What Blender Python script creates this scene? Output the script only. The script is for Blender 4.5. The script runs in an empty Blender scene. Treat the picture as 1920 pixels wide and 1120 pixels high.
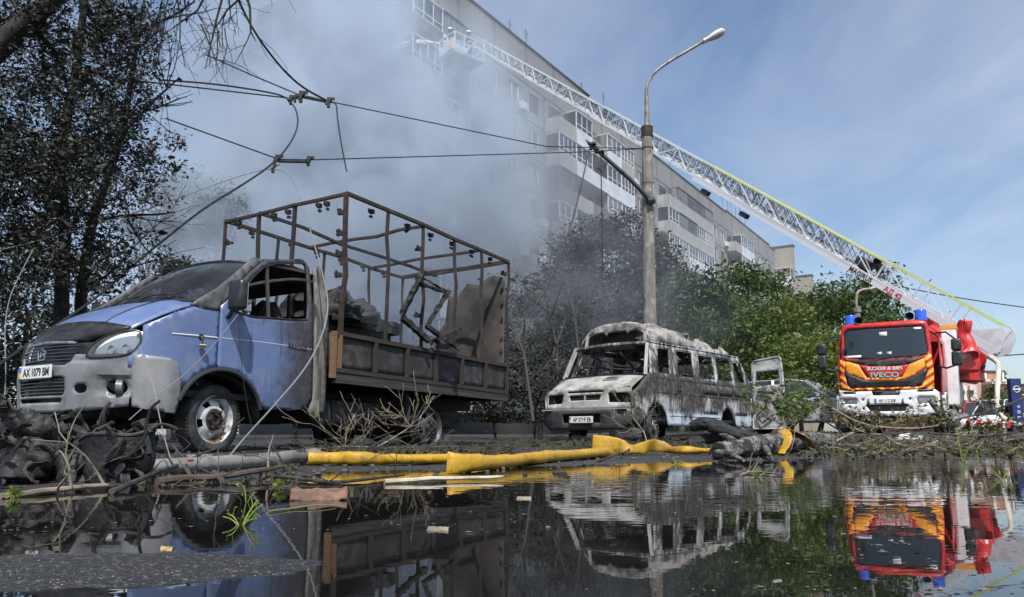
import bpy, bmesh, math, random
import numpy as np
from mathutils import Vector, Matrix
from mathutils import noise as mnoise
from mathutils.geometry import delaunay_2d_cdt

# ---------------------------------------------------------------- camera, sky, sun, exposure
scn = bpy.context.scene
COL = scn.collection
FPX, PCX, PCY, HOR, CAMH = 1430.0, 960.0, 640.0, 821.0, 0.185      # focal length and horizon measured in 1920 px
PITCH = math.atan((HOR - PCY) / FPX)
cam_d = bpy.data.cameras.new('camera')
cam_d.sensor_width = 36.0
cam_d.lens = 36.0 * FPX / 1920.0
cam_d.shift_y = (PCY - 560.0) / 1920.0
cam_d.clip_start = 0.05
cam_d.clip_end = 6000.0
cam = bpy.data.objects.new('camera', cam_d)
cam.location = (0, 0, CAMH)
cam.rotation_euler = (math.pi / 2 + PITCH, 0, 0)
COL.objects.link(cam)
scn.camera = cam

SUN_EL, SUN_AZ = math.radians(56), math.radians(172)      # azimuth clockwise from +Y (behind the photographer)
world = bpy.data.worlds.new('World')
scn.world = world
world.use_nodes = True
wt = world.node_tree
wt.nodes.clear()
w_out = wt.nodes.new('ShaderNodeOutputWorld')
w_bg = wt.nodes.new('ShaderNodeBackground')
w_sky = wt.nodes.new('ShaderNodeTexSky')
w_sky.sky_type = 'NISHITA'
w_sky.sun_disc = False
w_sky.sun_elevation = SUN_EL
w_sky.sun_rotation = SUN_AZ
w_sky.air_density = 1.0
w_sky.dust_density = 1.4
w_sky.ozone_density = 2.0
w_bg.inputs['Strength'].default_value = 0.135
# thin cirrus: noise on the direction projected on a high plane
w_tc = wt.nodes.new('ShaderNodeTexCoord')
w_sep = wt.nodes.new('ShaderNodeSeparateXYZ')
w_add = wt.nodes.new('ShaderNodeMath'); w_add.operation = 'ADD'; w_add.inputs[1].default_value = 0.10
w_abs = wt.nodes.new('ShaderNodeMath'); w_abs.operation = 'MAXIMUM'; w_abs.inputs[1].default_value = 0.0
w_dx = wt.nodes.new('ShaderNodeMath'); w_dx.operation = 'DIVIDE'
w_dy = wt.nodes.new('ShaderNodeMath'); w_dy.operation = 'DIVIDE'
w_cmb = wt.nodes.new('ShaderNodeCombineXYZ')
w_map = wt.nodes.new('ShaderNodeMapping'); w_map.inputs['Scale'].default_value = (0.75, 0.35, 1.0); w_map.inputs['Rotation'].default_value = (0, 0, 0.6); w_map.inputs['Location'].default_value = (0.6, 1.7, 0.0)
w_n = wt.nodes.new('ShaderNodeTexNoise'); w_n.inputs['Scale'].default_value = 1.3; w_n.inputs['Detail'].default_value = 9.0; w_n.inputs['Roughness'].default_value = 0.62; w_n.inputs['Distortion'].default_value = 0.5
w_r = wt.nodes.new('ShaderNodeMapRange'); w_r.inputs[1].default_value = 0.40; w_r.inputs[2].default_value = 0.78; w_r.inputs[3].default_value = 0.03; w_r.inputs[4].default_value = 0.50
w_mix = wt.nodes.new('ShaderNodeMixRGB'); w_mix.inputs['Color2'].default_value = (5.0, 5.4, 6.2, 1)
L = wt.links.new
L(w_tc.outputs['Generated'], w_sep.inputs[0])
L(w_sep.outputs['Z'], w_abs.inputs[0]); L(w_abs.outputs[0], w_add.inputs[0])
L(w_sep.outputs['X'], w_dx.inputs[0]); L(w_add.outputs[0], w_dx.inputs[1])
L(w_sep.outputs['Y'], w_dy.inputs[0]); L(w_add.outputs[0], w_dy.inputs[1])
L(w_dx.outputs[0], w_cmb.inputs[0]); L(w_dy.outputs[0], w_cmb.inputs[1])
L(w_cmb.outputs[0], w_map.inputs[0]); L(w_map.outputs[0], w_n.inputs['Vector']); L(w_n.outputs['Fac'], w_r.inputs[0])
L(w_sky.outputs[0], w_mix.inputs['Color1']); L(w_r.outputs[0], w_mix.inputs['Fac'])
L(w_mix.outputs[0], w_bg.inputs['Color']); L(w_bg.outputs[0], w_out.inputs['Surface'])

sun_d = bpy.data.lights.new('sun', 'SUN')
sun_d.energy = 5.0
sun_d.angle = math.radians(0.53)
sun_d.color = (1.0, 0.97, 0.93)
sun = bpy.data.objects.new('sun', sun_d)
sdir = Vector((math.sin(SUN_AZ) * math.cos(SUN_EL), math.cos(SUN_AZ) * math.cos(SUN_EL), math.sin(SUN_EL)))
sun.rotation_euler = (-sdir).to_track_quat('-Z', 'Y').to_euler()
sun.location = (0, -20, 40)
COL.objects.link(sun)
scn.view_settings.view_transform = 'Standard'
scn.view_settings.look = 'None'
scn.view_settings.exposure = 0.24
scn.view_settings.gamma = 1.0
scn.view_settings.use_curve_mapping = False
scn.cycles.use_denoising = True
scn.cycles.max_bounces = 8
scn.cycles.diffuse_bounces = 3
scn.cycles.glossy_bounces = 4
scn.cycles.transparent_max_bounces = 24
scn.cycles.volume_bounces = 1
scn.cycles.volume_step_rate = 1.0
scn.cycles.volume_max_steps = 64

# ---------------------------------------------------------------- measuring helpers
FWD = np.array([0, math.cos(PITCH), math.sin(PITCH)])
UPV = np.array([0, -math.sin(PITCH), math.cos(PITCH)])
EYE = np.array([0, 0, CAMH])
def ray(px, py):
    return FWD * FPX + np.array([1.0, 0, 0]) * (px - PCX) + UPV * (PCY - py)
def atY(px, py, Y):
    d = ray(px, py); return EYE + d * (Y / d[1])
def onG(px, py, z=0.0):
    d = ray(px, py); return EYE + d * ((z - CAMH) / d[2])

class Frame:
    """a vehicle's own axes: x forward, y to its left, z up"""
    def __init__(s, th, pitch=0.0, roll=0.0):
        t = math.radians(th)
        x = np.array([-math.sin(t), -math.cos(t), 0]); y = np.array([math.cos(t), -math.sin(t), 0]); z = np.array([0, 0, 1.0])
        q = math.radians(pitch); x, z = x * math.cos(q) + z * math.sin(q), z * math.cos(q) - x * math.sin(q)
        q = math.radians(roll); y, z = y * math.cos(q) + z * math.sin(q), z * math.cos(q) - y * math.sin(q)
        s.x, s.y, s.z = x, y, z; s.M = np.array([x, y, z]); s.o = np.zeros(3)
    def pin(s, local, wpt):
        s.o = np.array(wpt, float) - s.M.T @ np.array(local, float); return s
    def l(s, P): return s.M @ (np.array(P, float) - s.o)
    def w(s, P): return s.o + s.M.T @ np.array(P, float)
    def cast(s, px, py, ax, val):
        d = s.M @ ray(px, py); c = s.l(EYE); return c + d * ((val - c[ax]) / d[ax])
    def side(s, px, py, fy):
        y = fy if not callable(fy) else fy(0, 1)
        for _ in range(8):
            q = s.cast(px, py, 1, y)
            if not callable(fy): break
            y = fy(q[0], q[2])
        return (float(q[0]), float(q[2]))
    def front(s, px, py, fx):
        x = fx if not callable(fx) else fx(0, 1)
        for _ in range(12):
            q = s.cast(px, py, 0, x)
            if not callable(fx): break
            x = .5 * x + .5 * fx(max(-1.3, min(1.3, q[1])), q[2])
        return (float(q[1]), float(q[2]))
    def matrix(s):
        return Matrix(((s.x[0], s.y[0], s.z[0], s.o[0]), (s.x[1], s.y[1], s.z[1], s.o[1]), (s.x[2], s.y[2], s.z[2], s.o[2]), (0, 0, 0, 1)))

# ---------------------------------------------------------------- object helpers
def tag(o, label=None, cat=None, group=None, kind=None):
    if label: o['label'] = label
    if cat: o['category'] = cat
    if group: o['group'] = group
    if kind: o['kind'] = kind
    return o
def empty(name, loc=(0, 0, 0), parent=None, matrix=None):
    o = bpy.data.objects.new(name, None); COL.objects.link(o)
    o.empty_display_size = .2
    if matrix is not None: o.matrix_world = matrix
    else: o.location = loc
    if parent: o.parent = parent
    return o
def link(name, me, parent=None, matrix=None):
    o = bpy.data.objects.new(name, me); COL.objects.link(o)
    if parent: o.parent = parent
    if matrix is not None: o.matrix_local = matrix
    return o
def copy_tree(o, parent=None):
    c = o.copy(); COL.objects.link(c); c.parent = parent
    for ch in [k for k in o.children]: copy_tree(ch, c)
    return c

class MB:
    def __init__(s): s.v = []; s.f = []
    def add(s, vs, fs):
        b = len(s.v); s.v.extend([tuple(map(float, q)) for q in vs]); s.f.extend([tuple(b + i for i in f) for f in fs]); return s
    def box(s, c, d, R=None):
        vs = []
        for sx in (-1, 1):
            for sy in (-1, 1):
                for sz in (-1, 1):
                    q = Vector((sx * d[0] / 2, sy * d[1] / 2, sz * d[2] / 2))
                    if R is not None: q = R @ q
                    vs.append((q[0] + c[0], q[1] + c[1], q[2] + c[2]))
        return s.add(vs, [(0, 1, 3, 2), (4, 6, 7, 5), (0, 4, 5, 1), (2, 3, 7, 6), (0, 2, 6, 4), (1, 5, 7, 3)])
    def bar(s, p, q, w, h=None):
        p, q = Vector(p), Vector(q); h = h or w
        R = basis(p, q)
        return s.box((p + q) / 2, ((q - p).length, w, h), R)
    def tube(s, pts, rad, n=7, cap=True):
        pts = [Vector(q) for q in pts]
        if not hasattr(rad, '__len__'): rad = [rad] * len(pts)
        b = len(s.v); ref = None
        for i, q in enumerate(pts):
            t = (pts[min(i + 1, len(pts) - 1)] - pts[max(i - 1, 0)])
            if t.length < 1e-9: t = Vector((0, 0, 1))
            t.normalize()
            if ref is None: ref = t.orthogonal().normalized()
            ref = ref - t * ref.dot(t)
            if ref.length < 1e-6: ref = t.orthogonal()
            ref.normalize(); o2 = t.cross(ref)
            for k in range(n):
                a = 2 * math.pi * k / n
                s.v.append(tuple(q + (ref * math.cos(a) + o2 * math.sin(a)) * rad[i]))
        for i in range(len(pts) - 1):
            for k in range(n):
                s.f.append((b + i * n + k, b + i * n + (k + 1) % n, b + (i + 1) * n + (k + 1) % n, b + (i + 1) * n + k))
        if cap:
            s.f.append(tuple(b + k for k in range(n))[::-1]); e = b + (len(pts) - 1) * n
            s.f.append(tuple(e + k for k in range(n)))
        return s
    def lathe(s, prof, n=28, M=None):
        """prof: (radius, height) about local z"""
        b = len(s.v)
        for r, h in prof:
            for k in range(n):
                a = 2 * math.pi * k / n; q = Vector((r * math.cos(a), r * math.sin(a), h))
                if M is not None: q = M @ q
                s.v.append(tuple(q))
        for i in range(len(prof) - 1):
            for k in range(n):
                s.f.append((b + i * n + k, b + i * n + (k + 1) % n, b + (i + 1) * n + (k + 1) % n, b + (i + 1) * n + k))
        return s
    def grid(s, fn, nu, nv, skip=None):
        b = len(s.v)
        for i in range(nu + 1):
            for j in range(nv + 1):
                s.v.append(tuple(map(float, fn(i / nu, j / nv))))
        for i in range(nu):
            for j in range(nv):
                if skip and skip((i + .5) / nu, (j + .5) / nv): continue
                a = b + i * (nv + 1) + j
                s.f.append((a, a + 1, a + nv + 2, a + nv + 1))
        return s
    def mesh(s, name, mat=None, smooth=True, sharp=40):
        me = bpy.data.meshes.new(name); me.from_pydata(s.v, [], s.f); me.update()
        bm = bmesh.new(); bm.from_mesh(me); bmesh.ops.recalc_face_normals(bm, faces=bm.faces); bm.to_mesh(me); bm.free()
        if mat: me.materials.append(mat)
        if smooth:
            me.polygons.foreach_set('use_smooth', [True] * len(me.polygons))
            me.set_sharp_from_angle(angle=math.radians(sharp))
        return me
    def build(s, name, mat=None, parent=None, smooth=True, sharp=40, bevel=0, solid=0):
        o = link(name, s.mesh(name, mat, smooth, sharp), parent)
        if solid:
            m = o.modifiers.new('solid', 'SOLIDIFY'); m.thickness = solid; m.offset = -1
        if bevel:
            m = o.modifiers.new('bevel', 'BEVEL'); m.width = bevel; m.segments = 2; m.limit_method = 'ANGLE'; m.angle_limit = math.radians(35)
        return o
def basis(p, q, up=(0, 0, 1)):
    x = (Vector(q) - Vector(p)); x.normalize()
    u = Vector(up)
    if abs(x.dot(u)) > .999: u = Vector((0, 1, 0))
    y = u.cross(x).normalized(); z = x.cross(y)
    return Matrix((x, y, z)).transposed()
_unit = {}
def unit_box(mat):
    if mat.name not in _unit: _unit[mat.name] = MB().box((0, 0, 0), (1, 1, 1)).mesh('bar_' + mat.name, mat, smooth=False)
    return _unit[mat.name]
def bar(name, p, q, w, h, mat, parent=None, up=(0, 0, 1)):
    """one straight bar as an object of its own; all bars of one material share a mesh"""
    p, q = Vector(p), Vector(q); R = basis(p, q, up)
    M = Matrix.Translation((p + q) / 2) @ R.to_4x4() @ Matrix.Diagonal(((q - p).length, w, h, 1))
    return link(name, unit_box(mat), parent, M)
def cyl_between(p, q, r0, r1=None, n=12):
    return MB().tube([p, q], [r0, r0 if r1 is None else r1], n)

def in_poly(x, y, P):
    c = False; j = len(P) - 1
    for i in range(len(P)):
        if (P[i][1] > y) != (P[j][1] > y) and x < (P[j][0] - P[i][0]) * (y - P[i][1]) / (P[j][1] - P[i][1] + 1e-12) + P[i][0]: c = not c
        j = i
    return c
def seg_dist(x, y, P):
    m = 1e9
    for i in range(len(P)):
        ax, ay = P[i - 1]; bx, by = P[i]; dx, dy = bx - ax, by - ay; l = dx * dx + dy * dy
        t = 0 if l == 0 else max(0, min(1, ((x - ax) * dx + (y - ay) * dy) / l))
        m = min(m, math.hypot(x - ax - t * dx, y - ay - t * dy))
    return m
def chaikin(P, it=2, closed=True):
    for _ in range(it):
        Q = []
        n = len(P)
        for i in range(n if closed else n - 1):
            a, b = P[i], P[(i + 1) % n]
            Q += [tuple(.75 * u + .25 * w for u, w in zip(a, b)), tuple(.25 * u + .75 * w for u, w in zip(a, b))]
        P = Q if closed else [P[0]] + Q + [P[-1]]
    return P
def panel(name, outer, holes, fn, res, mat, parent=None, solid=0.012, sharp=30, flip=False):
    """sheet cut to a 2-D outline with holes, filled with an even triangulation and laid on the surface fn(u, v)"""
    pts, edges = [], []
    for P in [outer] + list(holes):
        b = len(pts); Q = []
        for i in range(len(P)):
            a, c = P[i], P[(i + 1) % len(P)]; n = max(1, int(math.hypot(c[0] - a[0], c[1] - a[1]) / res))
            Q += [(a[0] + (c[0] - a[0]) * k / n, a[1] + (c[1] - a[1]) * k / n) for k in range(n)]
        pts += Q; edges += [(b + i, b + (i + 1) % len(Q)) for i in range(len(Q))]
    x0, x1 = min(q[0] for q in outer), max(q[0] for q in outer); y0, y1 = min(q[1] for q in outer), max(q[1] for q in outer)
    j = 0; y = y0
    while y < y1:
        x = x0 + (res / 2 if j % 2 else 0)
        while x < x1:
            if in_poly(x, y, outer) and not any(in_poly(x, y, h) for h in holes) and min(seg_dist(x, y, h) for h in [outer] + list(holes)) > res * .45: pts.append((x, y))
            x += res
        y += res * .87; j += 1
    r = delaunay_2d_cdt([Vector(q) for q in pts], edges, [], 0, 1e-5)
    V, T = r[0], r[2]
    fs = []
    for t in T:
        cx = sum(V[i][0] for i in t) / len(t); cy = sum(V[i][1] for i in t) / len(t)
        if in_poly(cx, cy, outer) and not any(in_poly(cx, cy, h) for h in holes): fs.append(tuple(t))
    used = sorted({i for f in fs for i in f}); mp = {i: k for k, i in enumerate(used)}
    m = MB(); m.v = [tuple(map(float, fn(V[i][0], V[i][1]))) for i in used]; m.f = [tuple(mp[i] for i in f) for f in fs]
    o = link(name, m.mesh(name, mat, True, sharp), parent)
    if flip: o.data.flip_normals()
    if solid:
        md = o.modifiers.new('solid', 'SOLIDIFY'); md.thickness = solid; md.offset = 0
    return o
_FONTCACHE = {}
def text(name, s, size, origin, right, up, mat, parent=None, extrude=.002, mirror=False, sx=1.0, align='CENTER', bold=0.0):
    """flat lettering as a mesh; origin is the middle of the baseline"""
    cu = bpy.data.curves.new(name, 'FONT'); cu.body = s; cu.size = size; cu.extrude = extrude; cu.align_x = align; cu.offset = bold; cu.resolution_u = 3
    t = bpy.data.objects.new(name + '_curve', cu); COL.objects.link(t)
    dg = bpy.context.evaluated_depsgraph_get()
    me = bpy.data.meshes.new_from_object(t.evaluated_get(dg))
    bpy.data.objects.remove(t); bpy.data.curves.remove(cu)
    me.materials.clear(); me.materials.append(mat); me.name = name
    r = Vector(right).normalized(); u = Vector(up); u = (u - r * u.dot(r)).normalized(); n = r.cross(u)
    if mirror: r = -r
    M = Matrix(((r[0] * sx, u[0], n[0], origin[0]), (r[1] * sx, u[1], n[1], origin[1]), (r[2] * sx, u[2], n[2], origin[2]), (0, 0, 0, 1)))
    me.transform(M)
    if mirror: me.flip_normals()
    return link(name, me, parent)
def wobble(p, s, a, seed=0):
    q = Vector(p) * s + Vector((seed * 7.13, seed * 3.7, seed * 1.9))
    return Vector(p) + mnoise.noise_vector(q) * a

# ---------------------------------------------------------------- materials
class NT:
    def __init__(s, name):
        s.m = bpy.data.materials.new(name); s.m.use_nodes = True; s.t = s.m.node_tree; s.t.nodes.clear()
        s.out = s.t.nodes.new('ShaderNodeOutputMaterial')
        s.tc = None
    def n(s, kind, **kw):
        nd = s.t.nodes.new(kind)
        for k, v in kw.items():
            if hasattr(nd, k) and k not in nd.inputs: setattr(nd, k, v)
            else: s.set(nd.inputs[k.replace('_', ' ')] if k.replace('_', ' ') in nd.inputs else nd.inputs[k], v)
        return nd
    def set(s, inp, v):
        if isinstance(v, bpy.types.NodeSocket): s.t.links.new(v, inp)
        elif isinstance(v, (tuple, list)) and len(v) == 3 and inp.type == 'RGBA': inp.default_value = (*v, 1)
        else: inp.default_value = v
    def coord(s, which='Object'):
        if s.tc is None: s.tc = s.t.nodes.new('ShaderNodeTexCoord')
        return s.tc.outputs[which]
    def noise(s, scale, detail=5, rough=.55, vec=None, dist=0, stretch=None, which='Object'):
        v = vec or s.coord(which)
        if stretch:
            mp = s.t.nodes.new('ShaderNodeMapping'); mp.inputs['Scale'].default_value = stretch; s.t.links.new(v, mp.inputs[0]); v = mp.outputs[0]
        return s.n('ShaderNodeTexNoise', Vector=v, Scale=scale, Detail=detail, Roughness=rough, Distortion=dist).outputs['Fac']
    def rng(s, v, a, b, c=0.0, d=1.0, smooth=True):
        nd = s.n('ShaderNodeMapRange'); nd.interpolation_type = 'SMOOTHSTEP' if smooth else 'LINEAR'
        for i, x in enumerate((v, a, b, c, d)): s.set(nd.inputs[i], x)
        return nd.outputs[0]
    def mix(s, f, a, b, mode='MIX'):
        nd = s.n('ShaderNodeMixRGB'); nd.blend_type = mode; s.set(nd.inputs[0], f); s.set(nd.inputs[1], a); s.set(nd.inputs[2], b); return nd.outputs[0]
    def math(s, op, a, b=0.0, clamp=False):
        nd = s.n('ShaderNodeMath'); nd.operation = op; nd.use_clamp = clamp; s.set(nd.inputs[0], a); s.set(nd.inputs[1], b); return nd.outputs[0]
    def sep(s, v=None):
        nd = s.n('ShaderNodeSeparateXYZ'); s.set(nd.inputs[0], v or s.coord()); return nd.outputs
    def bump(s, h, strength=.3, dist=.02):
        return s.n('ShaderNodeBump', Strength=strength, Distance=dist, Height=h).outputs[0]
    def pbr(s, base, rough=.6, metal=0.0, normal=None, spec=.5, coat=0.0, alpha=None, trans=0.0, emit=None):
        b = s.n('ShaderNodeBsdfPrincipled'); s.set(b.inputs['Base Color'], base); s.set(b.inputs['Roughness'], rough); s.set(b.inputs['Metallic'], metal)
        s.set(b.inputs['Specular IOR Level'], spec)
        if normal is not None: s.set(b.inputs['Normal'], normal)
        if coat: s.set(b.inputs['Coat Weight'], coat); b.inputs['Coat Roughness'].default_value = .08
        if trans: s.set(b.inputs['Transmission Weight'], trans)
        s.t.links.new(b.outputs[0], s.out.inputs['Surface']); return b
def simple(name, col, rough=.6, metal=0.0, col2=None, scale=6.0, lo=.42, hi=.62, bump=.0, bscale=40, spec=.5, coat=0.0, col3=None, scale3=2.0, lo3=.5, hi3=.65, stretch=None):
    n = NT(name); c = col
    if col2: c = n.mix(n.rng(n.noise(scale, 6, .6, stretch=stretch), lo, hi), col, col2)
    if col3: c = n.mix(n.rng(n.noise(scale3, 6, .6), lo3, hi3), c, col3)
    nm = n.bump(n.noise(bscale, 5, .6), bump, .01) if bump else None
    r = n.rng(n.noise(scale * 1.7, 4), .3, .7, max(.02, rough - .12), min(1, rough + .12)) if (col2 or col3) else rough
    n.pbr(c, r, metal, nm, spec, coat); return n.m
# ---------------------------------------------------------------- the ground and the flood water on it
def fbm(x, y, s, o=4):
    return mnoise.fractal(Vector((x * s, y * s, 0.37)), 1.0, 2.0, o)
def sstep(a, b, x):
    t = max(0.0, min(1.0, (x - a) / (b - a))); return t * t * (3 - 2 * t)
SHX = [-30, -6, -3, -1.6, -.6, .5, 2, 4, 7, 12, 30]; SHY = [2.4, 2.6, 2.75, 3.3, 4.3, 5.2, 6.4, 7.6, 8.6, 9, 9]
def gz(x, y):
    s = float(np.interp(x, SHX, SHY)) + .55 * fbm(x, y, .55, 3)
    d = y - s
    z = max(-.035, min(.085, d * .0085))
    z += .010 * fbm(x, y, 1.3) * (1 if y > 0 else .2) + .004 * fbm(x, y, 6, 2)
    if 0 < y < 6: z += (.0035 * fbm(x, y, 17, 3) + .002 * mnoise.noise(Vector((x * 60, y * 60, 0)))) * (1 - y / 6)
    z += .05 * sstep(11, 15, y) + .16 * sstep(14, 18.5, y) * sstep(2.5, 8, x) + .25 * sstep(24, 48, y)
    e = ((x + .62) / .55) ** 2 + ((y - 1.12) / .21) ** 2           # the low hump of bare asphalt near the lens
    z += .037 * math.exp(-e * .8)
    if x < -2 and y > 16: z += .0
    return z
def ground():
    ys = [-400, -120, -40, -15, -6, -2, -.5, .2, .5]
    y = .55
    while y < 1600: ys.append(y); y *= (1.011 if .75 < y < 2 else 1.016) if y < 30 else 1.08
    xs = []
    x = 0.0
    while x < 1500: xs.append(x); x += .016 if x < 1.2 else .045 if x < 1.8 else (.07 if x < 8 else (.12 if x < 16 else max(.3, x * .09)))
    xs = [-q for q in xs[:0:-1]] + xs
    nx = len(xs); vs = [(a, b, gz(a, b)) for b in ys for a in xs]
    fs = [(j * nx + i, j * nx + i + 1, (j + 1) * nx + i + 1, (j + 1) * nx + i) for j in range(len(ys) - 1) for i in range(nx - 1)]
    me = bpy.data.meshes.new('ground'); me.from_pydata(vs, [], fs); me.update()
    me.polygons.foreach_set('use_smooth', [True] * len(me.polygons))
    n = NT('wet_asphalt')
    big = n.noise(.5, 6, .6); fine = n.noise(95, 3, .7); grit = n.n('ShaderNodeTexVoronoi', Vector=n.coord(), Scale=150.0).outputs['Distance']
    c = n.mix(n.rng(big, .35, .65), (.016, .0155, .015), (.032, .031, .029))
    c = n.mix(n.rng(fine, .52, .72), c, (.11, .107, .10)); c = n.mix(n.rng(n.noise(230, 2, .5), .66, .74), c, (.34, .33, .31))
    z = n.sep()[1]
    soil = n.math('MULTIPLY', n.rng(n.noise(.9, 7, .65), .48, .62), n.rng(z, 9.0, 14.0))
    c = n.mix(soil, c, (.045, .037, .027))
    far = n.rng(z, 34.0, 60.0); c = n.mix(far, c, (.06, .075, .03))
    hh = n.math('ADD', n.math('MULTIPLY', n.noise(26, 5, .7), 1.0), n.math('MULTIPLY', grit, .35))
    rough = n.rng(n.noise(1.7, 6, .65), .38, .66, .38, .85)
    n.pbr(c, rough, 0, n.bump(hh, .8, .014), .4)
    me.materials.append(n.m)
    o = link('ground', me); tag(o, kind='structure')
    # water: level sheet at z = 0, the ground comes up through it
    m = MB(); m.add([(-300, -300, 0), (300, -300, 0), (300, 16, 0), (-300, 16, 0)], [(0, 1, 2, 3)])
    n = NT('flood_water')
    v = n.coord()
    mp = n.n('ShaderNodeMapping'); mp.inputs['Scale'].default_value = (1.0, 1.6, 1.0); n.set(mp.inputs[0], v)
    r1 = n.noise(5.5, 2, .5, vec=mp.outputs[0]); r2 = n.noise(1.4, 2, .5, vec=mp.outputs[0])
    calm = n.rng(n.noise(.45, 2, .5), .42, .6)
    yy = n.sep()[1]; farrip = n.rng(yy, 1.4, 3.4, .12, 1.0)
    h = n.math('ADD', n.math('MULTIPLY', r1, n.math('MULTIPLY', farrip, n.math('ADD', .35, n.math('MULTIPLY', calm, 1.6)))), n.math('MULTIPLY', r2, .35))
    fleck = n.math('ADD', n.rng(n.noise(60, 3, .7), .66, .76, 0, .12), n.rng(n.noise(.8, 5, .65), .55, .75, 0, .035))
    b = n.pbr(n.mix(n.rng(n.noise(1.1, 6, .65), .5, .7), (.007, .007, .0065), (.022, .020, .017)), n.math('ADD', .012, fleck), 0, n.bump(n.math('ADD', h, n.math('MULTIPLY', n.noise(22, 2, .5, vec=mp.outputs[0]), .04)), .055, .02), .5)
    b.inputs['IOR'].default_value = 1.33
    w = m.build('flood_water', n.m, smooth=False); tag(w, kind='structure')
ground()

# ---------------------------------------------------------------- apartment block
UB, NB = np.array([.5446, .8387, 0]), np.array([.8387, -.5446, 0])
BO = np.array([2.68, 58.0, 0.30])
BM = Matrix(((UB[0], NB[0], 0, BO[0]), (UB[1], NB[1], 0, BO[1]), (0, 0, 1, BO[2]), (0, 0, 0, 1)))   # x along the facade, y out of it, z up
def concrete(name, a, b, stain):
    n = NT(name)
    c = n.mix(n.rng(n.noise(.35, 6, .6), .35, .65), a, b)
    g = n.n('ShaderNodeNewGeometry').outputs['Random Per Island']
    st = n.rng(n.noise(1.1, 7, .7, stretch=(2.6, 2.6, .2), which='Object'), .46, .66)
    c = n.mix(n.math('MULTIPLY', st, .75), c, stain)
    c = n.mix(n.rng(n.noise(3.5, 6, .7), .6, .72, 0, .55), c, (.42, .40, .37))
    oi = n.n('ShaderNodeObjectInfo').outputs['Random']
    c = n.mix(n.rng(oi, 0, 1, 0, .35, False), c, b)
    n.pbr(c, .9, 0, n.bump(n.noise(9, 6, .7), .4, .03), .2); return n.m
M_WALL = concrete('panel_concrete', (.30, .295, .287), (.225, .221, .215), (.10, .098, .096))
M_ATTIC = concrete('attic_concrete', (.25, .245, .237), (.18, .176, .17), (.07, .068, .066))
M_JOINT = simple('joint_mortar', (.06, .057, .055), .95)
M_SLAB = concrete('balcony_concrete', (.40, .39, .375), (.32, .312, .30), (.16, .155, .15))
M_FRW = simple('white_frame', (.72, .73, .74), .45, col2=(.55, .55, .55), scale=2)
M_FRD = simple('brown_frame', (.075, .055, .045), .6, col2=(.14, .11, .09), scale=2)
M_CLAD = simple('white_cladding', (.62, .66, .70), .5, col2=(.5, .54, .58), scale=1.2)
n_ = NT('window_glass'); oi_ = n_.n('ShaderNodeObjectInfo').outputs['Random']
n_.pbr(n_.mix(n_.rng(n_.noise(.8, 3), .45, .6), (.016, .019, .023), (.06, .06, .058)), .07, 0, None, .6); M_GLASS = n_.m
n_ = NT('curtained_glass'); n_.pbr(n_.mix(n_.rng(n_.noise(2.2, 3, stretch=(6, 1, .4)), .4, .6), (.22, .22, .21), (.10, .105, .11)), .12, 0, None, .6); M_CURT = n_.m
M_ROOF = simple('roof_felt', (.06, .06, .065), .85)

BAY, FLH, NFL, TOPZ = 2.88, 2.8, 9, 29.2
def zfl(k): return TOPZ - 2.4 - FLH * (k + 1)          # floor level of storey k counted from the top
def ring(w, h, x0, x1, z0, z1, t):
    """rectangular slab with a rectangular opening, front face at y=0"""
    m = MB(); X = [-w / 2, x0, x1, w / 2]; Z = [0, z0, z1, h]
    o = [(X[0], Z[0]), (X[3], Z[0]), (X[3], Z[3]), (X[0], Z[3])]; i = [(X[1], Z[1]), (X[2], Z[1]), (X[2], Z[2]), (X[1], Z[2])]
    vs = [(a, 0, b) for a, b in o] + [(a, 0, b) for a, b in i] + [(a, -t, b) for a, b in o] + [(a, -t, b) for a, b in i]
    fs = []
    for k in range(4):
        k2 = (k + 1) % 4
        fs += [(k, k2, 4 + k2, 4 + k), (8 + k, 12 + k, 12 + k2, 8 + k2), (k, 8 + k, 8 + k2, k2), (4 + k, 4 + k2, 12 + k2, 12 + k)]
    m.add(vs, fs); return m
ME_PW = ring(BAY - .09, FLH - .09, -.72, .72, .85, 2.3, .16).mesh('wall_panel_window', M_WALL, False)
ME_PB = MB().box((0, -.08, FLH / 2 - .045), (BAY - .09, .16, FLH - .09)).mesh('wall_panel_plain', M_WALL, False)
def window_mesh(mat):
    m = ring(1.43, 1.44, -.655, .655, .06, 1.38, .07)
    m.box((-.18, -.035, .72), (.07, .066, 1.31)); return m.mesh('window_frame', mat, False)
ME_WFW, ME_WFD = window_mesh(M_FRW), window_mesh(M_FRD)
ME_PANE = MB().box((0, -.055, .72), (1.30, .012, 1.31)).mesh('pane', M_GLASS, False)
ME_PANEC = MB().box((0, -.055, .72), (1.30, .012, 1.31)).mesh('pane_curtained', M_CURT, False)
BD = 1.25
def parapet_mesh(mat, h=1.05, slab=True):
    m = MB()
    m.box((0, BD - .05, h / 2), (BAY - .02, .1, h)); m.box((-BAY / 2 + .06, BD / 2 - .06, h / 2), (.08, BD - .11, h)); m.box((BAY / 2 - .06, BD / 2 - .06, h / 2), (.08, BD - .11, h))
    if slab: m.box((0, BD / 2 + .01, -.09), (BAY - .01, BD, .17))
    return m.mesh('parapet', mat, False)
ME_PARC, ME_PARW, ME_PARD = parapet_mesh(M_SLAB), parapet_mesh(M_CLAD), parapet_mesh(simple('dark_cladding', (.10, .09, .085), .7, col2=(.18, .165, .15), scale=1.5))
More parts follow.
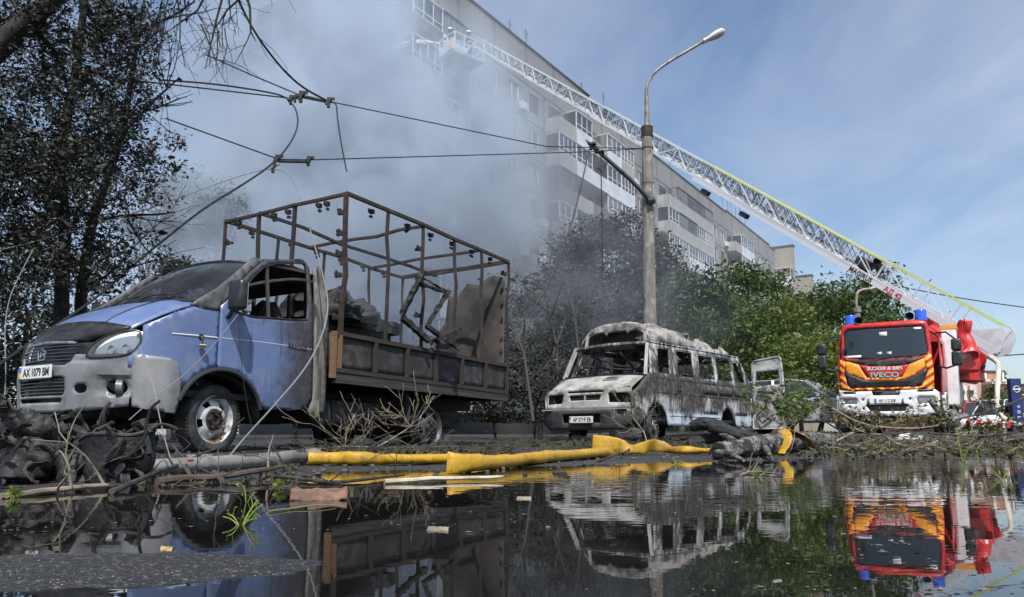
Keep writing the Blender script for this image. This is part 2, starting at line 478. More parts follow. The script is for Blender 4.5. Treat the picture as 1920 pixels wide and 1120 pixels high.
def glazing_mesh(mat, nb):
    m = MB(); z0, z1 = 1.06, 2.52; w = BAY - .06; y = BD - .05
    for k in range(nb + 1): m.box((-w / 2 + .03 + (w - .06) * k / nb, y, (z0 + z1) / 2), (.06, .06, z1 - z0))
    for z in (z0 + .03, z0 + .42, z1 - .03): m.box((0, y - .002, z), (w - .1, .05, .055))
    for s in (-1, 1):
        for yy in (.12, y - .1): m.box((s * (w / 2 - .03), yy, (z0 + z1) / 2), (.055, .055, z1 - z0 - .01))
        m.box((s * (w / 2 - .031), y / 2, z0 + .42), (.045, y - .2, .05)); m.box((s * (w / 2 - .031), y / 2, z1 - .03), (.045, y - .2, .05))
    m.box((0, BD / 2 + .01, z1 + .03), (BAY - .02, BD + .05, .05))
    return m.mesh('glazing_frame', mat, False)
def glazing_panes(mat):
    m = MB(); z0, z1 = 1.08, 2.5; w = BAY - .1; y = BD - .05
    m.box((0, y - .004, (z0 + z1) / 2), (w, .01, z1 - z0))
    for s in (-1, 1): m.box((s * (w / 2 + .02), y / 2 - .02, (z0 + z1) / 2), (.01, y - .1, z1 - z0))
    return m.mesh('glazing_panes', mat, False)
ME_GW, ME_GW2, ME_GD = glazing_mesh(M_FRW, 4), glazing_mesh(M_FRW, 3), glazing_mesh(M_FRD, 4)
ME_GP, ME_GPC = glazing_panes(M_GLASS), glazing_panes(M_CURT)
ME_BACK = MB().box((0, .012, 1.25), (1.9, .02, 2.3)).mesh('balcony_door', M_GLASS, False)
ME_AC = MB().box((0, .22, 0), (.8, .32, .55)).lathe([(.2, 0), (.2, .02), (.17, .03)], 14, Matrix.Translation((.1, .385, 0)) @ Matrix.Rotation(-math.pi / 2, 4, 'X')).mesh('air_conditioner', M_FRW, True, 30)

def T(x, y=0, z=0, rz=0): return Matrix.Translation((x, y, z)) @ Matrix.Rotation(rz, 4, 'Z')
def apartment():
    rnd = random.Random(5)
    root = empty('apartment_building', matrix=BM)
    tag(root, 'long nine-storey grey panel apartment block half hidden in smoke behind the trees', 'building')
    X0, X1 = -18.3, 71.2
    core = MB().box(((X0 + X1) / 2, -6.2, TOPZ / 2), (X1 - X0, 12.08, TOPZ)).build('wall', M_JOINT, root, False)
    def window(x, k, y=0, rz=0, par=root):
        w = link('window', ME_WFW if rnd.random() < .62 else ME_WFD, par, T(x, y - .06, zfl(k) + .855, rz))
        link('pane', ME_PANE if rnd.random() < .7 else ME_PANEC, w)
        return w
    def balcony(x, k, style, rz=0, y=0):
        b = link('balcony', {'c': ME_PARC, 'w': ME_PARW, 'd': ME_PARD}[style[0]], root, T(x, y, zfl(k) + .02, rz))
        link('balcony_door', ME_BACK, b)
        if style[1] != 'o':
            g = link('glazing', {'W': ME_GW, 'X': ME_GW2, 'D': ME_GD}[style[1]], b)
            link('glass', ME_GP if rnd.random() < .75 else ME_GPC, b)
    styles = ['cW', 'cX', 'cD', 'wW', 'wX', 'co', 'dD', 'cX', 'cW', 'dX']
    def win_bays(a, n):
        for i in range(n):
            for k in range(NFL):
                x = a + BAY * (i + .5); link('wall_panel', ME_PW, root, T(x, 0, zfl(k) + .02)); window(x, k)
                if rnd.random() < .3: link('air_conditioner', ME_AC, root, T(x + 1.05, 0, zfl(k) + .7))
    def bal_bays(a, n, fixed={}):
        for i in range(n):
            for k in range(NFL):
                x = a + BAY * (i + .5); link('wall_panel', ME_PB, root, T(x, 0, zfl(k) + .02))
                st = fixed.get((i, k)) or rnd.choice(styles)
                if k == 0: st = fixed.get((i, k), st if rnd.random() < .6 else 'co')
                balcony(x, k, st)
    bal_bays(X0 + .7, 3, {(2, 0): 'co', (1, 0): 'wD'})
    link('wall_panel', ME_PB, root, T(X0 + .35, 0, zfl(0)) @ Matrix.Diagonal((.22, 1, 1, 1)))
    win_bays(-8.96, 3)
    bal_bays(0, 5, {(0, 1): 'cW', (0, 2): 'dD', (0, 3): 'dX', (0, 4): 'cX', (1, 1): 'wX', (1, 2): 'co', (1, 3): 'co', (2, 1): 'wo', (2, 2): 'do', (3, 1): 'wX', (3, 2): 'dX', (4, 1): 'wW', (4, 2): 'wW', (2, 3): 'cD', (0, 0): 'co'})
    win_bays(14.4, 3)
    bal_bays(23.04, 5, {(i, 0): ('co', 'cD', 'cD', 'cD', 'cD')[i] for i in range(5)} | {(0, 1): 'cX', (1, 1): 'cD', (2, 1): 'cD', (3, 1): 'cW', (4, 1): 'cW', (0, 2): 'cW', (1, 2): 'cX', (2, 2): 'wX', (3, 2): 'wW', (4, 2): 'wX'})
    win_bays(37.44, 3)
    bal_bays(46.08, 5, {(0, 0): 'co', (1, 0): 'wX', (2, 0): 'wX', (0, 1): 'co', (1, 1): 'wW', (2, 1): 'wX'})
    win_bays(60.48, 3)
    for k in range(NFL): link('wall_panel', ME_PB, root, T(70.2, 0, zfl(k) + .02) @ Matrix.Diagonal((.7, 1, 1, 1)))
    # blind attic storey: panels of their own, the left section standing higher
    x = X0 + .01
    while x < X1 - 1:
        w = min(BAY * 1.5, X1 - x); hi = 2.36 + (.75 if x < 4.3 else (0 if int((x + 3) / 23.04) % 2 else .25))
        link('attic_panel', unit_box(M_ATTIC), root, T(x + w / 2, -.075, zfl(0) + FLH + .02 + hi / 2) @ Matrix.Diagonal((w - .04, .17, hi, 1)))
        link('coping', unit_box(M_ROOF), root, T(x + w / 2, -.08, zfl(0) + FLH + .02 + hi + .05) @ Matrix.Diagonal((w + .02, .36, .09, 1)))
        x += w
    link('attic_panel', unit_box(M_ATTIC), root, T(4.4, -1.5, TOPZ + .35) @ Matrix.Diagonal((.16, 2.9, .8, 1)))
    # blind end wall and the balconies on it
    RZ = math.pi / 2 + math.pi / 2
    EM = lambda s, z: Matrix.Translation((X0, -s, z)) @ Matrix.Rotation(math.pi / 2, 4, 'Z')
    for i in range(4):
        for k in range(NFL):
            s = .25 + BAY * (i + .5)
            me = ME_PW if i in (1,) else ME_PB
            link('wall_panel', me, root, EM(s, zfl(k) + .02))
            if i == 1:
                w = link('window', ME_WFW, root, EM(s, zfl(k) + .855) @ T(0, -.06)); link('pane', ME_PANE, w)
            if i in (2, 3):
                b = link('balcony', ME_PARC if (i + k) % 3 else ME_PARW, root, EM(s, zfl(k) + .03)); link('balcony_door', ME_BACK, b)
                if (k + i) % 2: link('glazing', ME_GW2, b); link('glass', ME_GP, b)
    # antennas and roof rails
    for i, (x, h) in enumerate(((-3.4, 2.0), (-1.0, 2.4), (8.5, 1.8), (13, 2.6), (14.5, 1.6), (20, 2.2), (49, 2.6), (51.5, 2.1), (53, 2.8), (55, 2.0), (57, 2.5), (59.5, 2.2), (30, 1.5))):
        m = MB().tube([(x, -1.2, TOPZ), (x, -1.2, TOPZ + 1 + h)], .025, 5)
        for q in range(3): m.bar((x - .35, -1.2, TOPZ + h + .2 + q * .25), (x + .35, -1.2, TOPZ + h + .2 + q * .25), .02)
        m.build('roof_antenna', M_ROOF, root)
    for x in np.arange(-17, 4, 1.9):
        bar('roof_rail', (x, -.5, TOPZ + 1.3), (x + 1.9, -.5, TOPZ + 1.3), .03, .03, M_ROOF, root); bar('rail_post', (x, -.5, TOPZ + .6), (x, -.5, TOPZ + 1.3), .03, .03, M_ROOF, root)
apartment()
def far_block(name, label, x0, proud, ln, h, seed, depth=12):
    rnd = random.Random(seed)
    M = BM @ Matrix.Translation((x0, proud, 0))
    root = empty(name, matrix=M); tag(root, label, 'building')
    MB().box((ln / 2, -depth / 2, h / 2), (ln, depth - .02, h)).build('wall', M_END, root, False)
    bar('coping', (-.1, -depth / 2, h + .1), (ln + .1, -depth / 2, h + .1), depth + .2, .25, M_ROOF, root)
    for k in range(1, 6):
        b = link('balcony', ME_PARW if k % 2 else ME_PARC, root, Matrix.Translation((0, -depth + (depth - 1.6), h - 3.4 - k * FLH)) @ Matrix.Rotation(math.pi / 2, 4, 'Z'))
        if k != 3: link('glazing', ME_GW, b); link('glass', ME_GP, b)
M_END = concrete('end_wall_concrete', (.34, .30, .245), (.28, .25, .21), (.2, .175, .15))
far_block('apartment_building', 'tan blank end wall of the next apartment block beyond the long one', 72.0, 2.6, .9, 29.8, 3)
far_block('apartment_building', 'farthest tan apartment block end, low on the skyline beside the ladder', 83.0, 3.0, 1.2, 27.0, 4)
# ---------------------------------------------------------------- foliage
def leaf_mat(name, a, b, c, trans=.25, rough=.55):
    n = NT(name); r = n.n('ShaderNodeNewGeometry').outputs['Random Per Island']
    col = n.mix(n.rng(r, .15, .85, 0, 1, False), a, b)
    col = n.mix(n.rng(n.noise(.55, 4, .6), .42, .66, 0, .8), col, c)
    d = n.n('ShaderNodeBsdfPrincipled'); n.set(d.inputs['Base Color'], col); n.set(d.inputs['Roughness'], rough); n.set(d.inputs['Specular IOR Level'], .35)
    t = n.n('ShaderNodeBsdfTranslucent'); n.set(t.inputs['Color'], col)
    m = n.n('ShaderNodeMixShader'); n.set(m.inputs[0], trans); n.t.links.new(d.outputs[0], m.inputs[1]); n.t.links.new(t.outputs[0], m.inputs[2])
    n.t.links.new(m.outputs[0], n.out.inputs['Surface']); return n.m
M_LEAFB = leaf_mat('scorched_leaf', (.008, .009, .007), (.024, .026, .016), (.033, .031, .019), .10, .52)
M_LEAFG = leaf_mat('green_leaf', (.044, .078, .016), (.088, .125, .030), (.030, .055, .014), .32)
M_LEAFL = leaf_mat('light_green_leaf', (.10, .145, .034), (.155, .195, .048), (.07, .11, .026), .36)
M_LEAFS = leaf_mat('sooty_leaf', (.026, .029, .022), (.046, .048, .036), (.020, .021, .018), .18)
M_LEAFD = leaf_mat('dry_leaf', (.16, .13, .06), (.09, .085, .035), (.11, .075, .04), .1, .8)
M_BARK = simple('bark', (.055, .048, .04), .9, col2=(.10, .088, .072), scale=9, bump=.5, bscale=30, stretch=(1, 1, .3))
M_CHAR = simple('charcoal', (.008, .008, .008), .75, col2=(.022, .021, .021), scale=12, bump=.8, bscale=45)
M_TWIGP = simple('pale_twig', (.26, .22, .15), .8, col2=(.14, .115, .08), scale=8)
M_TWIGD = simple('dark_twig', (.022, .02, .018), .85, col2=(.055, .048, .04), scale=8)

def leaf_cloud(C, size, mat, name, parent=None, seed=0, aspect=.45, droop=.0, kind=None):
    r = np.random.RandomState(seed); C = np.asarray(C, float); N = len(C)
    a = r.normal(size=(N, 3)); a[:, 2] = a[:, 2] * .7 - droop; a /= np.linalg.norm(a, axis=1)[:, None]
    b = r.normal(size=(N, 3)); b -= a * (a * b).sum(1)[:, None]; b /= np.linalg.norm(b, axis=1)[:, None]
    s = size * np.exp(r.normal(0, .36, (N, 1))); w = s * aspect * r.uniform(.8, 1.2, (N, 1))
    nrm = np.cross(a, b)
    V = np.empty((N, 4, 3)); V[:, 0] = C - a * s * .5; V[:, 1] = C + b * w * .5 + nrm * w * .12; V[:, 2] = C + a * s * .5; V[:, 3] = C - b * w * .5 + nrm * w * .12
    me = bpy.data.meshes.new(name); me.vertices.add(N * 4); me.vertices.foreach_set('co', V.reshape(-1).astype(np.float32))
    me.loops.add(N * 4); me.loops.foreach_set('vertex_index', np.arange(N * 4, dtype=np.int32))
    me.polygons.add(N); me.polygons.foreach_set('loop_start', np.arange(0, N * 4, 4, dtype=np.int32)); me.polygons.foreach_set('loop_total', np.full(N, 4, dtype=np.int32))
    me.materials.append(mat); me.update(calc_edges=True); me.validate()
    o = link(name, me, parent)
    if kind: o['kind'] = kind
    return o
def grow(mb, p, d, ln, r, depth, tips, rnd, spread=.6, curl=.25, up=.08, n=5, kids=(2, 4), minr=.004):
    pts = [Vector(p)]; d = Vector(d).normalized(); rad = [r]
    segs = 5
    for i in range(segs):
        d = (d + Vector((rnd.uniform(-1, 1), rnd.uniform(-1, 1), rnd.uniform(-1, 1))) * curl * .5 + Vector((0, 0, up))).normalized()
        pts.append(pts[-1] + d * ln / segs); rad.append(max(minr, r * (1 - .62 * (i + 1) / segs)))
    mb.tube(pts, rad, n if depth > 1 else 4)
    if depth <= 0:
        tips.extend([(pts[k], depth) for k in (2, 3, 4, 5)]); return
    for _ in range(rnd.randint(*kids)):
        k = rnd.randint(2, segs); q = pts[k]
        nd = (d + Vector((rnd.uniform(-1, 1), rnd.uniform(-1, 1), rnd.uniform(-.6, 1))) * spread * 1.5).normalized()
        grow(mb, q, nd, ln * rnd.uniform(.55, .8), max(minr, rad[k] * .75), depth - 1, tips, rnd, spread, curl, up, n, kids, minr)
    tips.append((pts[-1], depth))
def tree(base, height, crown_r, label, leafmat, seed, nleaf, lsize, trunk_r=.16, name='leafy_tree', squash=.8, group='trees in front of the apartment block', crown_c=None, gap=.42, barkmat=None, clump=1.0, ccut=0.22):
    rnd = random.Random(seed); r = np.random.RandomState(seed)
    base = Vector(base); root = empty(name, base); tag(root, label, 'tree', group)
    mb = MB(); tips = []
    tr = height * .42
    pts = [Vector((0, 0, -.2))]; d = Vector((rnd.uniform(-.1, .1), rnd.uniform(-.1, .1), 1))
    for i in range(5): pts.append(pts[-1] + (d + Vector((rnd.uniform(-.12, .12), rnd.uniform(-.12, .12), 0))) * tr / 5)
    mb.tube(pts, [trunk_r * (1 - .1 * i) for i in range(6)], 9)
    for i in range(5):
        a = i * 2.4 + rnd.uniform(-.4, .4)
        grow(mb, pts[3 + i % 3], (math.cos(a) * .8, math.sin(a) * .8, rnd.uniform(.5, 1.1)), height * rnd.uniform(.32, .45), trunk_r * .5, 2, tips, rnd)
    mb.build('trunk', barkmat or M_BARK, root)
    cc = np.array(crown_c if crown_c is not None else (0, 0, height - crown_r * squash))
    ncl = max(14, int(nleaf / 330))
    cl = r.normal(size=(ncl * 3, 3)); cl /= np.linalg.norm(cl, axis=1)[:, None]; cl *= (r.uniform(.25, 1, (ncl * 3, 1)) ** .45)
    keep = [q for q in cl if q[2] > -.75 and mnoise.noise(Vector(q) * 1.7 + Vector((seed, 0, 0))) > -ccut][:ncl]
    cl = np.array(keep) * np.array([crown_r, crown_r, crown_r * squash]) + cc
    per = nleaf // len(cl); P = []
    for c in cl:
        rr = crown_r * rnd.uniform(.13, .26) * clump
        q = np.clip(r.normal(size=(per, 3)), -1.75, 1.75) * rr * np.array([1, 1, .72]); P.append(q + c)
    P = np.concatenate(P); P = P[P[:, 2] > .4]
    leaf_cloud(P, lsize, leafmat, 'crown', root, seed)
    return root
def X_at(px, Y): return (px - PCX) / FPX * Y
# the green row along the block, left to right
def gtree(px, top, Y, cr, label, mat, seed, nl=9000, ls=.22, **k):
    z0 = gz(X_at(px, Y), Y); h = CAMH + (HOR - top) / FPX * Y - z0
    return tree((X_at(px, Y), Y, z0), h, cr, label, mat, seed, nl, ls, **k)
gtree(1275, 505, 34, 2.3, 'green tree growing right behind the concrete lamp post', M_LEAFG, 11, 13000, .17, crown_c=None)
gtree(1350, 590, 27, 2.0, 'low dark green tree above the rear end of the burnt minibus', M_LEAFG, 12, 11000, .14)
gtree(1408, 508, 44, 2.9, 'dark round green tree before the far balcony stack', M_LEAFG, 13, 11000, .21, squash=.9)
gtree(1480, 572, 29, 2.2, 'light green tree left of the fire engine cab', M_LEAFL, 14, 13000, .15)
gtree(1530, 625, 25, 1.7, 'small light green tree right beside the fire engine mirror', M_LEAFL, 15, 9000, .13, trunk_r=.1)
gtree(1500, 535, 52, 3.4, 'green tree below the farthest block on the skyline', M_LEAFG, 16, 9000, .24)
gtree(1600, 505, 46, 4.2, 'tall green tree rising behind the fire engine under the ladder', M_LEAFG, 17, 15000, .22, squash=1.05)
gtree(1655, 590, 40, 2.4, 'dark leafy tree right behind the fire engine roof lights', M_LEAFG, 18, 8000, .2)
gtree(1430, 640, 33, 2.6, 'bushy green tree low between the open van door and the block', M_LEAFG, 19, 11000, .16, squash=1.0)
gtree(1322, 560, 40, 2.2, 'green tree before the middle balcony stack', M_LEAFG, 20, 9000, .2)
# the smoke-blackened trees left of the lamp post
gtree(1150, 395, 29, 2.2, 'sooty dark tree in smoke reaching up left of the lamp post', M_LEAFS, 31, 14000, .14, group='smoke-blackened trees', ccut=.1)
gtree(1075, 500, 26, 2.1, 'blackened tree in smoke behind the gap between truck and minibus', M_LEAFS, 32, 14000, .12, group='smoke-blackened trees')
gtree(1010, 520, 22, 1.9, 'charred thin-leaved tree right behind the tail of the burnt truck', M_LEAFS, 33, 10000, .09, group='smoke-blackened trees', trunk_r=.09, barkmat=M_CHAR)
gtree(1150, 565, 23, 2.3, 'sooty bushy tree just behind the burnt minibus roof', M_LEAFS, 34, 15000, .10, group='smoke-blackened trees', squash=1.1)
gtree(1235, 600, 25, 1.7, 'darkened tree at the foot of the lamp post', M_LEAFS, 35, 15000, .13, group='smoke-blackened trees', squash=1.1)
# pale trees deep in the smoke at the left
gtree(385, 290, 38, 2.4, 'tall narrow tree fading into the smoke left of the block', M_LEAFG, 41, 8000, .2, group='trees deep in the smoke', squash=1.6)
gtree(435, 300, 44, 2.6, 'pale tree in smoke at the foot of the block end wall', M_LEAFG, 42, 8000, .22, group='trees deep in the smoke', squash=1.5)
gtree(330, 320, 24, 1.7, 'hazy slender tree in smoke above the truck cab', M_LEAFS, 43, 6000, .13, group='trees deep in the smoke')
gtree(330, 470, 17, 1.3, 'low hazy shrub tree behind the truck windscreen', M_LEAFS, 44, 6000, .09, group='trees deep in the smoke', squash=1.0, trunk_r=.07)
gtree(60, 470, 17, 2.6, 'dim tree seen through the scorched crown at the left edge', M_LEAFS, 45, 9000, .11, group='trees deep in the smoke')
gtree(200, 540, 15, 1.2, 'hazy shrub tree between the scorched trunks and the truck bonnet', M_LEAFS, 46, 6000, .08, group='trees deep in the smoke', squash=.8, trunk_r=.06)

def scorched_tree():
    rnd = random.Random(77); r = np.random.RandomState(77)
    Y = 10.8; bx = X_at(118, Y); base = Vector((bx, Y, gz(bx, Y)))
    root = empty('scorched_tree', base); tag(root, 'large scorched black-leaved tree hanging over the truck bonnet at left', 'tree')
    mb = MB(); tips = []
    def lp(px, py, Y): return Vector(atY(px, py, Y)) - base
    mb.tube([Vector((0, 0, -.2)), lp(116, 560, 10.8), lp(122, 430, 10.7), lp(110, 300, 10.6), lp(140, 150, 10.5), lp(170, -80, 10.3)], [.12, .10, .085, .075, .06, .04], 9)
    mb.tube([lp(150, 720, 11.2), lp(152, 560, 11.2), lp(172, 420, 11.1), lp(230, 250, 11), lp(260, 60, 10.8)], [.10, .085, .07, .055, .03], 9)
    mb.tube([lp(-160, 200, 9.2), lp(-20, 105, 9.2), lp(40, 50, 9.2), lp(110, -10, 9.2), lp(200, -120, 9.2)], [.16, .15, .13, .11, .09], 10)
    mb.tube([lp(20, 70, 9.2), lp(70, 60, 9.4), lp(105, 100, 9.7), lp(130, 170, 10)], [.06, .045, .035, .02], 7)
    for (px, py, Y2, dx, dy, dz, ln) in ((110, 300, 10.6, .7, -.2, .5, 1.4), (122, 430, 10.7, -.8, -.3, .4, 1.5), (140, 150, 10.5, .9, -.3, .3, 1.5), (172, 420, 11.1, .8, .1, .4, 1.2), (230, 250, 11, .8, -.2, .5, 1.2), (40, 50, 9.2, -.2, .2, 1, 1.2), (260, 60, 10.8, .8, -.2, .3, 1.1), (116, 500, 10.8, .5, -.3, .6, 1.2), (60, 350, 10.6, -.4, -.4, .4, 1.2), (152, 540, 11.2, .8, -.2, .3, 1.1)):
        grow(mb, lp(px, py, Y2), (dx, dy, dz), ln, .03, 2, tips, rnd, .8, .4, .0, 5, (2, 4), .004)
    # long drooping bare twigs over the truck
    for i in range(34):
        x0 = rnd.uniform(250, 470); y0 = rnd.uniform(-90, 60) if x0 > 330 else rnd.uniform(-80, 260); Y2 = rnd.uniform(8.8, 10.5)
        p = lp(x0, y0, Y2); d = Vector((rnd.uniform(-.25, .75), rnd.uniform(-.2, .2), rnd.uniform(-1, -.25)))
        grow(mb, p, d, rnd.uniform(.35, .95), rnd.uniform(.006, .013), 1, [], rnd, .75, .45, -.05, 4, (1, 4), .0028)
    for (a, b, c) in (((480, -40), (425, 20), (400, 60)), ((420, -60), (405, 40), (385, 130)), ((390, -40), (370, 20), (300, 70)), ((455, -30), (470, 60), (480, 78))):
        mb.tube([lp(*a, 9.5), lp((a[0] + b[0]) / 2 + 6, (a[1] + b[1]) / 2, 9.5), lp(*b, 9.5), lp(*c, 9.5)], [.022, .018, .014, .005], 5)
        grow(mb, lp(*b, 9.5), (rnd.uniform(-.3, .6), 0, -.8), .5, .009, 2, [], rnd, .8, .5, -.05, 4, (2, 4), .003)
    mb.build('trunk', simple('scorched_bark', (.012, .011, .010), .9, col2=(.03, .027, .024), scale=9), root)
    # leaves: clumps scattered over the crown's body, thin towards the right edge
    P = []
    for i in range(3300):
        px = rnd.uniform(-230, 345); py = rnd.uniform(-140, 612); Y2 = rnd.uniform(8.7, 12.6)
        edge = np.interp(py, [-140, 60, 200, 300, 420, 520, 612], [400, 330, 300, 318, 318, 240, 150])
        fade = sstep(edge + 25, edge - 150, px)
        fade = 1 - sstep(edge - 150, edge + 25, px)
        dn = mnoise.noise(Vector((px * .009, py * .009, Y2 * .35)))
        low = 1 - sstep(430, 620, py) * .75
        if py < 130 and px < 170: low *= .55
        if rnd.random() > (fade * .9 + .02) * low * (1.1 if dn > -.16 else .30): continue
        c = np.array(lp(px, py, Y2)); k = rnd.randint(40, 95)
        ax = np.array((rnd.uniform(-1, 1), rnd.uniform(-1, 1), rnd.uniform(-.9, .4))); ax /= np.linalg.norm(ax)
        t = r.uniform(-.30, .30, (k, 1)); P.append(c + ax * t + r.normal(size=(k, 3)) * .065)
    P = np.concatenate(P)
    leaf_cloud(P, .054, M_LEAFB, 'crown', root, 7, .42, .25)
    return root
scorched_tree()

def charred_branch(name, pts, r, label, seed, mat=None, ln=.8, n=7, group=None, depth=2, leaf=None, nleaf=0, lsize=.05, up=.05):
    rnd = random.Random(seed); mb = MB(); tips = []
    pts = [Vector(q) for q in pts]; mb.tube(pts, list(np.linspace(r, r * .35, len(pts))), 7)
    for i in range(n):
        k = rnd.randint(1, len(pts) - 1); d = Vector((rnd.uniform(-1, 1), rnd.uniform(-1, .6), rnd.uniform(-.2, 1)))
        grow(mb, pts[k], d, ln * rnd.uniform(.5, 1.1), r * .35, depth, tips, rnd, .7, .4, up, 4, (1, 3), .0025)
    if leaf:
        root = empty(name, pts[0]); tag(root, label, 'branch', group)
        m2 = MB(); m2.v = [tuple(Vector(q) - pts[0]) for q in mb.v]; m2.f = mb.f; m2.build('stem', mat, root)
        rr = np.random.RandomState(seed); T_ = [np.array(q[0] - pts[0]) for q in tips]
        P = np.array([T_[rr.randint(len(T_))] for _ in range(nleaf)]) + rr.normal(size=(nleaf, 3)) * ln * .11
        leaf_cloud(P, lsize, leaf, 'leaves', root, seed, .4)
        return root
    return tag(mb.build(name, mat or M_CHAR), label, 'branch', group)
# toppled bare crowns between the truck and the minibus
for i, (a, b, Y, lab) in enumerate((((1000, 790), (940, 560), 15.5, 'bare charred branch leaning beside the tail of the burnt truck'),
                                    ((1045, 780), (1020, 545), 17, 'bare grey branch rising in smoke left of the minibus'),
                                    ((985, 760), (1060, 600), 18, 'bare branch leaning right towards the minibus in smoke'),
                                    ((960, 740), (985, 520), 19, 'tall bare branch in smoke just past the truck frame'),
                                    ((1090, 700), (1040, 470), 20, 'bare upper branch in smoke over the minibus bonnet'))):
    p, q = Vector(atY(*a, Y)), Vector(atY(*b, Y + .6)); mid = (p + q) / 2 + Vector((.15, 0, .1))
    charred_branch('bare_branch', [p, (p + mid) / 2, mid, (q + mid) / 2, q], .035, lab, 200 + i, M_TWIGD if i % 2 else simple('ash_twig%d' % i, (.055, .052, .05), .9), 1.1, 11, 'toppled bare branches in the smoke', 2, up=-.04)
# ---------------------------------------------------------------- the blue burnt flatbed truck
def paint(name, base, soot, mode):
    """car paint with the burn marks of its own vehicle (object space = vehicle space)"""
    n = NT(name); x, y, z = n.sep()
    nz = n.noise(2.3, 7, .65); nf = n.noise(14, 6, .7); drip = n.noise(3.0, 6, .7, stretch=(5, 5, .35))
    c = n.mix(n.rng(n.noise(1.2, 5), .35, .7, 0, .45), base, tuple(v * .72 + .02 for v in base))
    c = n.mix(n.rng(n.noise(5.5, 7, .7), .42, .72, 0, .38), c, (.24, .25, .30))
    c = n.mix(n.rng(nf, .62, .74, 0, .55), c, (.20, .19, .18))
    if mode == 'truck':
        # burnt from the rear edge of the cab forward and around the window
        a = n.rng(n.math('ADD', n.math('MULTIPLY', n.math('SUBTRACT', nz, .5), .9), x), -.45, -.98)
        b = n.rng(n.math('ADD', n.math('MULTIPLY', n.math('SUBTRACT', drip, .5), .35), z), 1.26, 1.46)
        bb = n.math('MULTIPLY', b, n.rng(x, .05, -.2))
        f = n.math('MAXIMUM', a, bb)
        f = n.math('MULTIPLY', f, n.rng(nf, .3, .62, .82, 1.0))
        d = n.math('MULTIPLY', n.rng(drip, .52, .66, 0, .75), n.rng(n.math('ADD', x, n.math('MULTIPLY', nz, .6)), .5, -.3)); f = n.math('MAXIMUM', f, d)
        low = n.math('MULTIPLY', n.rng(z, .75, .45, 0, .55), n.rng(nf, .35, .65)); f = n.math('MAXIMUM', f, low)
        c = n.mix(f, c, n.mix(n.rng(nf, .45, .65), soot, (.07, .062, .055)))
        rough = n.rng(f, 0, 1, .3, .85, False)
    n.pbr(c, rough, 0, n.bump(n.math('ADD', n.math('MULTIPLY', nf, .25), n.noise(2.6, 3, .5)), .35, .02), .5, .12); return n.m
M_BLUE = paint('blue_paint', (.105, .158, .315), (.018, .017, .017), 'truck')
M_GREYP = simple('grey_bumper_plastic', (.17, .175, .185), .42, col2=(.105, .108, .112), scale=3.5, bump=.05, bscale=60, col3=(.24, .24, .245), scale3=1.3)
M_BLACKP = simple('black_plastic', (.014, .014, .015), .38, col2=(.03, .03, .03), scale=8)
M_RUBBER = simple('tyre_rubber', (.018, .018, .019), .75, col2=(.045, .044, .042), scale=7, bump=.2, bscale=30)
M_RIMW = simple('white_rim', (.50, .53, .54), .45, .0, col2=(.30, .31, .31), scale=9, col3=(.16, .10, .06), scale3=6, lo3=.56, hi3=.66)
M_RUST = simple('rusty_steel', (.040, .025, .018), .85, .0, col2=(.018, .014, .012), scale=11, bump=.35, bscale=70, col3=(.085, .043, .026), scale3=4, lo3=.56, hi3=.72)
M_RUSTD = simple('burnt_steel', (.022, .019, .018), .8, .0, col2=(.045, .033, .027), scale=10, bump=.35, bscale=60, col3=(.014, .013, .013), scale3=5)
M_BURNP = simple('burnt_sheet', (.022, .021, .021), .8, .0, col2=(.060, .057, .055), scale=7, bump=.3, bscale=50, col3=(.022, .02, .02), scale3=2.4, lo3=.42, hi3=.62)
M_ORUST = simple('orange_rust', (.20, .11, .05), .85, col2=(.09, .055, .035), scale=8, bump=.3)
M_PEEL = simple('peeled_panel', (.15, .145, .125), .8, col2=(.05, .048, .046), scale=5, bump=.4, bscale=30, col3=(.22, .21, .18), scale3=6, lo3=.58, hi3=.7, stretch=(3, 3, .4))
M_PLATE = simple('plate_white', (.74, .74, .72), .4, col2=(.6, .6, .57), scale=9)
M_INK = simple('plate_ink', (.012, .012, .014), .5)
M_BLUEF = simple('flag_blue', (.03, .14, .45), .4)
M_YELF = simple('flag_yellow', (.75, .5, .05), .4)
M_CHROME = simple('dull_chrome', (.62, .63, .64), .22, 1.0)
M_STEEL = simple('grey_steel', (.3, .3, .31), .45, .7, col2=(.18, .17, .165), scale=7)
M_BSTEEL = simple('burnt_rim_steel', (.10, .10, .102), .5, .4, col2=(.05, .048, .046), scale=8)
n_ = NT('lamp_glass'); g_ = n_.n('ShaderNodeBsdfPrincipled'); n_.set(g_.inputs['Base Color'], (.9, .92, .92)); g_.inputs['Roughness'].default_value = .05; g_.inputs['Transmission Weight'].default_value = 1.0; g_.inputs['IOR'].default_value = 1.12
n_.t.links.new(g_.outputs[0], n_.out.inputs['Surface']); M_LAMPG = n_.m
def tinted(name, keep, tint, dust=0.0):
    n = NT(name); t = n.n('ShaderNodeBsdfTransparent'); n.set(t.inputs[0], keep)
    g = n.n('ShaderNodeBsdfPrincipled'); n.set(g.inputs['Base Color'], tint); g.inputs['Roughness'].default_value = .06
    fr = n.n('ShaderNodeFresnel'); fr.inputs[0].default_value = 1.45
    f = n.math('ADD', fr.outputs[0], n.rng(n.noise(2.2, 5, .6), .35, .7, dust * .4, dust), True)
    m = n.n('ShaderNodeMixShader'); n.set(m.inputs[0], f); n.t.links.new(t.outputs[0], m.inputs[1]); n.t.links.new(g.outputs[0], m.inputs[2])
    n.t.links.new(m.outputs[0], n.out.inputs['Surface']); return n.m
M_LAMPC = tinted('clear_lamp_lens', (.93, .95, .95), (.55, .56, .56), .16)
M_SMOKEG = tinted('sooted_windscreen', (.30, .31, .33), (.05, .055, .062), .55)
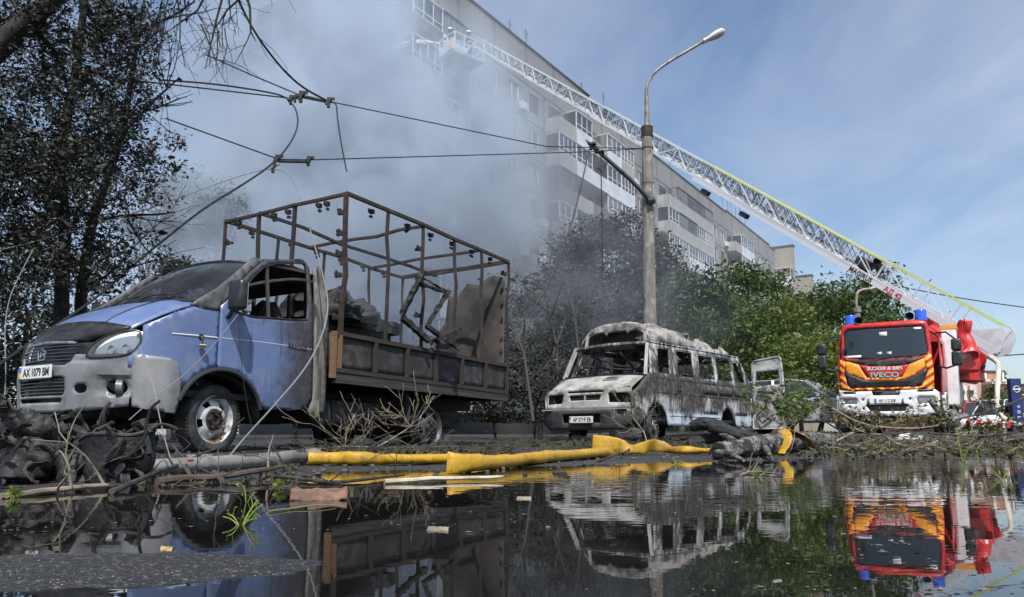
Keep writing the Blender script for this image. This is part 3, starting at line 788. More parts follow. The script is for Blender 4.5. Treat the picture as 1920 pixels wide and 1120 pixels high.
M_CLEARG = tinted('cab_glass', (.55, .6, .62), (.02, .025, .03), .1)

def wheel(parent, x, y, z, R, rr, width, steer=0.0, tyre=True, rimmat=None, hubmat=None, tyremat=None, flat=0.0, name='wheel'):
    """axis along local y, outer face towards +y"""
    e = empty(name, (x, y, z), parent); e.rotation_euler = (0, 0, steer)
    A = Matrix.Rotation(-math.pi / 2, 4, 'X')
    if tyre:
        w = width / 2
        prof = [(rr * .97, -w * .8), (rr + .02, -w * .98), (R - .05, -w), (R - .012, -w * .8), (R, -w * .45), (R, w * .45), (R - .012, w * .8), (R - .05, w), (rr + .02, w * .98), (rr * .97, w * .8)]
        m = MB().lathe(prof, 48, A)
        if flat:
            m.v = [(a, b * (1 + max(0, -c - R + 3 * flat) * 2.5), max(c, -R + flat)) for a, b, c in m.v]
        for k in range(60):     # tread blocks
            t = 2 * math.pi * k / 60
            for q in (-.55, .55):
                c = Vector((math.cos(t) * (R - .010), q * w, math.sin(t) * (R - .010)))
                if c.z < -R + flat + .02: continue
                m.box(c, (.024, w * .62, .022), Matrix.Rotation(-t, 3, 'Y'))
        m.build('tyre', tyremat or M_RUBBER, e)
    o = width / 2
    prof = [(rr, -o * .8), (rr * .9, -o * .5), (rr * .9, o * .5), (rr * .97, o * .80), (rr * 1.03, o * .92), (rr * 1.05, o * .86), (rr * 1.03, o * .82)]
    rim = MB().lathe(prof, 40, A)
    disc = MB(); N = 40
    P = [(rr * .9, o * .25), (rr * .82, o * .45), (rr * .62, o * .70), (rr * .50, o * .78), (rr * .30, o * .74), (0.001, o * .74)]
    b = len(disc.v); disc.lathe(P, N, A)
    # hand holes in the disc
    disc.f = [f for i, f in enumerate(disc.f) if not (N <= i < 2 * N and (i % (N // 5)) in (0, 1, 2))]
    rim.add(disc.v, disc.f)
    rim.build('rim', rimmat or M_RIMW, e)
    h = MB().lathe([(rr * .48, o * .79), (rr * .46, o * .88), (rr * .30, o * .92), (rr * .26, o * 1.02), (rr * .17, o * 1.04), (rr * .16, o * .9), (0.001, o * .9)], 24, A)
    for k in range(6):
        t = k * math.pi / 3; h.lathe([(.017, 0), (.017, .03), (.001, .035)], 6, Matrix.Translation((math.cos(t) * rr * .37, o * .9, math.sin(t) * rr * .37)) @ A)
    h.build('hub', hubmat or M_RUST, e)
    return e
def plate(parent, pos, right, up, w, h, s, eu=True):
    r, u = Vector(right).normalized(), Vector(up).normalized(); n = r.cross(u); R = Matrix((r, u, n)).transposed(); pos = Vector(pos)
    p = MB().box(pos, (w, h, .008), R).build('licence_plate', M_PLATE, parent, False, bevel=.003)
    MB().box(pos + r * (-w * .455) + n * .005 + u * h * .22, (w * .07, h * .40, .004), R).build('plate_band', M_BLUEF, p, False)
    MB().box(pos + r * (-w * .455) + n * .005 - u * h * .22, (w * .07, h * .40, .004), R).build('plate_band', M_YELF if eu else M_BLUEF, p, False)
    text('lettering', s, h * .88, pos + r * w * .04 - u * h * .31 + n * .006, r, u, M_INK, p, .001, sx=.80, bold=.002)
    bar('plate_frame', pos - u * (h / 2 + .006) - r * w / 2, pos - u * (h / 2 + .006) + r * w / 2, .012, .012, M_BLACKP, p)
    return p
def torus_pts(c, a, b, R, n=24): return [Vector(c) + Vector(a) * R * math.cos(2 * math.pi * k / n) + Vector(b) * R * math.sin(2 * math.pi * k / n) for k in range(n + 1)]
def surf_strip(name, pts, rad, mat, parent, n=5): return MB().tube(pts, rad, n).build(name, mat, parent)

def blue_truck():
    F = Frame(31, 1.0).pin((0, .92, 0), onG(400, 851, .033))
    root = empty('flatbed_truck', matrix=F.matrix()); tag(root, 'blue light truck with sooty cab and burnt-out open cargo frame', 'truck')
    ys = lambda x, z: .985 - .15 * max(0, (z - 1.28) / .8) ** 1.5 - .20 * max(0, (x - .42) / .55) ** 2 - (.05 * max(0, .62 - z) ** 1.0)
    def yside(u, v): return (u, ys(u, v), v)
    S = lambda P: [F.side(a, b, ys) for a, b in P]
    xf = lambda y, z: 1.165 - .44 * min(1.2, abs(y) / .99) ** 2.5 - .30 * max(0, z - .86) ** 1.3 - .10 * max(0, .66 - z)
    def fsurf(off=0): return lambda u, v: (xf(u, v) + off, u, v)
    Q = lambda P: [F.front(a, b, xf) for a, b in P]
    def mirror(P): return [(-a, b) for a, b in P]
    # arch of the front wheel in side coordinates
    def arch(r, a0, a1, n=14, cz=.315, cx=0.0): return [(cx + r * math.cos(math.radians(a0 + (a1 - a0) * k / n)), cz + r * math.sin(math.radians(a0 + (a1 - a0) * k / n))) for k in range(n + 1)]
    seam = F.side(409, 620, ys)[0]
    # fender
    ar = arch(.50, 168, 88)
    fen = [(seam, 1.44), (.36, 1.372), (.60, 1.255), (.80, 1.135)] + S([(268, 624), (263, 650), (250, 663), (241, 668), (239, 688)])
    lowz = fen[-1][1]
    fen += [(.70, lowz - .03), (.53, lowz - .05), (.46, .60)] 
    fen += [q for q in arch(.50, 34, 88, 12) if q[0] < .47 and q[0] > seam + .015] + [(seam, .815)]
    for s in (1, -1):
        fn = (lambda u, v: (u, ys(u, v), v)) if s > 0 else (lambda u, v: (u, -ys(u, v), v))
        fd = panel('front_fender', fen, [], fn, .05, M_BLUE, root, .012)
        # door with its window hole
        door = [(seam - .012, .815)] + [q for q in arch(.50, 90, 158, 12) if q[0] < seam - .03] + S([(497, 768), (574, 768), (583, 748)]) + S([(585, 650), (583, 560), (578, 503), (566, 488), (497, 487), (470, 508), (440, 541), (424, 565)]) + [(seam - .012, 1.42)]
        win = chaikin(S([(436, 592), (443, 562), (466, 526), (500, 495), (566, 493), (573, 500), (576, 596), (571, 602)]), 1)
        dr = panel('door', door, [win], fn, .05, M_BLUE, root, .03)
        bar('window_divider', fn(*F.side(500, 496, ys)), fn(*F.side(503, 599, ys)), .03, .03, M_RUSTD, dr)
        strip = [Vector(fn(*q)) + Vector((0, .008 * s, 0)) for q in S([(412, 634), (480, 641), (540, 649), (583, 656)])]
        surf_strip('trim_strip', strip, .010, simple('strip_white%d' % s, (.55, .58, .62), .4), dr)
        strip = [Vector(fn(*q)) + Vector((0, .006 * s, 0)) for q in S([(490, 716), (530, 720), (580, 725)])]
        surf_strip('trim_strip', strip, .009, simple('strip_white_low%d' % s, (.5, .53, .58), .4), dr)
        surf_strip('window_seal', [Vector(fn(*q)) + Vector((0, .012 * s, 0)) for q in win + win[:1]], .011, M_BLACKP, dr)
        # B pillar and cab corner
        bp = S([(587, 505), (600, 498), (611, 560), (614, 640), (611, 700), (606, 772), (584, 786), (576, 770), (586, 745), (588, 620)])
        panel('cab_corner', bp, [], fn, .06, M_PEEL, root, .03)
        # black arch trim, wheel housing
        tr = [Vector(fn(*q)) + Vector((0, .012 * s, 0)) for q in arch(.49, 20, 165, 22)]
        surf_strip('arch_trim', tr, .022, simple('arch_black%d' % s, (.03, .03, .033), .5), fd, 6)
        # A pillar / cowl corner
        ap = S([(472, 484), (497, 487), (470, 508), (440, 541), (424, 565), (411, 584), (385, 580), (356, 572), (372, 560), (405, 541), (440, 512)])
        panel('pillar', ap, [], fn, .05, simple('sooted_pillar%d' % s, (.045, .045, .048), .6, col2=(.10, .10, .105), scale=5), root, .02)
    # filler flap hanging on the near fender
    c = Vector(yside(*F.side(376, 632, ys)))
    m = MB().lathe([(.028, 0), (.03, .012), (.012, .02), (.001, .02)], 14, Matrix.Translation(c) @ Matrix.Rotation(-math.pi / 2, 4, 'X'))
    m.tube([c + Vector((0, .02, 0)), c + Vector((0, .035, -.03)), c + Vector((0, .03, -.065))], .006, 5); m.build('side_repeater', M_BLACKP, root)
    c2 = c + Vector((0, .045, -.085)); MB().lathe([(.04, -.012), (.045, 0), (.03, .018), (.001, .022)], 14, Matrix.Translation(c2) @ Matrix.Diagonal((1, .7, .55, 1))).build('repeater_lens', simple('amber', (.5, .33, .1), .4), root)
    surf_strip('trim_strip', [Vector(yside(*q)) + Vector((0, .006, 0)) for q in S([(322, 626), (345, 628), (380, 631), (407, 634)])], .009, simple('strip_white_f', (.5, .53, .58), .4), root)
    # badge
    b0 = Vector(yside(*F.side(556, 651, ys)))
    bd = MB().box(b0 + Vector((0, .012, 0)), (.26, .012, .055), Matrix.Rotation(math.radians(-1), 3, 'Y')).build('badge', M_BLACKP, root)
    text('lettering', 'ГАЗель', .06, b0 + Vector((.0, .022, -.02)), (-1, 0, 0), (0, 0, 1), M_STEEL, bd, .002)
    # ---- the front
    outer = Q([(42, 672), (60, 652), (110, 643), (180, 642), (163, 662), (161, 670), (165, 674), (200, 671), (238, 668)]) 
    outer = [(-.40, .985), (0, 1.0), (.33, .985)] + Q([(180, 642), (163, 662), (161, 671), (200, 672), (238, 669)])
    rgt = [(.93, .86), (.985, .86), (.985, .80), (.97, .62), (.93, .50)]
    # mirror-symmetric outline built from its right half
    half = [(0, 1.0), (.36, .985), (.40, .97), (.33, .89), (.35, .865), (.60, .862), (.80, .872), (.864, .87), (.864, .62), (.84, .41), (.60, .37), (.30, .355), (0, .35)]
    outl = half + [(-a, b) for a, b in half[-2:0:-1]]
    gr1 = [(-.42, .735), (.33, .735), (.40, .80), (.47, .955), (.43, .963), (0, .975), (-.43, .963), (-.47, .955), (-.44, .80)]
    gr1 = [(0, .775), (.36, .765), (.42, .86), (.47, .945), (.44, .955), (0, .97), (-.44, .955), (-.47, .945), (-.42, .86), (-.36, .765)]
    gr2 = [(-.34, .50), (.34, .50), (.37, .52), (.37, .655), (.34, .665), (-.34, .665), (-.37, .655), (-.37, .52)]
    gr3 = [(-.33, .44), (.33, .44), (.34, .475), (-.34, .475)]
    # take the measured height of the grille and bumper from the photograph
    zt = F.front(90, 650, xf)[1]; zb = F.front(80, 757, xf)[1]
    hook = chaikin([(.47, .52), (.57, .52), (.575, .60), (.465, .60)], 1)
    fog = [(.75 + .068 * math.cos(k * .4488), .575 + .068 * math.sin(k * .4488)) for k in range(14)]
    holes = [gr1, gr2, gr3, hook, fog, [(-a, b) for a, b in hook][::-1], [(-a, b) for a, b in fog][::-1]]
    def bsurf(u, v):
        v = v
        o = .0
        if v < .80: o += .035 * sstep(.80, .77, v) * (1 - sstep(.5, .85, abs(u)))
        if .49 < v < .68 and abs(u) > .60: o -= .035 * sstep(.60, .66, abs(u)) * sstep(.49, .52, v) * sstep(.68, .65, v)
        return (xf(u, v) + o, u, v)
    bump_o = panel('bumper', outl, holes, bsurf, .035, M_GREYP, root, .012)
    for s in (1, -1):           # bumper ends running back to the wheel arch
        fn = (lambda u, v: (u, s * (ys(u, v) + .012 + .026 * sstep(.46, .62, u) - .03 * (max(0, u - .70) / .14) ** 2), v))
        be = [(.853, .870), (.60, .855), (.50, .815), (.455, .66), (.455, .50), (.49, .36), (.835, .405), (.853, .62)]
        panel('bumper_end', be, [], fn, .03, M_GREYP, root, .012)
        MB().lathe([(.07, 0), (.065, -.05), (.03, -.06), (.001, -.06)], 18, Matrix.Translation((xf(.75, .575) - .02, s * .75, .575)) @ Matrix.Rotation(math.pi / 2, 4, 'Y') @ Matrix.Rotation(s * .7, 4, 'X')).build('fog_lamp_socket', M_GREYP, bump_o)
    # grille slats
    back = MB().grid(lambda a, b: (xf(-.5 + a, .42 + .56 * b) - .07, -.5 + a, .42 + .56 * b), 16, 10).build('grille_backing', M_BLACKP, root)
    for k in range(6):
        z = .79 + k * .031; w = .36 + (z - .765) * .5
        MB().tube([(xf(y, z) - .005, y, z) for y in np.linspace(-w, w, 13)], .0085, 5).build('grille_slat', simple('slat_black', (.03, .03, .032), .3) if k == 0 else bpy.data.materials['slat_black'], root)
    for k in range(5):
        z = .525 + k * .03
        MB().tube([(xf(y, z) + .025, y, z) for y in np.linspace(-.36, .36, 13)], .008, 5).build('grille_slat', bpy.data.materials['slat_black'], root)
    panel('grille_band', [(-.36, .67), (.36, .67), (.37, .765), (-.37, .765)], [], lambda u, v: (xf(u, v) + .012, u, v), .08, M_BLACKP, root, .01)
    em = [Vector((xf(0, .86) + .015, a, b)) for a, b in ((-.045, .825), (.045, .825), (.06, .90), (0, .925), (-.06, .90))]
    e = MB().tube(em + em[:1], .009, 6); e.tube([em[0] + Vector((0, .02, .03)), em[3] - Vector((0, 0, .02))], .010, 6); e.tube([em[1] + Vector((0, -.02, .04)), em[2] - Vector((0, .03, .01))], .009, 6)
    e.build('emblem', M_CHROME, root)
    plate(root, (xf(0, .715) + .055, -.01, .715), (0, 1, 0), (0.05, 0, 1), .54, .115, 'AX 1079 BM')
    # headlights: bowl behind a clear lens that wraps the corner
    hl = Q([(164, 671), (166, 660), (180, 643), (206, 628), (240, 620), (262, 620), (268, 627), (265, 645), (252, 660), (238, 667), (200, 671)])
    for s in (1, -1):
        ou = chaikin([(s * a, b) for a, b in hl], 1)
        if s < 0: ou = ou[::-1]
        h = panel('headlight', ou, [], fsurf(-.055), .03, simple('reflector', (.75, .76, .77), .3, .3) if s > 0 else bpy.data.materials['reflector'], root, .006)
        panel('lens', ou, [], fsurf(.012), .03, M_LAMPC, h, 0)
        for (a, b) in ((205, 657), (232, 655)):
            u, v = F.front(a, b, xf); c = Vector((xf(u, v) - .03, s * u, v))
            MB().lathe([(.048, .02), (.05, .012), (.038, -.01), (.02, -.03), (.001, -.032)], 18, Matrix.Translation(c) @ Matrix.Rotation(math.pi / 2, 4, 'Y')).build('lamp_bowl', M_CHROME, h)
        surf_strip('lamp_seal', [Vector((xf(a, b) + .012, a, b)) for a, b in ou + ou[:1]], .008, M_BLACKP, h)
        u, v = F.front(257, 629, xf); MB().lathe([(.022, 0), (.02, .012), (.001, .02)], 12, Matrix.Translation((xf(u, v) - .02, s * u, v)) @ Matrix.Rotation(math.pi / 2, 4, 'Y')).build('turn_signal', bpy.data.materials['amber'], h)
    # bonnet, loft between centre line and side edge
    cen = [(1.13, .985), (1.09, 1.06), (1.0, 1.14), (.85, 1.26), (.65, 1.375), (.45, 1.46), (.33, 1.49)]
    edg = [(1.0, .965), (.93, 1.03), (.86, 1.085), (.78, 1.15), (.60, 1.265), (.36, 1.385), (.16, 1.44)]
    wid = [.40, .60, .76, .80, .835, .855, .865]
    tt = np.linspace(0, 1, 7)
    def hood(t, v):
        w = abs(v) ** 2.3; a = [np.interp(t, tt, [q[k] for q in cen]) for k in (0, 1)]; b = [np.interp(t, tt, [q[k] for q in edg]) for k in (0, 1)]
        cr = .018 * math.exp(-((abs(v) - .62) / .06) ** 2) * sstep(.3, .6, t)
        return (a[0] * (1 - w) + b[0] * w, v * np.interp(t, tt, wid), a[1] * (1 - w) + b[1] * w + cr)
    hb = MB().grid(lambda a, b: hood(.36 + .64 * a, -1 + 2 * b), 16, 30).build('bonnet', M_BLUE, root, solid=.02)
    MB().grid(lambda a, b: tuple(Vector(hood(.40 * a, -1 + 2 * b)) + Vector((.012, 0, .016))), 10, 30).build('bonnet_guard', M_BLACKP, root, solid=.012)
    for s in (-1, 1):
        surf_strip('bonnet_crease', [Vector(hood(t, s * .60)) + Vector((0, 0, .004)) for t in np.linspace(.38, 1, 9)], .006, M_BLACKP, hb, 4)
    # cowl, windscreen, roof
    wc0, we0, wc1, we1 = (.31, 1.50), (.10, 1.47), (-.40, 2.055), (-.46, 1.99)
    def wind(a, v):
        w = abs(v) ** 2.2; y = v * (.86 - .12 * a)
        x0 = wc0[0] * (1 - w) + we0[0] * w; z0 = wc0[1] * (1 - w) + we0[1] * w; x1 = wc1[0] * (1 - w) + we1[0] * w; z1 = wc1[1] * (1 - w) + we1[1] * w
        return (x0 + (x1 - x0) * a, y, z0 + (z1 - z0) * a + .05 * math.sin(a * math.pi))
    ws = MB().grid(lambda a, b: wind(a, -1 + 2 * b), 10, 20).build('windscreen', M_SMOKEG, root)
    fr = [Vector(wind(0, v)) for v in np.linspace(-1, 1, 15)] + [Vector(wind(a, 1)) for a in np.linspace(.1, 1, 6)] + [Vector(wind(1, v)) for v in np.linspace(.9, -1, 14)] + [Vector(wind(a, -1)) for a in np.linspace(.9, 0, 6)]
    surf_strip('windscreen_seal', fr, .020, M_BLACKP, ws, 6)
    MB().grid(lambda a, b: tuple(Vector(hood(1, -1 + 2 * b)).lerp(Vector(wind(0, -1 + 2 * b)), a) + Vector((0, 0, -.012 + .012 * a))), 3, 20).build('cowl', M_BLACKP, root, solid=.01)
    for (y0, y1) in ((-.62, .05), (-.02, .60)):
        p = Vector(wind(0, y0)) + Vector((.05, 0, .01)); q = Vector(wind(.10, y1)) + Vector((.035, 0, .01))
        MB().tube([p, p.lerp(q, .5) + Vector((.02, 0, .02)), q], .010, 5).tube([p.lerp(q, .2) + Vector((0, 0, -.01)), q + Vector((0, .12, .005))], .008, 4).build('wiper', M_BLACKP, root)
    rc = [(-.40, 2.062), (-.62, 2.125), (-.95, 2.16), (-1.22, 2.14), (-1.33, 2.07)]
    def roof(a, v):
        w = abs(v) ** 3.0; x = np.interp(a, np.linspace(0, 1, 5), [q[0] for q in rc]); z = np.interp(a, np.linspace(0, 1, 5), [q[1] for q in rc])
        return (x - .05 * w * (1 - a), v * .80, z - (.085 + .01 * a) * w)
    MB().grid(lambda a, b: roof(a, -1 + 2 * b), 10, 22).build('cab_roof', M_PEEL, root, solid=.02)
    for s in (-1, 1):
        MB().grid(lambda a, b: tuple(Vector(roof(a, s)).lerp(Vector((rc[0][0] - .06 - a * .87, s * ys(-.5, 1.99), 1.985 + .03 * a)), b)), 10, 3).build('roof_gutter', M_RUSTD, root, solid=.02)
    # cab rear wall with its window hole, floor, dash, seats
    panel('cab_back', [(-.86, .55), (.86, .55), (.90, 1.4), (.80, 2.06), (-.80, 2.06), (-.90, 1.4)], [[(-.55, 1.45), (.62, 1.45), (.6, 1.86), (-.53, 1.86)]], lambda u, v: (-1.36, u, v), .2, M_RUSTD, root, .02)
    MB().box((-.4, 0, .56), (1.8, 1.8, .06)).box((.35, 0, .95), (.1, 1.7, .75)).build('cab_floor', M_CHAR, root)
    MB().grid(lambda a, b: (.18 - .3 * a, -.82 + 1.64 * b, 1.30 + .06 * math.sin(a * 3)), 4, 10).build('dashboard', M_CHAR, root, solid=.12)
    for y in (-.42, .42):
        m = MB(); m.grid(lambda a, b: tuple(wobble((-.75 - .22 * a + .05 * math.sin(b * 3.1), y + (-.24 + .48 * b) * (1 - .35 * max(0, a - .75) * 4), .85 + .85 * a), 6, .05)), 8, 8); m.build('seat', M_CHAR, root, solid=.09)
    MB().tube(torus_pts((-.22, .40, 1.38), (0, 1, 0), (-.55, 0, .83), .20), .014, 6).tube([(-.22, .4, 1.38), (.05, .4, 1.15)], .02, 5).build('steering_wheel', M_CHAR, root)
    # near and far mirror
    for s in (1, -1):
        c = Vector((.02, s * 1.16, 1.52))
        m = MB().box(c, (.10, .20, .30)).build('door_mirror', M_BLACKP, root, bevel=.035)
        MB().tube([c + Vector((0, -s * .05, -.13)), c + Vector((-.02, -s * .14, -.20)), c + Vector((-.03, -s * .22, -.20))], .022, 7).build('mirror_arm', M_BLACKP, m)
        MB().box(c + Vector((-.052, 0, 0)), (.006, .16, .25)).build('mirror_glass', M_CHROME, m)
    # wheels
    wheel(root, 0, .81, .325, .335, .225, .20, .12, flat=.035)
    wheel(root, 0, -.81, .325, .335, .225, .20, .12)
    for s in (1, -1):
        for y in (.88, .66):
            w = wheel(root, -3.36, s * y, .345, .30, .245, .19, 0, tyre=False, rimmat=M_BSTEEL if (s > 0 and y > .8) else M_RUSTD, hubmat=M_RUSTD)
            if s < 0: w.rotation_euler = (0, 0, math.pi)
    hs = MB().grid(lambda a, b: ((.55 * math.cos(math.pi * a)), .55 + .36 * b, .32 + .46 * math.sin(math.pi * a)), 14, 3); hs.build('wheel_housing', M_CHAR, root, solid=.02)
    hs = MB().grid(lambda a, b: ((.55 * math.cos(math.pi * a)), -.55 - .36 * b, .32 + .46 * math.sin(math.pi * a)), 14, 3); hs.build('wheel_housing', M_CHAR, root, solid=.02)
    # chassis: burnt, and coloured charcoal to stand in for shade underneath
    XA0 = -1.43
    for s in (1, -1): bar('chassis_rail', (.9, s * .38, .55), (-5.1, s * .38, .74), .08, .17, M_CHAR, root)
    for x in (.6, -.6, -1.8, -2.8, -3.9, -5.0): bar('cross_member', (x, -.34, .55 - .03 * x), (x, .34, .55 - .03 * x), .08, .1, M_CHAR, root)
    for x in np.linspace(XA0 - .2, -5.0, 7): bar('bed_bearer', (x, -1.0, .835), (x, 1.0, .835), .06, .07, M_CHAR, root)
    for s in (1, -1):
        panel('mud_flap', [(s * .62, .33), (s * 1.0, .33), (s * 1.0, .78), (s * .62, .78)], [], lambda u, v: (-2.85 + .03 * math.sin(v * 9), u, v), .1, M_CHAR, root, .012)
    MB().tube([(-.6, -.1, .42), (-1.6, -.05, .45), (-3.3, 0, .33)], .045, 8).build('drive_shaft', M_CHAR, root)
    MB().box((-1.0, .1, .52), (.9, .5, .38)).build('gearbox_filler', M_CHAR, root, bevel=.08)  # dark filler box added so the open underside looks shaded
    MB().box((-4.4, -.2, .62), (.62, .62, .18)).build('spare_carrier_filler', M_CHAR, root, bevel=.05)  # second filler box, added to darken the rear underside
    MB().tube([(-.9, -.5, .45), (-2.0, -.55, .45), (-2.6, -.5, .48)], .09, 10).build('silencer', M_CHAR, root)
    MB().tube([(-3.36, -.8, .30), (-3.36, -.2, .30), (-3.36, 0, .30), (-3.36, .2, .30), (-3.36, .8, .30)], [.05, .06, .16, .06, .05], 12).build('rear_axle', M_RUSTD, root)
    MB().tube([(0, -.75, .28), (0, .75, .28)], .04, 8).build('front_axle', M_RUSTD, root)
    m = MB().box((-1.95, .62, .47), (1.0, .40, .30)); 
    m.build('fuel_tank', M_BURNP, root, bevel=.06)
    for x in (-1.65, -2.2): MB().tube([(x, .83, .33), (x, .835, .6), (x, .5, .66)], .018, 5).build('tank_strap', M_RUSTD, root)
    MB().box((.2, 0, .50), (.9, .6, .35)).build('engine', M_CHAR, root, bevel=.05)
    MB().box((-4.6, .25, .5), (.5, .35, .25)).build('spare_bracket', M_BURNP, root, bevel=.03)
    for s in (.4, .62): MB().tube([(-2.5, s * 1.1, .62), (-3.36, s * 1.1, .42), (-4.3, s * 1.1, .62)], .03, 5).build('leaf_spring', M_RUSTD, root)
    # ---- cargo bed, sides and frame
    XA, XB, HW = -1.43, -5.16, 1.06
    tilt = 0.0
    bar('bed_floor', (XA, 0, .90), (XB, 0, .90), 2 * HW - .04, .05, M_BURNP, root)
    for s in (1, -1):
        bar('bed_sill', (XA, s * (HW - .01), .845), (XB, s * (HW - .01), .855), .05, .11, M_BURNP if s > 0 else M_RUSTD, root)
        bar('side_top_rail', (XA, s * HW, 1.355), (XB, s * HW, 1.345), .045, .05, M_RUST, root)
        bar('side_bottom_rail', (XA, s * HW, .935), (XB, s * HW, .93), .045, .05, M_RUSTD, root)
        n = 6; xs = [XA - .06 + (XB - XA + .08) * k / n for k in range(n + 1)]
        for k in range(n):
            o = MB().grid(lambda a, b: (xs[k] - .02 + (xs[k + 1] - xs[k] + .04) * a, s * (HW - .015 + .012 * mnoise.noise(Vector((k * 3 + a * 2, b * 2, s)))), .955 + .38 * b), 8, 5).build('side_panel', M_BURNP, root, solid=.006)
        for k in range(n + 1): bar('side_post', (xs[k], s * (HW + .006), .955), (xs[k], s * (HW + .006), 1.335), .04, .05, M_RUSTD if k else M_ORUST, root, up=(1, 0, 0))
    bar('corner_stake', (XA + .03, HW, .84), (XA + .03, HW, 1.37), .05, .06, M_ORUST, root, up=(0, 1, 0))
    panel('front_board', [(-HW, .92), (HW, .92), (HW, 1.36), (-HW, 1.36)], [], lambda u, v: (XA + .01, u, v), .3, M_RUSTD, root, .02)
    panel('tail_board', [(-HW, .92), (HW, .92), (HW, 1.33), (-HW, 1.33)], [], lambda u, v: (XB - .01, u, v), .3, M_RUSTD, root, .02)
    ZT = 3.02; XF, XR = -1.50, -5.16
    def bent(name, p, q, w, mat, sag=.0, par=root, seed=0):
        p, q = Vector(p), Vector(q); r = random.Random(seed + int(abs(p.x * 97 + p.y * 13 + q.z * 7) * 10))
        P = [p.lerp(q, t) + (Vector((r.uniform(-1, 1), r.uniform(-1, 1), r.uniform(-1, 1))) * sag * math.sin(t * math.pi)) for t in np.linspace(0, 1, 6)]
        m = MB()
        m.tube(P, w * .7, 4); return m.build(name, mat, par, False)
    # posts read from the photograph on the near side
    near = [XF, F.side(727, 500, HW)[0], F.side(793, 520, HW)[0], F.side(852, 540, HW)[0], F.side(903, 560, HW)[0], XR]
    for i, x in enumerate(near): bent('frame_post', (x, HW, 1.37), (x + (.0 if i in (0, 5) else .02), HW, ZT - .02), .034 if i else .045, M_RUST if i in (0, 2) else M_RUSTD, .03)
    for i, x in enumerate((XF, -2.4, -3.3, -4.3, XR)): bent('frame_post', (x, -HW, 1.37), (x, -HW, ZT - .03), .032, M_RUSTD, .03)
    for y in (-.42, .22): bent('frame_post', (XF, y, 1.37), (XF, y, ZT - .02), .04, M_RUSTD, .02)
    bent('top_rail', (XF, HW, ZT), (XR, HW, ZT - .03), .042, M_RUST, .012); bent('top_rail', (XF, -HW, ZT - .02), (XR, -HW, ZT - .05), .042, M_RUSTD, .02)
    bent('top_rail', (XF, -.42, ZT - .01), (XR, -.35, ZT - .1), .038, M_RUSTD, .03)
    for x in (XF, near[2], near[4], XR): bent('top_crossbar', (x, -HW, ZT - .03), (x, HW, ZT - .01), .036, M_RUST if x == XF else M_RUSTD, .02)
    rb = random.Random(4)
    def bracket(p, d):
        p = Vector(p); m = MB().box(p + Vector(d) * .05, (.05, .05, .05)).box(p + Vector(d) * .11, (.035, .02 + .04 * rb.random(), .03), Matrix.Rotation(rb.uniform(-.8, .8), 3, 'X')).box(p + Vector(d) * .07 + Vector((.03, 0, .02)), (.06, .015, .05), Matrix.Rotation(rb.uniform(-.6, .6), 3, 'Y'))
        m.build('slat_bracket', M_RUSTD, root, False)
    for x in (-2.0, -2.7, -3.2, -3.7, -4.2, -4.7): bracket((x, HW - .03, ZT - .03), (0, -.25, -1)); bracket((x + .1, -HW + .03, ZT - .04), (0, .3, -1))
    for y in (-.8, -.15, .1, .62, .75): bracket((XF, y, ZT - .03), (-.2, 0, -1))
    for z in (1.55, 1.75, 2.05, 2.3, 2.55, 2.8): bracket((XF, HW - .02, z), (-.3, -1, 0)); bracket((XR, HW - .02, z), (.5, -.6, 0))
    for z in (1.8, 2.3, 2.7): bracket((XF, -HW, z), (-.3, .9, 0)); bracket((near[2], HW, z), (0, -1, 0))
    # sheet still standing at the tail
    pts = [(-.25, 1.0), (1.03, 1.0), (1.04, 2.72), (.8, 2.80), (.55, 2.66), (.3, 2.72), (.1, 2.5), (-.05, 2.55), (-.1, 2.1), (-.28, 1.9)]
    panel('tail_sheet', pts, [], lambda u, v: (XR + .05 + .06 * mnoise.noise(Vector((u * 2.5, v * 1.2, 3))), u, v), .08, simple('scorched_tail_sheet', (.050, .045, .042), .85, col2=(.022, .021, .02), scale=2.2, col3=(.10, .062, .046), scale3=1.6, lo3=.55, hi3=.72), root, .008)
    bent('tail_rail', (XR + .02, -HW, 2.95), (XR + .02, HW, 2.98), .03, M_RUST, .02)
    return F, root
FT_, TRUCK = blue_truck()

# charred cargo: boards and beams that lie loose in the bed
def charred_plank(F, p, q, w, h, seed, label, group='charred timber in the truck bed'):
    p, q = Vector(F.w(p)), Vector(F.w(q)); d = q - p; R = basis(p, q); n = max(6, int(d.length / .05)); r = random.Random(seed); m = MB(); b = []
    for i in range(n + 1):
        c = p + d * i / n; wx = w * r.uniform(.78, 1.08); hx = h * r.uniform(.75, 1.1)
        for sy, sz in ((-1, -1), (1, -1), (1, 1), (-1, 1)): m.v.append(tuple(c + R @ Vector((0, sy * wx / 2 + r.uniform(-.01, .01), sz * hx / 2 + r.uniform(-.008, .008)))))
    for i in range(n):
        for k in range(4): m.f.append((i * 4 + k, i * 4 + (k + 1) % 4, i * 4 + 4 + (k + 1) % 4, i * 4 + 4 + k))
    m.f += [(3, 2, 1, 0), (n * 4, n * 4 + 1, n * 4 + 2, n * 4 + 3)]
    return tag(m.build('charred_plank', M_CHAR, None, False), label, 'plank', group)
r_ = random.Random(9)
zz = .945
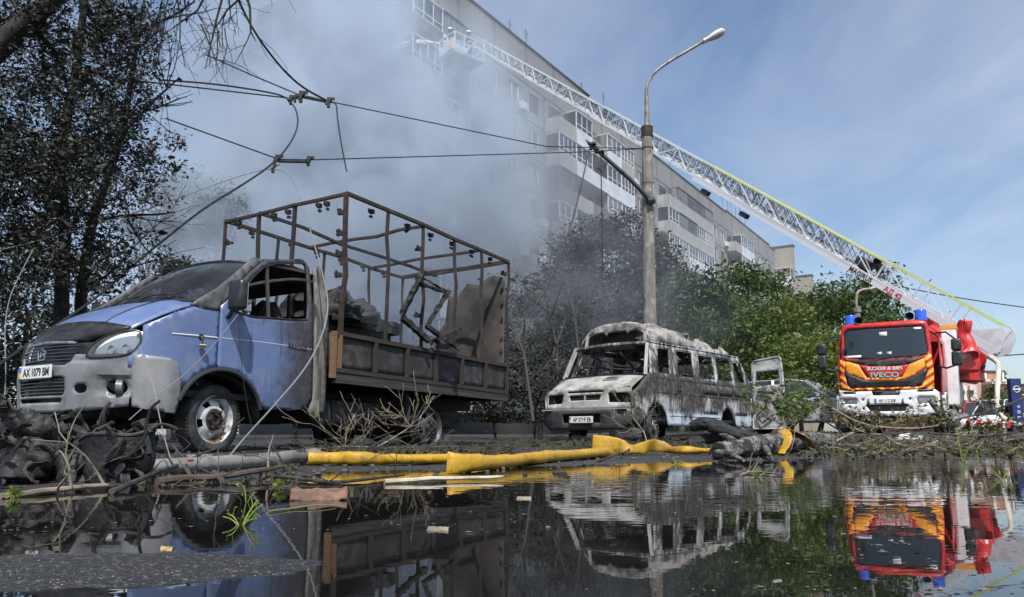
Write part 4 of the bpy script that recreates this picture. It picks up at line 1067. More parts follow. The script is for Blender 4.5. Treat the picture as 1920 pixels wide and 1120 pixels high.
for layer in range(8):
    hgt = .10 if layer < 7 else .07
    for j in range(4):
        y = -.62 + j * .30 + r_.uniform(-.05, .05); x0 = -1.75 - .05 * layer + r_.uniform(-.08, .08); x1 = x0 - 1.55 + .06 * layer + r_.uniform(-.15, .15)
        lab = '%s charred plank in the %s row of the stack behind the cab' % (('outermost', 'second', 'third', 'innermost')[3 - j], ('bottom', 'second', 'third', 'fourth', 'fifth', 'sixth', 'seventh', 'top')[layer])
        charred_plank(FT_, (x0, y, zz + hgt / 2), (x1, y + r_.uniform(-.05, .05), zz + hgt / 2 + r_.uniform(-.008, .008)), .27, hgt, layer * 10 + j, lab, 'stack of charred planks')
    zz += hgt + .012
def beam(a, Ya, b, Yb, w, lab, seed):
    p = FT_.l(atY(*a, Ya)); q = FT_.l(atY(*b, Yb)); charred_plank(FT_, p, q, w, w * .7, seed, lab)
beam((753, 590), 9.6, (792, 514), 9.55, .085, 'charred upright beam leaning right above the plank stack', 51)
beam((800, 612), 9.9, (842, 545), 10.0, .085, 'charred upright beam leaning towards the tail sheet', 52)
beam((788, 532), 9.6, (840, 550), 10.0, .06, 'charred crosspiece joining the two leaning beams', 53)
beam((790, 520), 9.62, (836, 546), 9.95, .03, 'thin charred lath just above the crosspiece of the leaning beams', 54)
beam((755, 596), 9.6, (805, 640), 9.9, .09, 'charred beam sloping down to the side rail of the truck bed', 55)
beam((800, 612), 9.9, (862, 655), 10.2, .08, 'charred beam end poking over the side rail near the tail', 56)
beam((820, 640), 10.0, (862, 618), 10.3, .11, 'thick charred log end above the side rail near the tail', 57)
def charred_heap(center, sx, sy, sz, seed, label):
    m = MB(); 
    def f(a, b):
        t = a * math.pi * 2; ph = b * math.pi / 2; v = Vector((math.cos(t) * math.cos(ph), math.sin(t) * math.cos(ph), math.sin(ph)))
        k = 1 + .35 * mnoise.fractal(v * 2.3 + Vector((seed, 0, 0)), 1, 2, 4); return (v.x * sx * k, v.y * sy * k, v.z * sz * k)
    m.grid(f, 44, 16); c = Vector(FT_.w(center)); m.v = [tuple(Vector(FT_.M.T @ np.array(q)) + c) for q in m.v]
    return tag(m.build('charred_rubble', M_CHAR, None, True, 60), label, 'rubble', 'charred heaps in the truck bed')
charred_heap((-3.05, .15, .94), .75, .6, .40, 8, 'charred heap in the truck bed under the leaning beams')
charred_heap((-3.75, .45, .93), .6, .45, .22, 2, 'low heap of charred rubble in the truck bed near the tail')
charred_heap((-2.30, .05, 1.66), .62, .62, .42, 6, 'charred lump on top of the plank stack behind the cab')
# ---------------------------------------------------------------- the burnt-out minibus
def burnt_paint():
    n = NT('burnt_white_paint'); nz = n.noise(1.6, 7, .65); nf = n.noise(9, 7, .7); drip = n.noise(2.4, 6, .7, stretch=(4, 4, .3))
    x, y, z = n.sep()
    ash = n.mix(n.rng(nf, .4, .66), (.30, .295, .29), (.46, .46, .46))
    blk = n.mix(n.rng(nf, .42, .62), (.035, .033, .033), (.10, .095, .092))
    heat = n.math('MULTIPLY', n.rng(z, .78, .95), n.rng(z, 1.32, 1.18)); f = n.rng(n.math('SUBTRACT', n.math('ADD', n.math('MULTIPLY', nz, .6), n.math('MULTIPLY', drip, .55)), n.math('MULTIPLY', heat, .10)), .545, .66)
    c = n.mix(f, blk, ash)
    rust = n.math('MULTIPLY', n.rng(n.noise(3.1, 6, .7), .56, .68, 0, .55), 1.0)
    c = n.mix(rust, c, (.14, .10, .075))
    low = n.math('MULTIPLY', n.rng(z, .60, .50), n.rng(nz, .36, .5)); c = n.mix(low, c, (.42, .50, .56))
    n.pbr(c, .72, 0, n.bump(nf, .3, .01), .3); return n.m
M_BVAN = burnt_paint()
M_BHOOD = simple('burnt_bonnet', (.33, .32, .30), .7, col2=(.17, .16, .14), scale=2.6, bump=.2, bscale=20, col3=(.48, .48, .47), scale3=3.5, lo3=.55, hi3=.68)
M_ASHROOF = simple('charred_roof_shell', (.27, .255, .24), .9, col2=(.10, .095, .09), scale=5, bump=.8, bscale=22, col3=(.38, .35, .32), scale3=7, lo3=.54, hi3=.68)
M_ROOFIN = simple('roof_lining', (.17, .155, .14), .9, col2=(.25, .21, .18), scale=4)
M_VBUMP = simple('grey_van_bumper', (.06, .06, .062), .55, col2=(.03, .03, .03), scale=5)
def minibus():
    F = Frame(41).pin((0, .92, 0), onG(1228, 829, .107))
    root = empty('burnt_minibus', matrix=F.matrix()); tag(root, 'burnt-out white minibus with torn roof and missing windows', 'van')
    ys = lambda x, z: .97 - .13 * max(0, (z - 1.2) / .65) ** 1.4
    S = lambda P: [F.side(a, b, ys) for a, b in P]
    XR = F.side(1408, 770, ys)[0]
    W = [[(1231, 652), (1253, 656), (1256, 703), (1233, 699)], [(1267, 657), (1296, 662), (1301, 709), (1271, 706)], [(1307, 665), (1334, 670), (1342, 713), (1312, 711)], [(1339, 671), (1367, 677), (1374, 716), (1346, 714)], [(1372, 679), (1388, 682), (1396, 719), (1379, 717)]]
    wins = [S(w) for w in W]
    def arch(cx, r, cz, a0, a1, n=12): return [(cx + r * math.cos(math.radians(a0 + (a1 - a0) * k / n)), cz + r * math.sin(math.radians(a0 + (a1 - a0) * k / n))) for k in range(n + 1)]
    ra = F.side(1366, 795, ys)[0]
    zb = .30
    ztop = F.side(1300, 657, ys)[1]
    outl = [(.86, .60), (.86, .86), (.66, .98), (.34, 1.20), (.20, 1.26), (.02, ztop), (XR + .35, ztop), (XR + .06, 1.35), (XR, .9), (XR, zb)]
    outl += [(ra - .40, zb)] + arch(ra, .36, .34, 175, 5) + [(ra + .40, zb), (-.44, zb)] + arch(0, .39, .32, 178, 20) + [(.52, .56)]
    for s in (1, -1):
        fn = (lambda u, v: (u + 0.0, s * (ys(u, v) + .010 * mnoise.noise(Vector((u * 3, v * 3, s)))), v))
        sd = panel('side_wall', outl, wins, fn, .07, M_BVAN, root, .025)
        for w in wins:
            P = [Vector(fn(*q)) for q in w]; c = sum(P, Vector()) / 4
            surf_strip('window_rim', P + P[:1], .016, M_BVAN, sd, 4)
        for x in (-.02, -.92, -1.72):
            surf_strip('door_seam', [Vector(fn(x + (.10 if z > .9 else -.0) * 0 - .08 * sstep(.9, .4, z) * (x > -.1), z)) + Vector((0, s * .012, 0)) for z in np.linspace(.36, 1.22, 8)], .009, M_CHAR, sd, 4)
        for z in (1.19, .92): surf_strip('body_crease', [Vector(fn(x, z)) + Vector((0, s * .012, 0)) for x in np.linspace(.1, XR + .02, 14)], .010, M_BVAN, sd, 4)
        surf_strip('sill_rib', [Vector(fn(x, .50)) + Vector((0, s * .012, 0)) for x in np.linspace(-.45, ra + .42, 10)], .014, M_BVAN, sd, 4)
        for i in range(3):
            x0 = -1.85 - i * .72; P = [(x0, .96), (x0 - .62, .96), (x0 - .62, 1.15), (x0, 1.15)]
            panel('pressed_panel', [(a, b) for a, b in P], [], lambda u, v: tuple(Vector(fn(u, v)) + Vector((0, s * .018, 0))), .1, M_BVAN, sd, .008)
            P = [(x0, .56), (x0 - .62, .56), (x0 - .62, .87), (x0, .87)]
            if abs(x0 - .3 - ra) > .5: panel('pressed_panel', P, [], lambda u, v: tuple(Vector(fn(u, v)) + Vector((0, s * .016, 0))), .1, M_BVAN, sd, .008)
        surf_strip('door_handle', [Vector(fn(-.80, .98)) + Vector((0, s * .03, 0)), Vector(fn(-.92, .98)) + Vector((0, s * .03, 0))], .015, M_CHAR, sd)
        surf_strip('roof_gutter', [Vector((x, s * (ys(x, ztop) + .01), ztop + .01)) for x in np.linspace(.05, XR + .33, 14)], .02, M_BVAN, sd, 5)
        hs = MB().grid(lambda a, b: (.40 * math.cos(math.pi * a), s * (.60 + .34 * b), .32 + .40 * math.sin(math.pi * a)), 12, 2).build('wheel_housing', M_CHAR, root, solid=.02)
        hs = MB().grid(lambda a, b: (ra + .38 * math.cos(math.pi * a), s * (.60 + .34 * b), .33 + .38 * math.sin(math.pi * a)), 12, 2).build('wheel_housing', M_CHAR, root, solid=.02)
        # A pillar
        bar('windscreen_pillar', (.30, s * .93, 1.22), (.02, s * .82, ztop - .01), .06, .07, M_BHOOD, root)
    # front mask
    xf = lambda y, z: .92 - .10 * (abs(y) / .95) ** 3 - .10 * max(0, z - .62)
    half = [(0, .985), (.94, .935), (.95, .60), (0, .60)]
    outf = [(-.94, .95), (-.5, .985), (.5, .985), (.94, .95), (.95, .60), (-.95, .60)]
    hl = [(.53, .71), (.93, .70), (.92, .875), (.50, .885)]; hl2 = [(-a, b) for a, b in hl][::-1]
    g1 = [(-.40, .90), (.40, .90), (.40, .93), (-.40, .93)]; g2 = [(-.33, .76), (.33, .76), (.36, .85), (-.36, .85)]
    fm = panel('front_mask', outf, [hl, hl2, g1, g2], lambda u, v: (xf(u, v), u, v), .05, M_BHOOD, root, .02)
    for z in (.785, .815): bar('grille_bar', (xf(0, z) - .03, -.34, z), (xf(0, z) - .03, .34, z), .02, .012, M_CHAR, root)
    bar('grille_bar', (xf(0, .8), 0, .76), (xf(0, .8), 0, .85), .02, .03, M_BHOOD, root)
    MB().box((.74, 0, .75), (.1, 1.8, .5)).build('radiator', M_CHAR, root)
    for s in (1, -1): MB().lathe([(.07, 0), (.06, -.05), (.02, -.08), (.001, -.08)], 14, Matrix.Translation((.84, s * .72, .79)) @ Matrix.Rotation(math.pi / 2, 4, 'Y')).build('headlamp_bowl', M_RUSTD, root)
    # bumper
    bo = [(-.97, .585), (.97, .585), (.99, .34), (.80, .22), (-.80, .22), (-.99, .34)]
    bh = [[(-.42, .345), (.42, .345), (.42, .50), (-.42, .50)]]
    xb = lambda y, z: 1.03 - .16 * (abs(y) / .99) ** 4 - .06 * max(0, .42 - z) * 3
    bp = panel('bumper', bo, bh, lambda u, v: (xb(u, v), u, v), .06, M_VBUMP, root, .03)
    for s in (1, -1):
        panel('bumper_end', [(.88, .585), (.50, .575), (.46, .42), (.60, .34), (.88, .36)], [], lambda u, v: (u, s * (.985 + .02 * math.sin(v * 5)), v), .08, M_VBUMP, root, .02)
        bar('bumper_rib', (xb(.5, .47) + .02, s * .46, .47), (xb(.95, .47) + .02, s * .93, .47), .02, .03, M_VBUMP, bp)
    bar('bumper_top', (.96, -.93, .592), (.96, .93, .592), .12, .02, M_BHOOD, root)
    MB().box((.9, 0, .43), (.06, .9, .2)).build('bumper_core', M_CHAR, root)
    plate(root, (1.065, .02, .405), (0, 1, 0), (0, 0, 1), .53, .118, 'AP 5719 EB')
    # bonnet with scoop
    def hood(a, v):
        y = v * (.93 - .03 * a); return (.86 - .58 * a - .05 * abs(v) ** 3 * (1 - a), y, .985 + .275 * a ** .9 - .035 * abs(v) ** 3 + .012 * mnoise.noise(Vector((a * 2, y * 2, 5))))
    hd = MB().grid(lambda a, b: hood(a, -1 + 2 * b), 14, 24).build('bonnet', M_BHOOD, root, solid=.02)
    P = [Vector(hood(a, v)) + Vector((0, 0, dz)) for a, v, dz in ((.52, .18, .02), (.52, .52, .02), (.74, .55, .008), (.74, .21, .008))]
    MB().add(P + [q - Vector((0, 0, .02)) for q in P], [(0, 1, 2, 3), (0, 4, 5, 1), (1, 5, 6, 2), (2, 6, 7, 3), (3, 7, 4, 0)]).build('bonnet_scoop', M_CHAR, hd)
    surf_strip('scoop_rim', P + P[:1], .014, M_BHOOD, hd, 4)
    # windscreen opening: head rail, sill, what is left inside
    bz = ztop
    MB().tube([(.02, -.84, bz - .035), (.035, -.5, bz - .01), (.045, 0, bz + .01), (.035, .5, bz + .0), (.02, .84, bz - .005)], .04, 6).build('head_rail', M_BVAN, root)
    bar('windscreen_sill', (.28, -.90, 1.25), (.28, .90, 1.25), .08, .03, M_CHAR, root)
    MB().grid(lambda a, b: tuple(wobble((.2 - .35 * a, -.85 + 1.7 * b, 1.16 - .12 * a), 4, .05)), 4, 12).build('dashboard', M_CHAR, root, solid=.1)
    MB().tube(torus_pts((-.1, .45, 1.20), (0, 1, 0), (-.5, 0, .85), .20), .012, 6).build('steering_wheel', M_CHAR, root)
    MB().tube([(.02, .2, 1.72), (-.2, .35, 1.45), (-.1, .5, 1.15)], .03, 5).tube([(.0, -.7, 1.5), (-.3, 0, 1.42), (-.2, .8, 1.32)], .022, 5).tube([(.0, -.5, 1.7), (-.35, -.1, 1.5), (-.3, .85, 1.36)], .03, 5).build('burnt_harness', M_CHAR, root)
    for x, y in ((-1.0, -.45), (-1.0, .4), (-1.9, -.5), (-1.9, .45), (-2.7, -.4), (-2.7, .5)):
        MB().grid(lambda a, b: tuple(wobble((x - .12 * a, y - .22 + .44 * b, .75 + .6 * a), 5, .06)), 5, 5).build('seat_frame', M_RUSTD, root, solid=.04)
    bar('cabin_post', (-.55, -.25, .4), (-.55, -.25, 1.7), .12, .08, M_CHAR, root)
    bar('floor', (.3, 0, .42), (XR, 0, .42), 1.8, .06, M_CHAR, root)
    panel('rear_frame', [(-.9, .35), (.9, .35), (.9, 1.3), (.78, ztop), (-.78, ztop), (-.9, 1.3)], [[(-.8, .5), (.8, .5), (.8, 1.3), (.7, ztop - .07), (-.7, ztop - .07), (-.8, 1.3)]], lambda u, v: (XR + .05 + max(0, v - 1.2) * .4, u, v), .1, M_BVAN, root, .03)
    # torn high roof: front shell with a ragged mouth, then a sagging crumpled skin
    r = random.Random(3)
    def shell(a, v):
        """a: 0 at the front lip to 1; v: -1..1 across"""
        x = -.12 - 1.55 * a; prof = 1 - abs(v) ** 2.8; h = (.46 - .10 * (1 - min(1, a * 6)) + .02 * math.sin(a * 4)) 
        z = ztop + .02 + h * prof ** .5; y = v * (.80 - .02 * prof)
        return tuple(wobble(wobble((x, y, z), 3.0, .05, 2), 9, .03, 4))
    def torn(a, b):
        v = -1 + 2 * b
        lip = .13 + .14 * mnoise.noise(Vector((v * 3.1, 2, 0))) if abs(v) < .93 else 0
        return False
    rs = MB().grid(lambda a, b: shell(a, -1 + 2 * b), 26, 40, None)
    rs = rs.build('high_roof', M_ASHROOF, root, solid=.025)
    # ragged front fascia hanging from the lip, open below
    outlf = [(-.78, ztop + .03)]
    for k in range(25):
        y = -.74 + 1.48 * k / 24; top = .17 + .10 * abs(mnoise.noise(Vector((k * .7, 1, 0)))) + (.10 if k in (9, 17) else 0)
        outlf.append((y, ztop + .44 * (1 - (abs(y) / .8) ** 3) ** .5 - top * (.5 + .5 * (1 - abs(y) / .8))))
    top = [(y, ztop + .02 + .43 * max(0, 1 - (abs(y) / .80) ** 2.8) ** .5) for y in np.linspace(.79, -.79, 25)]
    panel('roof_fascia', outlf[1:] + top, [], lambda u, v: (-.10 - .10 * abs(u) ** 2 + .02 * mnoise.noise(Vector((u * 6, v * 6, 0))), u, v), .05, M_ASHROOF, root, .02)
    for y in (-.66, .70): MB().tube([(-.08, y, ztop), (-.12, y * .98, ztop + .2), (-.22, y * .9, ztop + .38)], .035, 6).build('roof_arch', M_ASHROOF, root)
    panel('roof_bulkhead', [(-.7, ztop), (.05, ztop), (.1, ztop + .36), (-.55, ztop + .36)], [], lambda u, v: (-.75 + .05 * mnoise.noise(Vector((u * 4, v * 4, 1))), u, v), .08, M_ROOFIN, root, .015)
    # crumpled rear roof skin
    def crumple(a, b):
        v = -1 + 2 * b; x = -1.45 + (XR + 1.75) * a
        h = .26 * (1 - .45 * a) + .30 * mnoise.fractal(Vector((x * 3.2, v * 2.4, 1)), 1, 2, 4); prof = max(0, 1 - abs(v) ** 3)
        return tuple(wobble((x, v * .82, ztop + .0 + max(.0, h) * prof ** .45 - .04), 7, .09, 3))
    MB().grid(crumple, 44, 30, lambda a, b: mnoise.noise(Vector((a * 7, b * 5, 9))) > .33 and .15 < b < .85).build('collapsed_roof', M_ASHROOF, root, solid=.02)
    MB().tube([(-1.75, .60, ztop + .1), (-1.75, .60, ztop + .36), (-2.05, .55, ztop + .38), (-2.1, .55, ztop + .12)], .035, 5).build('roof_hatch_frame', M_ASHROOF, root)
    # wheels
    wheel(root, 0, .82, .31, .32, .205, .19, .25, rimmat=M_RUSTD, hubmat=M_STEEL, tyremat=simple('charred_tyre', (.03, .03, .03), .85, col2=(.075, .073, .07), scale=8, bump=.4), flat=.03)
    wheel(root, 0, -.82, .31, .32, .205, .19, .25, rimmat=M_RUSTD, hubmat=M_STEEL)
    for s in (1, -1): wheel(root, ra, s * .74, .25, .26, .2, .18, 0 if s > 0 else math.pi, tyre=False, rimmat=M_RUSTD, hubmat=M_RUSTD)
    # open rear door, hinged at the near rear corner, swung outwards
    D = empty('rear_door', (XR, .97, 0), root); D.rotation_euler = (0, 0, math.radians(-8))
    dn = lambda u, v: (-.03 - .10 * max(0, v - 1.2), u, v)
    do = [(.04, .28), (.80, .28), (.83, .7), (.81, 1.25), (.74, 1.82), (.70, 1.86), (.08, 1.80), (.04, 1.76)]
    panel('door_panel', do, [[(.10, 1.22), (.72, 1.24), (.68, 1.56), (.13, 1.54)]], dn, .06, simple('scorched_door_paint', (.40, .39, .37), .75, col2=(.10, .095, .09), scale=4.5, bump=.3, bscale=25, col3=(.52, .52, .51), scale3=2.2), D, .045)
    surf_strip('door_frame_rim', [Vector(dn(*q)) + Vector((.02, 0, 0)) for q in do + do[:1]], .022, bpy.data.materials['scorched_door_paint'], D, 5)
    MB().tube([(.03, .15, .55), (.05, .4, .75), (.04, .6, .6), (.05, .3, .4), (.03, .15, .55)], .02, 5).build('door_latch', M_CHAR, D)
    MB().tube([(.03, .2, 1.1), (.05, .6, 1.05)], .025, 5).build('door_bar', M_CHAR, D)
    return F, root
FV_, VAN = minibus()
# ---------------------------------------------------------------- the ladder fire engine
M_RED = simple('fire_red', (.52, .024, .020), .38, col2=(.40, .022, .02), scale=2.5, coat=.25, col3=(.30, .06, .045), scale3=5, lo3=.6, hi3=.75)
M_ORG = simple('fluorescent_orange', (.85, .33, .025), .45, col2=(.68, .26, .03), scale=3)
M_WHT = simple('fire_white', (.74, .75, .75), .35, col2=(.60, .60, .59), scale=3, coat=.2)
M_LADW = simple('ladder_white', (.62, .64, .66), .4, col2=(.48, .50, .52), scale=2)
M_LADG = simple('ladder_grey', (.40, .42, .43), .45, .3)
M_LADY = simple('ladder_yellow', (.50, .55, .06), .5)
M_DARK = simple('dark_trim', (.018, .019, .02), .45, col2=(.035, .035, .035), scale=6)
M_BEAC = NT('beacon_blue'); b_ = M_BEAC.pbr((.02, .09, .55), .12, 0, None, .6, .5); M_BEAC = M_BEAC.m
n_ = NT('dark_windscreen'); n_.pbr((.022, .032, .038), .06, 0, None, .6); M_WSD = n_.m
n_ = NT('chevron_stripes'); x_, y_, z_ = n_.sep()
a_ = n_.math('ABSOLUTE', y_); d_ = n_.math('ADD', n_.math('MULTIPLY', a_, -.75), z_)
q_ = n_.math('FRACT', n_.math('MULTIPLY', d_, 5.2)); n_.pbr(n_.mix(n_.math('GREATER_THAN', q_, .52), (.95, .42, .03), (.40, .03, .025)), .4); M_CHEV = n_.m
def fire_engine():
    o = atY(1664, 752, 19.0)
    F = Frame(33.5, 0, -1.3); F.o = np.array([o[0], o[1], .28])
    root = empty('fire_engine', matrix=F.matrix()); tag(root, 'red and orange ladder fire engine with white bumper and raised ladder', 'fire engine')
    xf = lambda y, z: 0.0 - .16 * min(1.1, abs(y) / 1.15) ** 4 - .17 * max(0, z - 1.72) 
    Zc = lambda P: [(1540 + .2143 * a, 560 + .2143 * b) for a, b in P]
    Q = lambda P: [F.front(a, b, xf) for a, b in Zc(P)]
    def skin(name, P, off, mat, par=root, res=.07, holes=(), solid=.012, sm=0):
        P = Q(P); P = chaikin(P, sm) if sm else P
        return panel(name, P, [Q(h) for h in holes], lambda u, v: (xf(u, v) + off, u, v), res, mat, par, solid)
    wsP = [(196, 290), (240, 272), (868, 232), (900, 244), (932, 440), (926, 486), (860, 508), (500, 532), (235, 532), (196, 500)]
    cab = skin('cab_front', [(172, 300), (182, 248), (215, 232), (860, 186), (915, 196), (938, 240), (985, 640), (988, 792), (166, 800), (164, 560)], -.012, M_RED, holes=[wsP], solid=.02)
    skin('windscreen', [(190, 282), (238, 264), (872, 226), (906, 240), (938, 440), (930, 492), (860, 514), (500, 538), (232, 538), (190, 504)], -.03, M_WSD, res=.1)
    skin('windscreen_apron', [(192, 506), (232, 540), (500, 540), (860, 516), (930, 494), (900, 516), (770, 572), (650, 588), (430, 590), (330, 574), (205, 540)], .004, M_DARK, solid=.01)
    skin('red_panel', [(330, 580), (430, 595), (650, 593), (760, 578), (750, 596), (710, 683), (400, 692), (350, 615)], .010, M_RED, solid=.01)
    skin('orange_panel', [(210, 553), (240, 556), (330, 582), (350, 617), (400, 695), (710, 687), (752, 598), (762, 580), (882, 528), (905, 518), (908, 600), (840, 650), (740, 705), (600, 720), (420, 717), (340, 700), (212, 635)], .006, M_ORG, solid=.01)
    skin('lower_grille', [(200, 641), (345, 706), (420, 722), (600, 726), (740, 711), (845, 656), (918, 610), (930, 640), (880, 760), (840, 768), (260, 783), (230, 750)], .008, M_DARK, solid=.012)
    for k in range(5):
        P = Q([(300 + 18 * k, 735 + 9 * k), (800 - 12 * k, 722 + 9 * k)]); (a, b), (c, d) = P
        MB().tube([(xf(a + (c - a) * t, b) + .02, a + (c - a) * t, b + (d - b) * t) for t in np.linspace(0, 1, 8)], .008, 4).build('grille_slat', M_DARK, root)
    skin('chevron_panel', [(166, 535), (208, 552), (210, 636), (198, 641), (228, 750), (256, 784), (256, 800), (168, 800), (164, 640)], .006, M_CHEV, solid=.01)
    skin('chevron_panel', [(907, 505), (960, 487), (985, 640), (988, 790), (852, 788), (852, 772), (882, 762), (932, 642), (920, 606), (910, 600)], .006, M_CHEV, solid=.01)
    skin('chevron_strip', [(258, 787), (850, 772), (850, 794), (258, 810)], .012, M_CHEV, solid=.012)
    u0, v0 = Q([(552, 615)])[0]; text('lettering', 'FIRE & RESCUE', .118, (xf(u0, v0) + .024, u0, v0 - .03), (0, 1, 0), (0, 0, 1), M_WHT, root, .003, mirror=True, sx=1.05, bold=.003)
    u0, v0 = Q([(556, 688)])[0]; text('lettering', 'IVECO', .175, (xf(u0, v0) + .024, u0, v0 - .0), (0, 1, 0), (0, 0, 1), M_CHROME, root, .008, sx=1.30, bold=.006)
    u0, v0 = Q([(548, 628)])[0]; m = MB()
    for k in range(4): m.bar((xf(u0, v0) + .022, u0, v0), (xf(u0, v0) + .022, u0 + .045 * math.cos(k * math.pi / 2 + .785), v0 + .045 * math.sin(k * math.pi / 2 + .785)), .022, .006)
    m.build('emblem', M_ORG, root)
    for (a, b) in ((318, 750), (812, 731)):
        u0, v0 = Q([(a, b)])[0]; text('lettering', 'EUROCARGO', .035, (xf(u0, v0) + .018, u0, v0), (0, 1, 0), (0, 0, 1), M_STEEL, root, .002)
    # bumper
    xb = lambda y, z: .17 - .22 * min(1.1, abs(y) / 1.2) ** 4 - .15 * max(0, .62 - z)
    QB = lambda P: [F.front(a, b, xb) for a, b in Zc(P)]
    hl = QB([(165, 880), (305, 874), (318, 884), (312, 926), (170, 924)]); hr = QB([(838, 860), (985, 854), (1000, 862), (1000, 912), (842, 916)])
    dark = [QB(p) for p in ([(192, 819), (303, 815), (303, 836), (197, 839)], [(446, 812), (690, 802), (684, 846), (452, 850)], [(838, 798), (982, 792), (978, 814), (838, 819)], [(388, 932), (762, 922), (735, 985), (432, 990)])]
    rings = []
    for a, b in ((363, 888), (248, 950), (370, 966), (776, 878), (912, 938), (783, 958)):
        u, v = QB([(a, b)])[0]; rings.append([(u + .028 * math.cos(k * .785), v + .028 * math.sin(k * .785)) for k in range(8)])
    bo = QB([(158, 800), (172, 806), (300, 816), (440, 812), (700, 802), (990, 792), (1030, 820), (1038, 900), (1030, 1000), (860, 1026), (300, 1022), (175, 985), (160, 900)])
    bp = panel('bumper', bo, [hl, hr] + dark + rings, lambda u, v: (xb(u, v), u, v), .06, M_WHT, root, .03)
    for d in dark + rings: panel('bumper_insert', d, [], lambda u, v: (xb(u, v) - .03, u, v), .1, M_DARK, bp, .01)
    for h, s in ((hl, -1), (hr, 1)):
        H = panel('headlight', h, [], lambda u, v: (xb(u, v) - .05, u, v), .05, bpy.data.materials['reflector'], root, .01)
        panel('lens', h, [], lambda u, v: (xb(u, v) + .004, u, v), .05, M_LAMPC, H, 0)
        cu = sum(q[0] for q in h) / len(h); cv = sum(q[1] for q in h) / len(h)
        for k in (-.13, 0.02): MB().lathe([(.055, 0), (.04, -.03), (.001, -.035)], 14, Matrix.Translation((xb(cu, cv) - .012, cu + k, cv)) @ Matrix.Rotation(math.pi / 2, 4, 'Y')).build('lamp_bowl', M_CHROME, H)
        MB().box((xb(cu, cv) - .02, cu + s * .19, cv), (.03, .05, .08)).build('turn_signal', bpy.data.materials['amber'], H)
    for a in (415, 715):
        u, v = QB([(a, 905)])[0]; MB().tube([(xb(u, v) + .02, u, v + .08), (xb(u, v) + .05, u, v + .02), (xb(u, v) + .05, u + .02, v - .03), (xb(u, v) + .03, u, v - .06), (xb(u, v) + .04, u - .03, v - .02)], .018, 6).build('tow_hook', M_DARK, bp)
    u, v = QB([(571, 895)])[0]; plate(root, (xb(u, v) + .03, u, v), (0, 1, 0), (0, 0, 1), .53, .118, 'AP 112 ЕФ', False)
    # wrap-round ends and cab body behind the front
    for s in (1, -1):
        sd = panel('cab_side', [(-.17, .95), (-.17, 1.75), (-.30, 2.42), (-1.9, 2.42), (-1.9, .95), (-1.62, .95), (-1.55, 1.12), (-.75, 1.12), (-.66, .95)], [[(-.36, 1.68), (-.46, 2.30), (-1.2, 2.30), (-1.2, 1.68)]], lambda u, v: (u, s * (1.165 - .05 * max(0, v - 1.6)), v), .12, M_RED, root, .03)
        panel('side_window', [(-.36, 1.68), (-.46, 2.30), (-1.2, 2.30), (-1.2, 1.68)], [], lambda u, v: (u, s * (1.155 - .05 * max(0, v - 1.6)), v), .3, M_WSD, sd, .006)
        panel('bumper_end', [(-.05, .95), (-.72, .95), (-.80, .70), (-.62, .42), (-.05, .42)], [], lambda u, v: (u, s * 1.19, v), .1, M_WHT, root, .03)
        MB().grid(lambda a, b: (-1.12 + .52 * math.cos(math.pi * a), s * (.80 + .40 * b), .52 + .56 * math.sin(math.pi * a)), 12, 2).build('mudguard', M_WHT, root, solid=.025)
        w = wheel(root, -1.12, s * 1.02, .47, .47, .27, .25, 0 if s > 0 else math.pi, rimmat=M_LADG, hubmat=M_DARK)
        for y in (1.0,): wheel(root, -5.4, s * y, .47, .47, .27, .3, 0 if s > 0 else math.pi, rimmat=M_LADG, hubmat=M_DARK)
        # wing mirrors on long arms
        c = Vector((.05, s * 1.52, 2.02)); mr = MB().box(c + Vector((0, 0, .13)), (.14, .22, .30)).build('wing_mirror', M_DARK, root, bevel=.05)
        MB().box(c + Vector((0, 0, -.20)), (.14, .22, .36)).build('lower_mirror', M_DARK, mr, bevel=.05)
        MB().tube([(-.2, s * 1.12, 1.66), (-.05, s * 1.3, 1.60), c + Vector((0, 0, -.35))], .025, 6).build('mirror_arm', M_DARK, mr)
        MB().tube([(-.35, s * 1.08, 2.5), (-.1, s * 1.3, 2.48), c + Vector((0, 0, .25))], .022, 6).build('mirror_arm', M_DARK, mr)
    MB().grid(lambda a, b: (xf(-1.1 + 2.2 * b, 2.66) - .02 - 1.7 * a, -1.08 + 2.16 * b, 2.48 + .30 * (1 - abs(-1 + 2 * b) ** 6) * min(1, .55 + a * 3)), 10, 22).build('cab_roof', M_RED, root, solid=.03)
    MB().box((-1.88, 0, 1.7), (.05, 2.2, 1.5)).build('cab_back', M_RED, root)
    # front corner mirror and wipers, what shows behind the glass
    u, v = Q([(235, 380)])[0]; MB().tube([(xf(u, v) + .02, u - .12, v + .22), (xf(u, v) + .16, u - .05, v + .12), (xf(u, v) + .14, u, v + .05)], .018, 5).box((xf(u, v) + .13, u, v - .02), (.05, .11, .17)).build('kerb_mirror', M_DARK, root)
    for (a, b) in (((330, 520), (500, 530)), ((505, 525), (800, 500)), ((650, 522), (690, 500))):
        (u, v), (u2, v2) = Q([a, b]); MB().tube([(xf(u, v) + .02, u, v), (xf(u2, v2) + .03, (u + u2) / 2, (v + v2) / 2 + .03), (xf(u2, v2) + .02, u2, v2)], .014, 5).build('wiper', M_DARK, root)
    for P, nm in (([(205, 505), (350, 495), (345, 520), (225, 525)], 'dashboard_paper'), ([(485, 470), (530, 466), (530, 492), (485, 496)], 'dashboard_card'), ([(570, 466), (614, 463), (616, 492), (572, 494)], 'dashboard_card'), ([(805, 252), (874, 247), (874, 268), (806, 272)], 'windscreen_sticker'), ([(504, 295), (572, 290), (574, 328), (505, 332)], 'windscreen_sticker')):
        skin(nm, P, -.012, M_WHT if nm != 'dashboard_card' else M_LADG, solid=.004, res=.1)
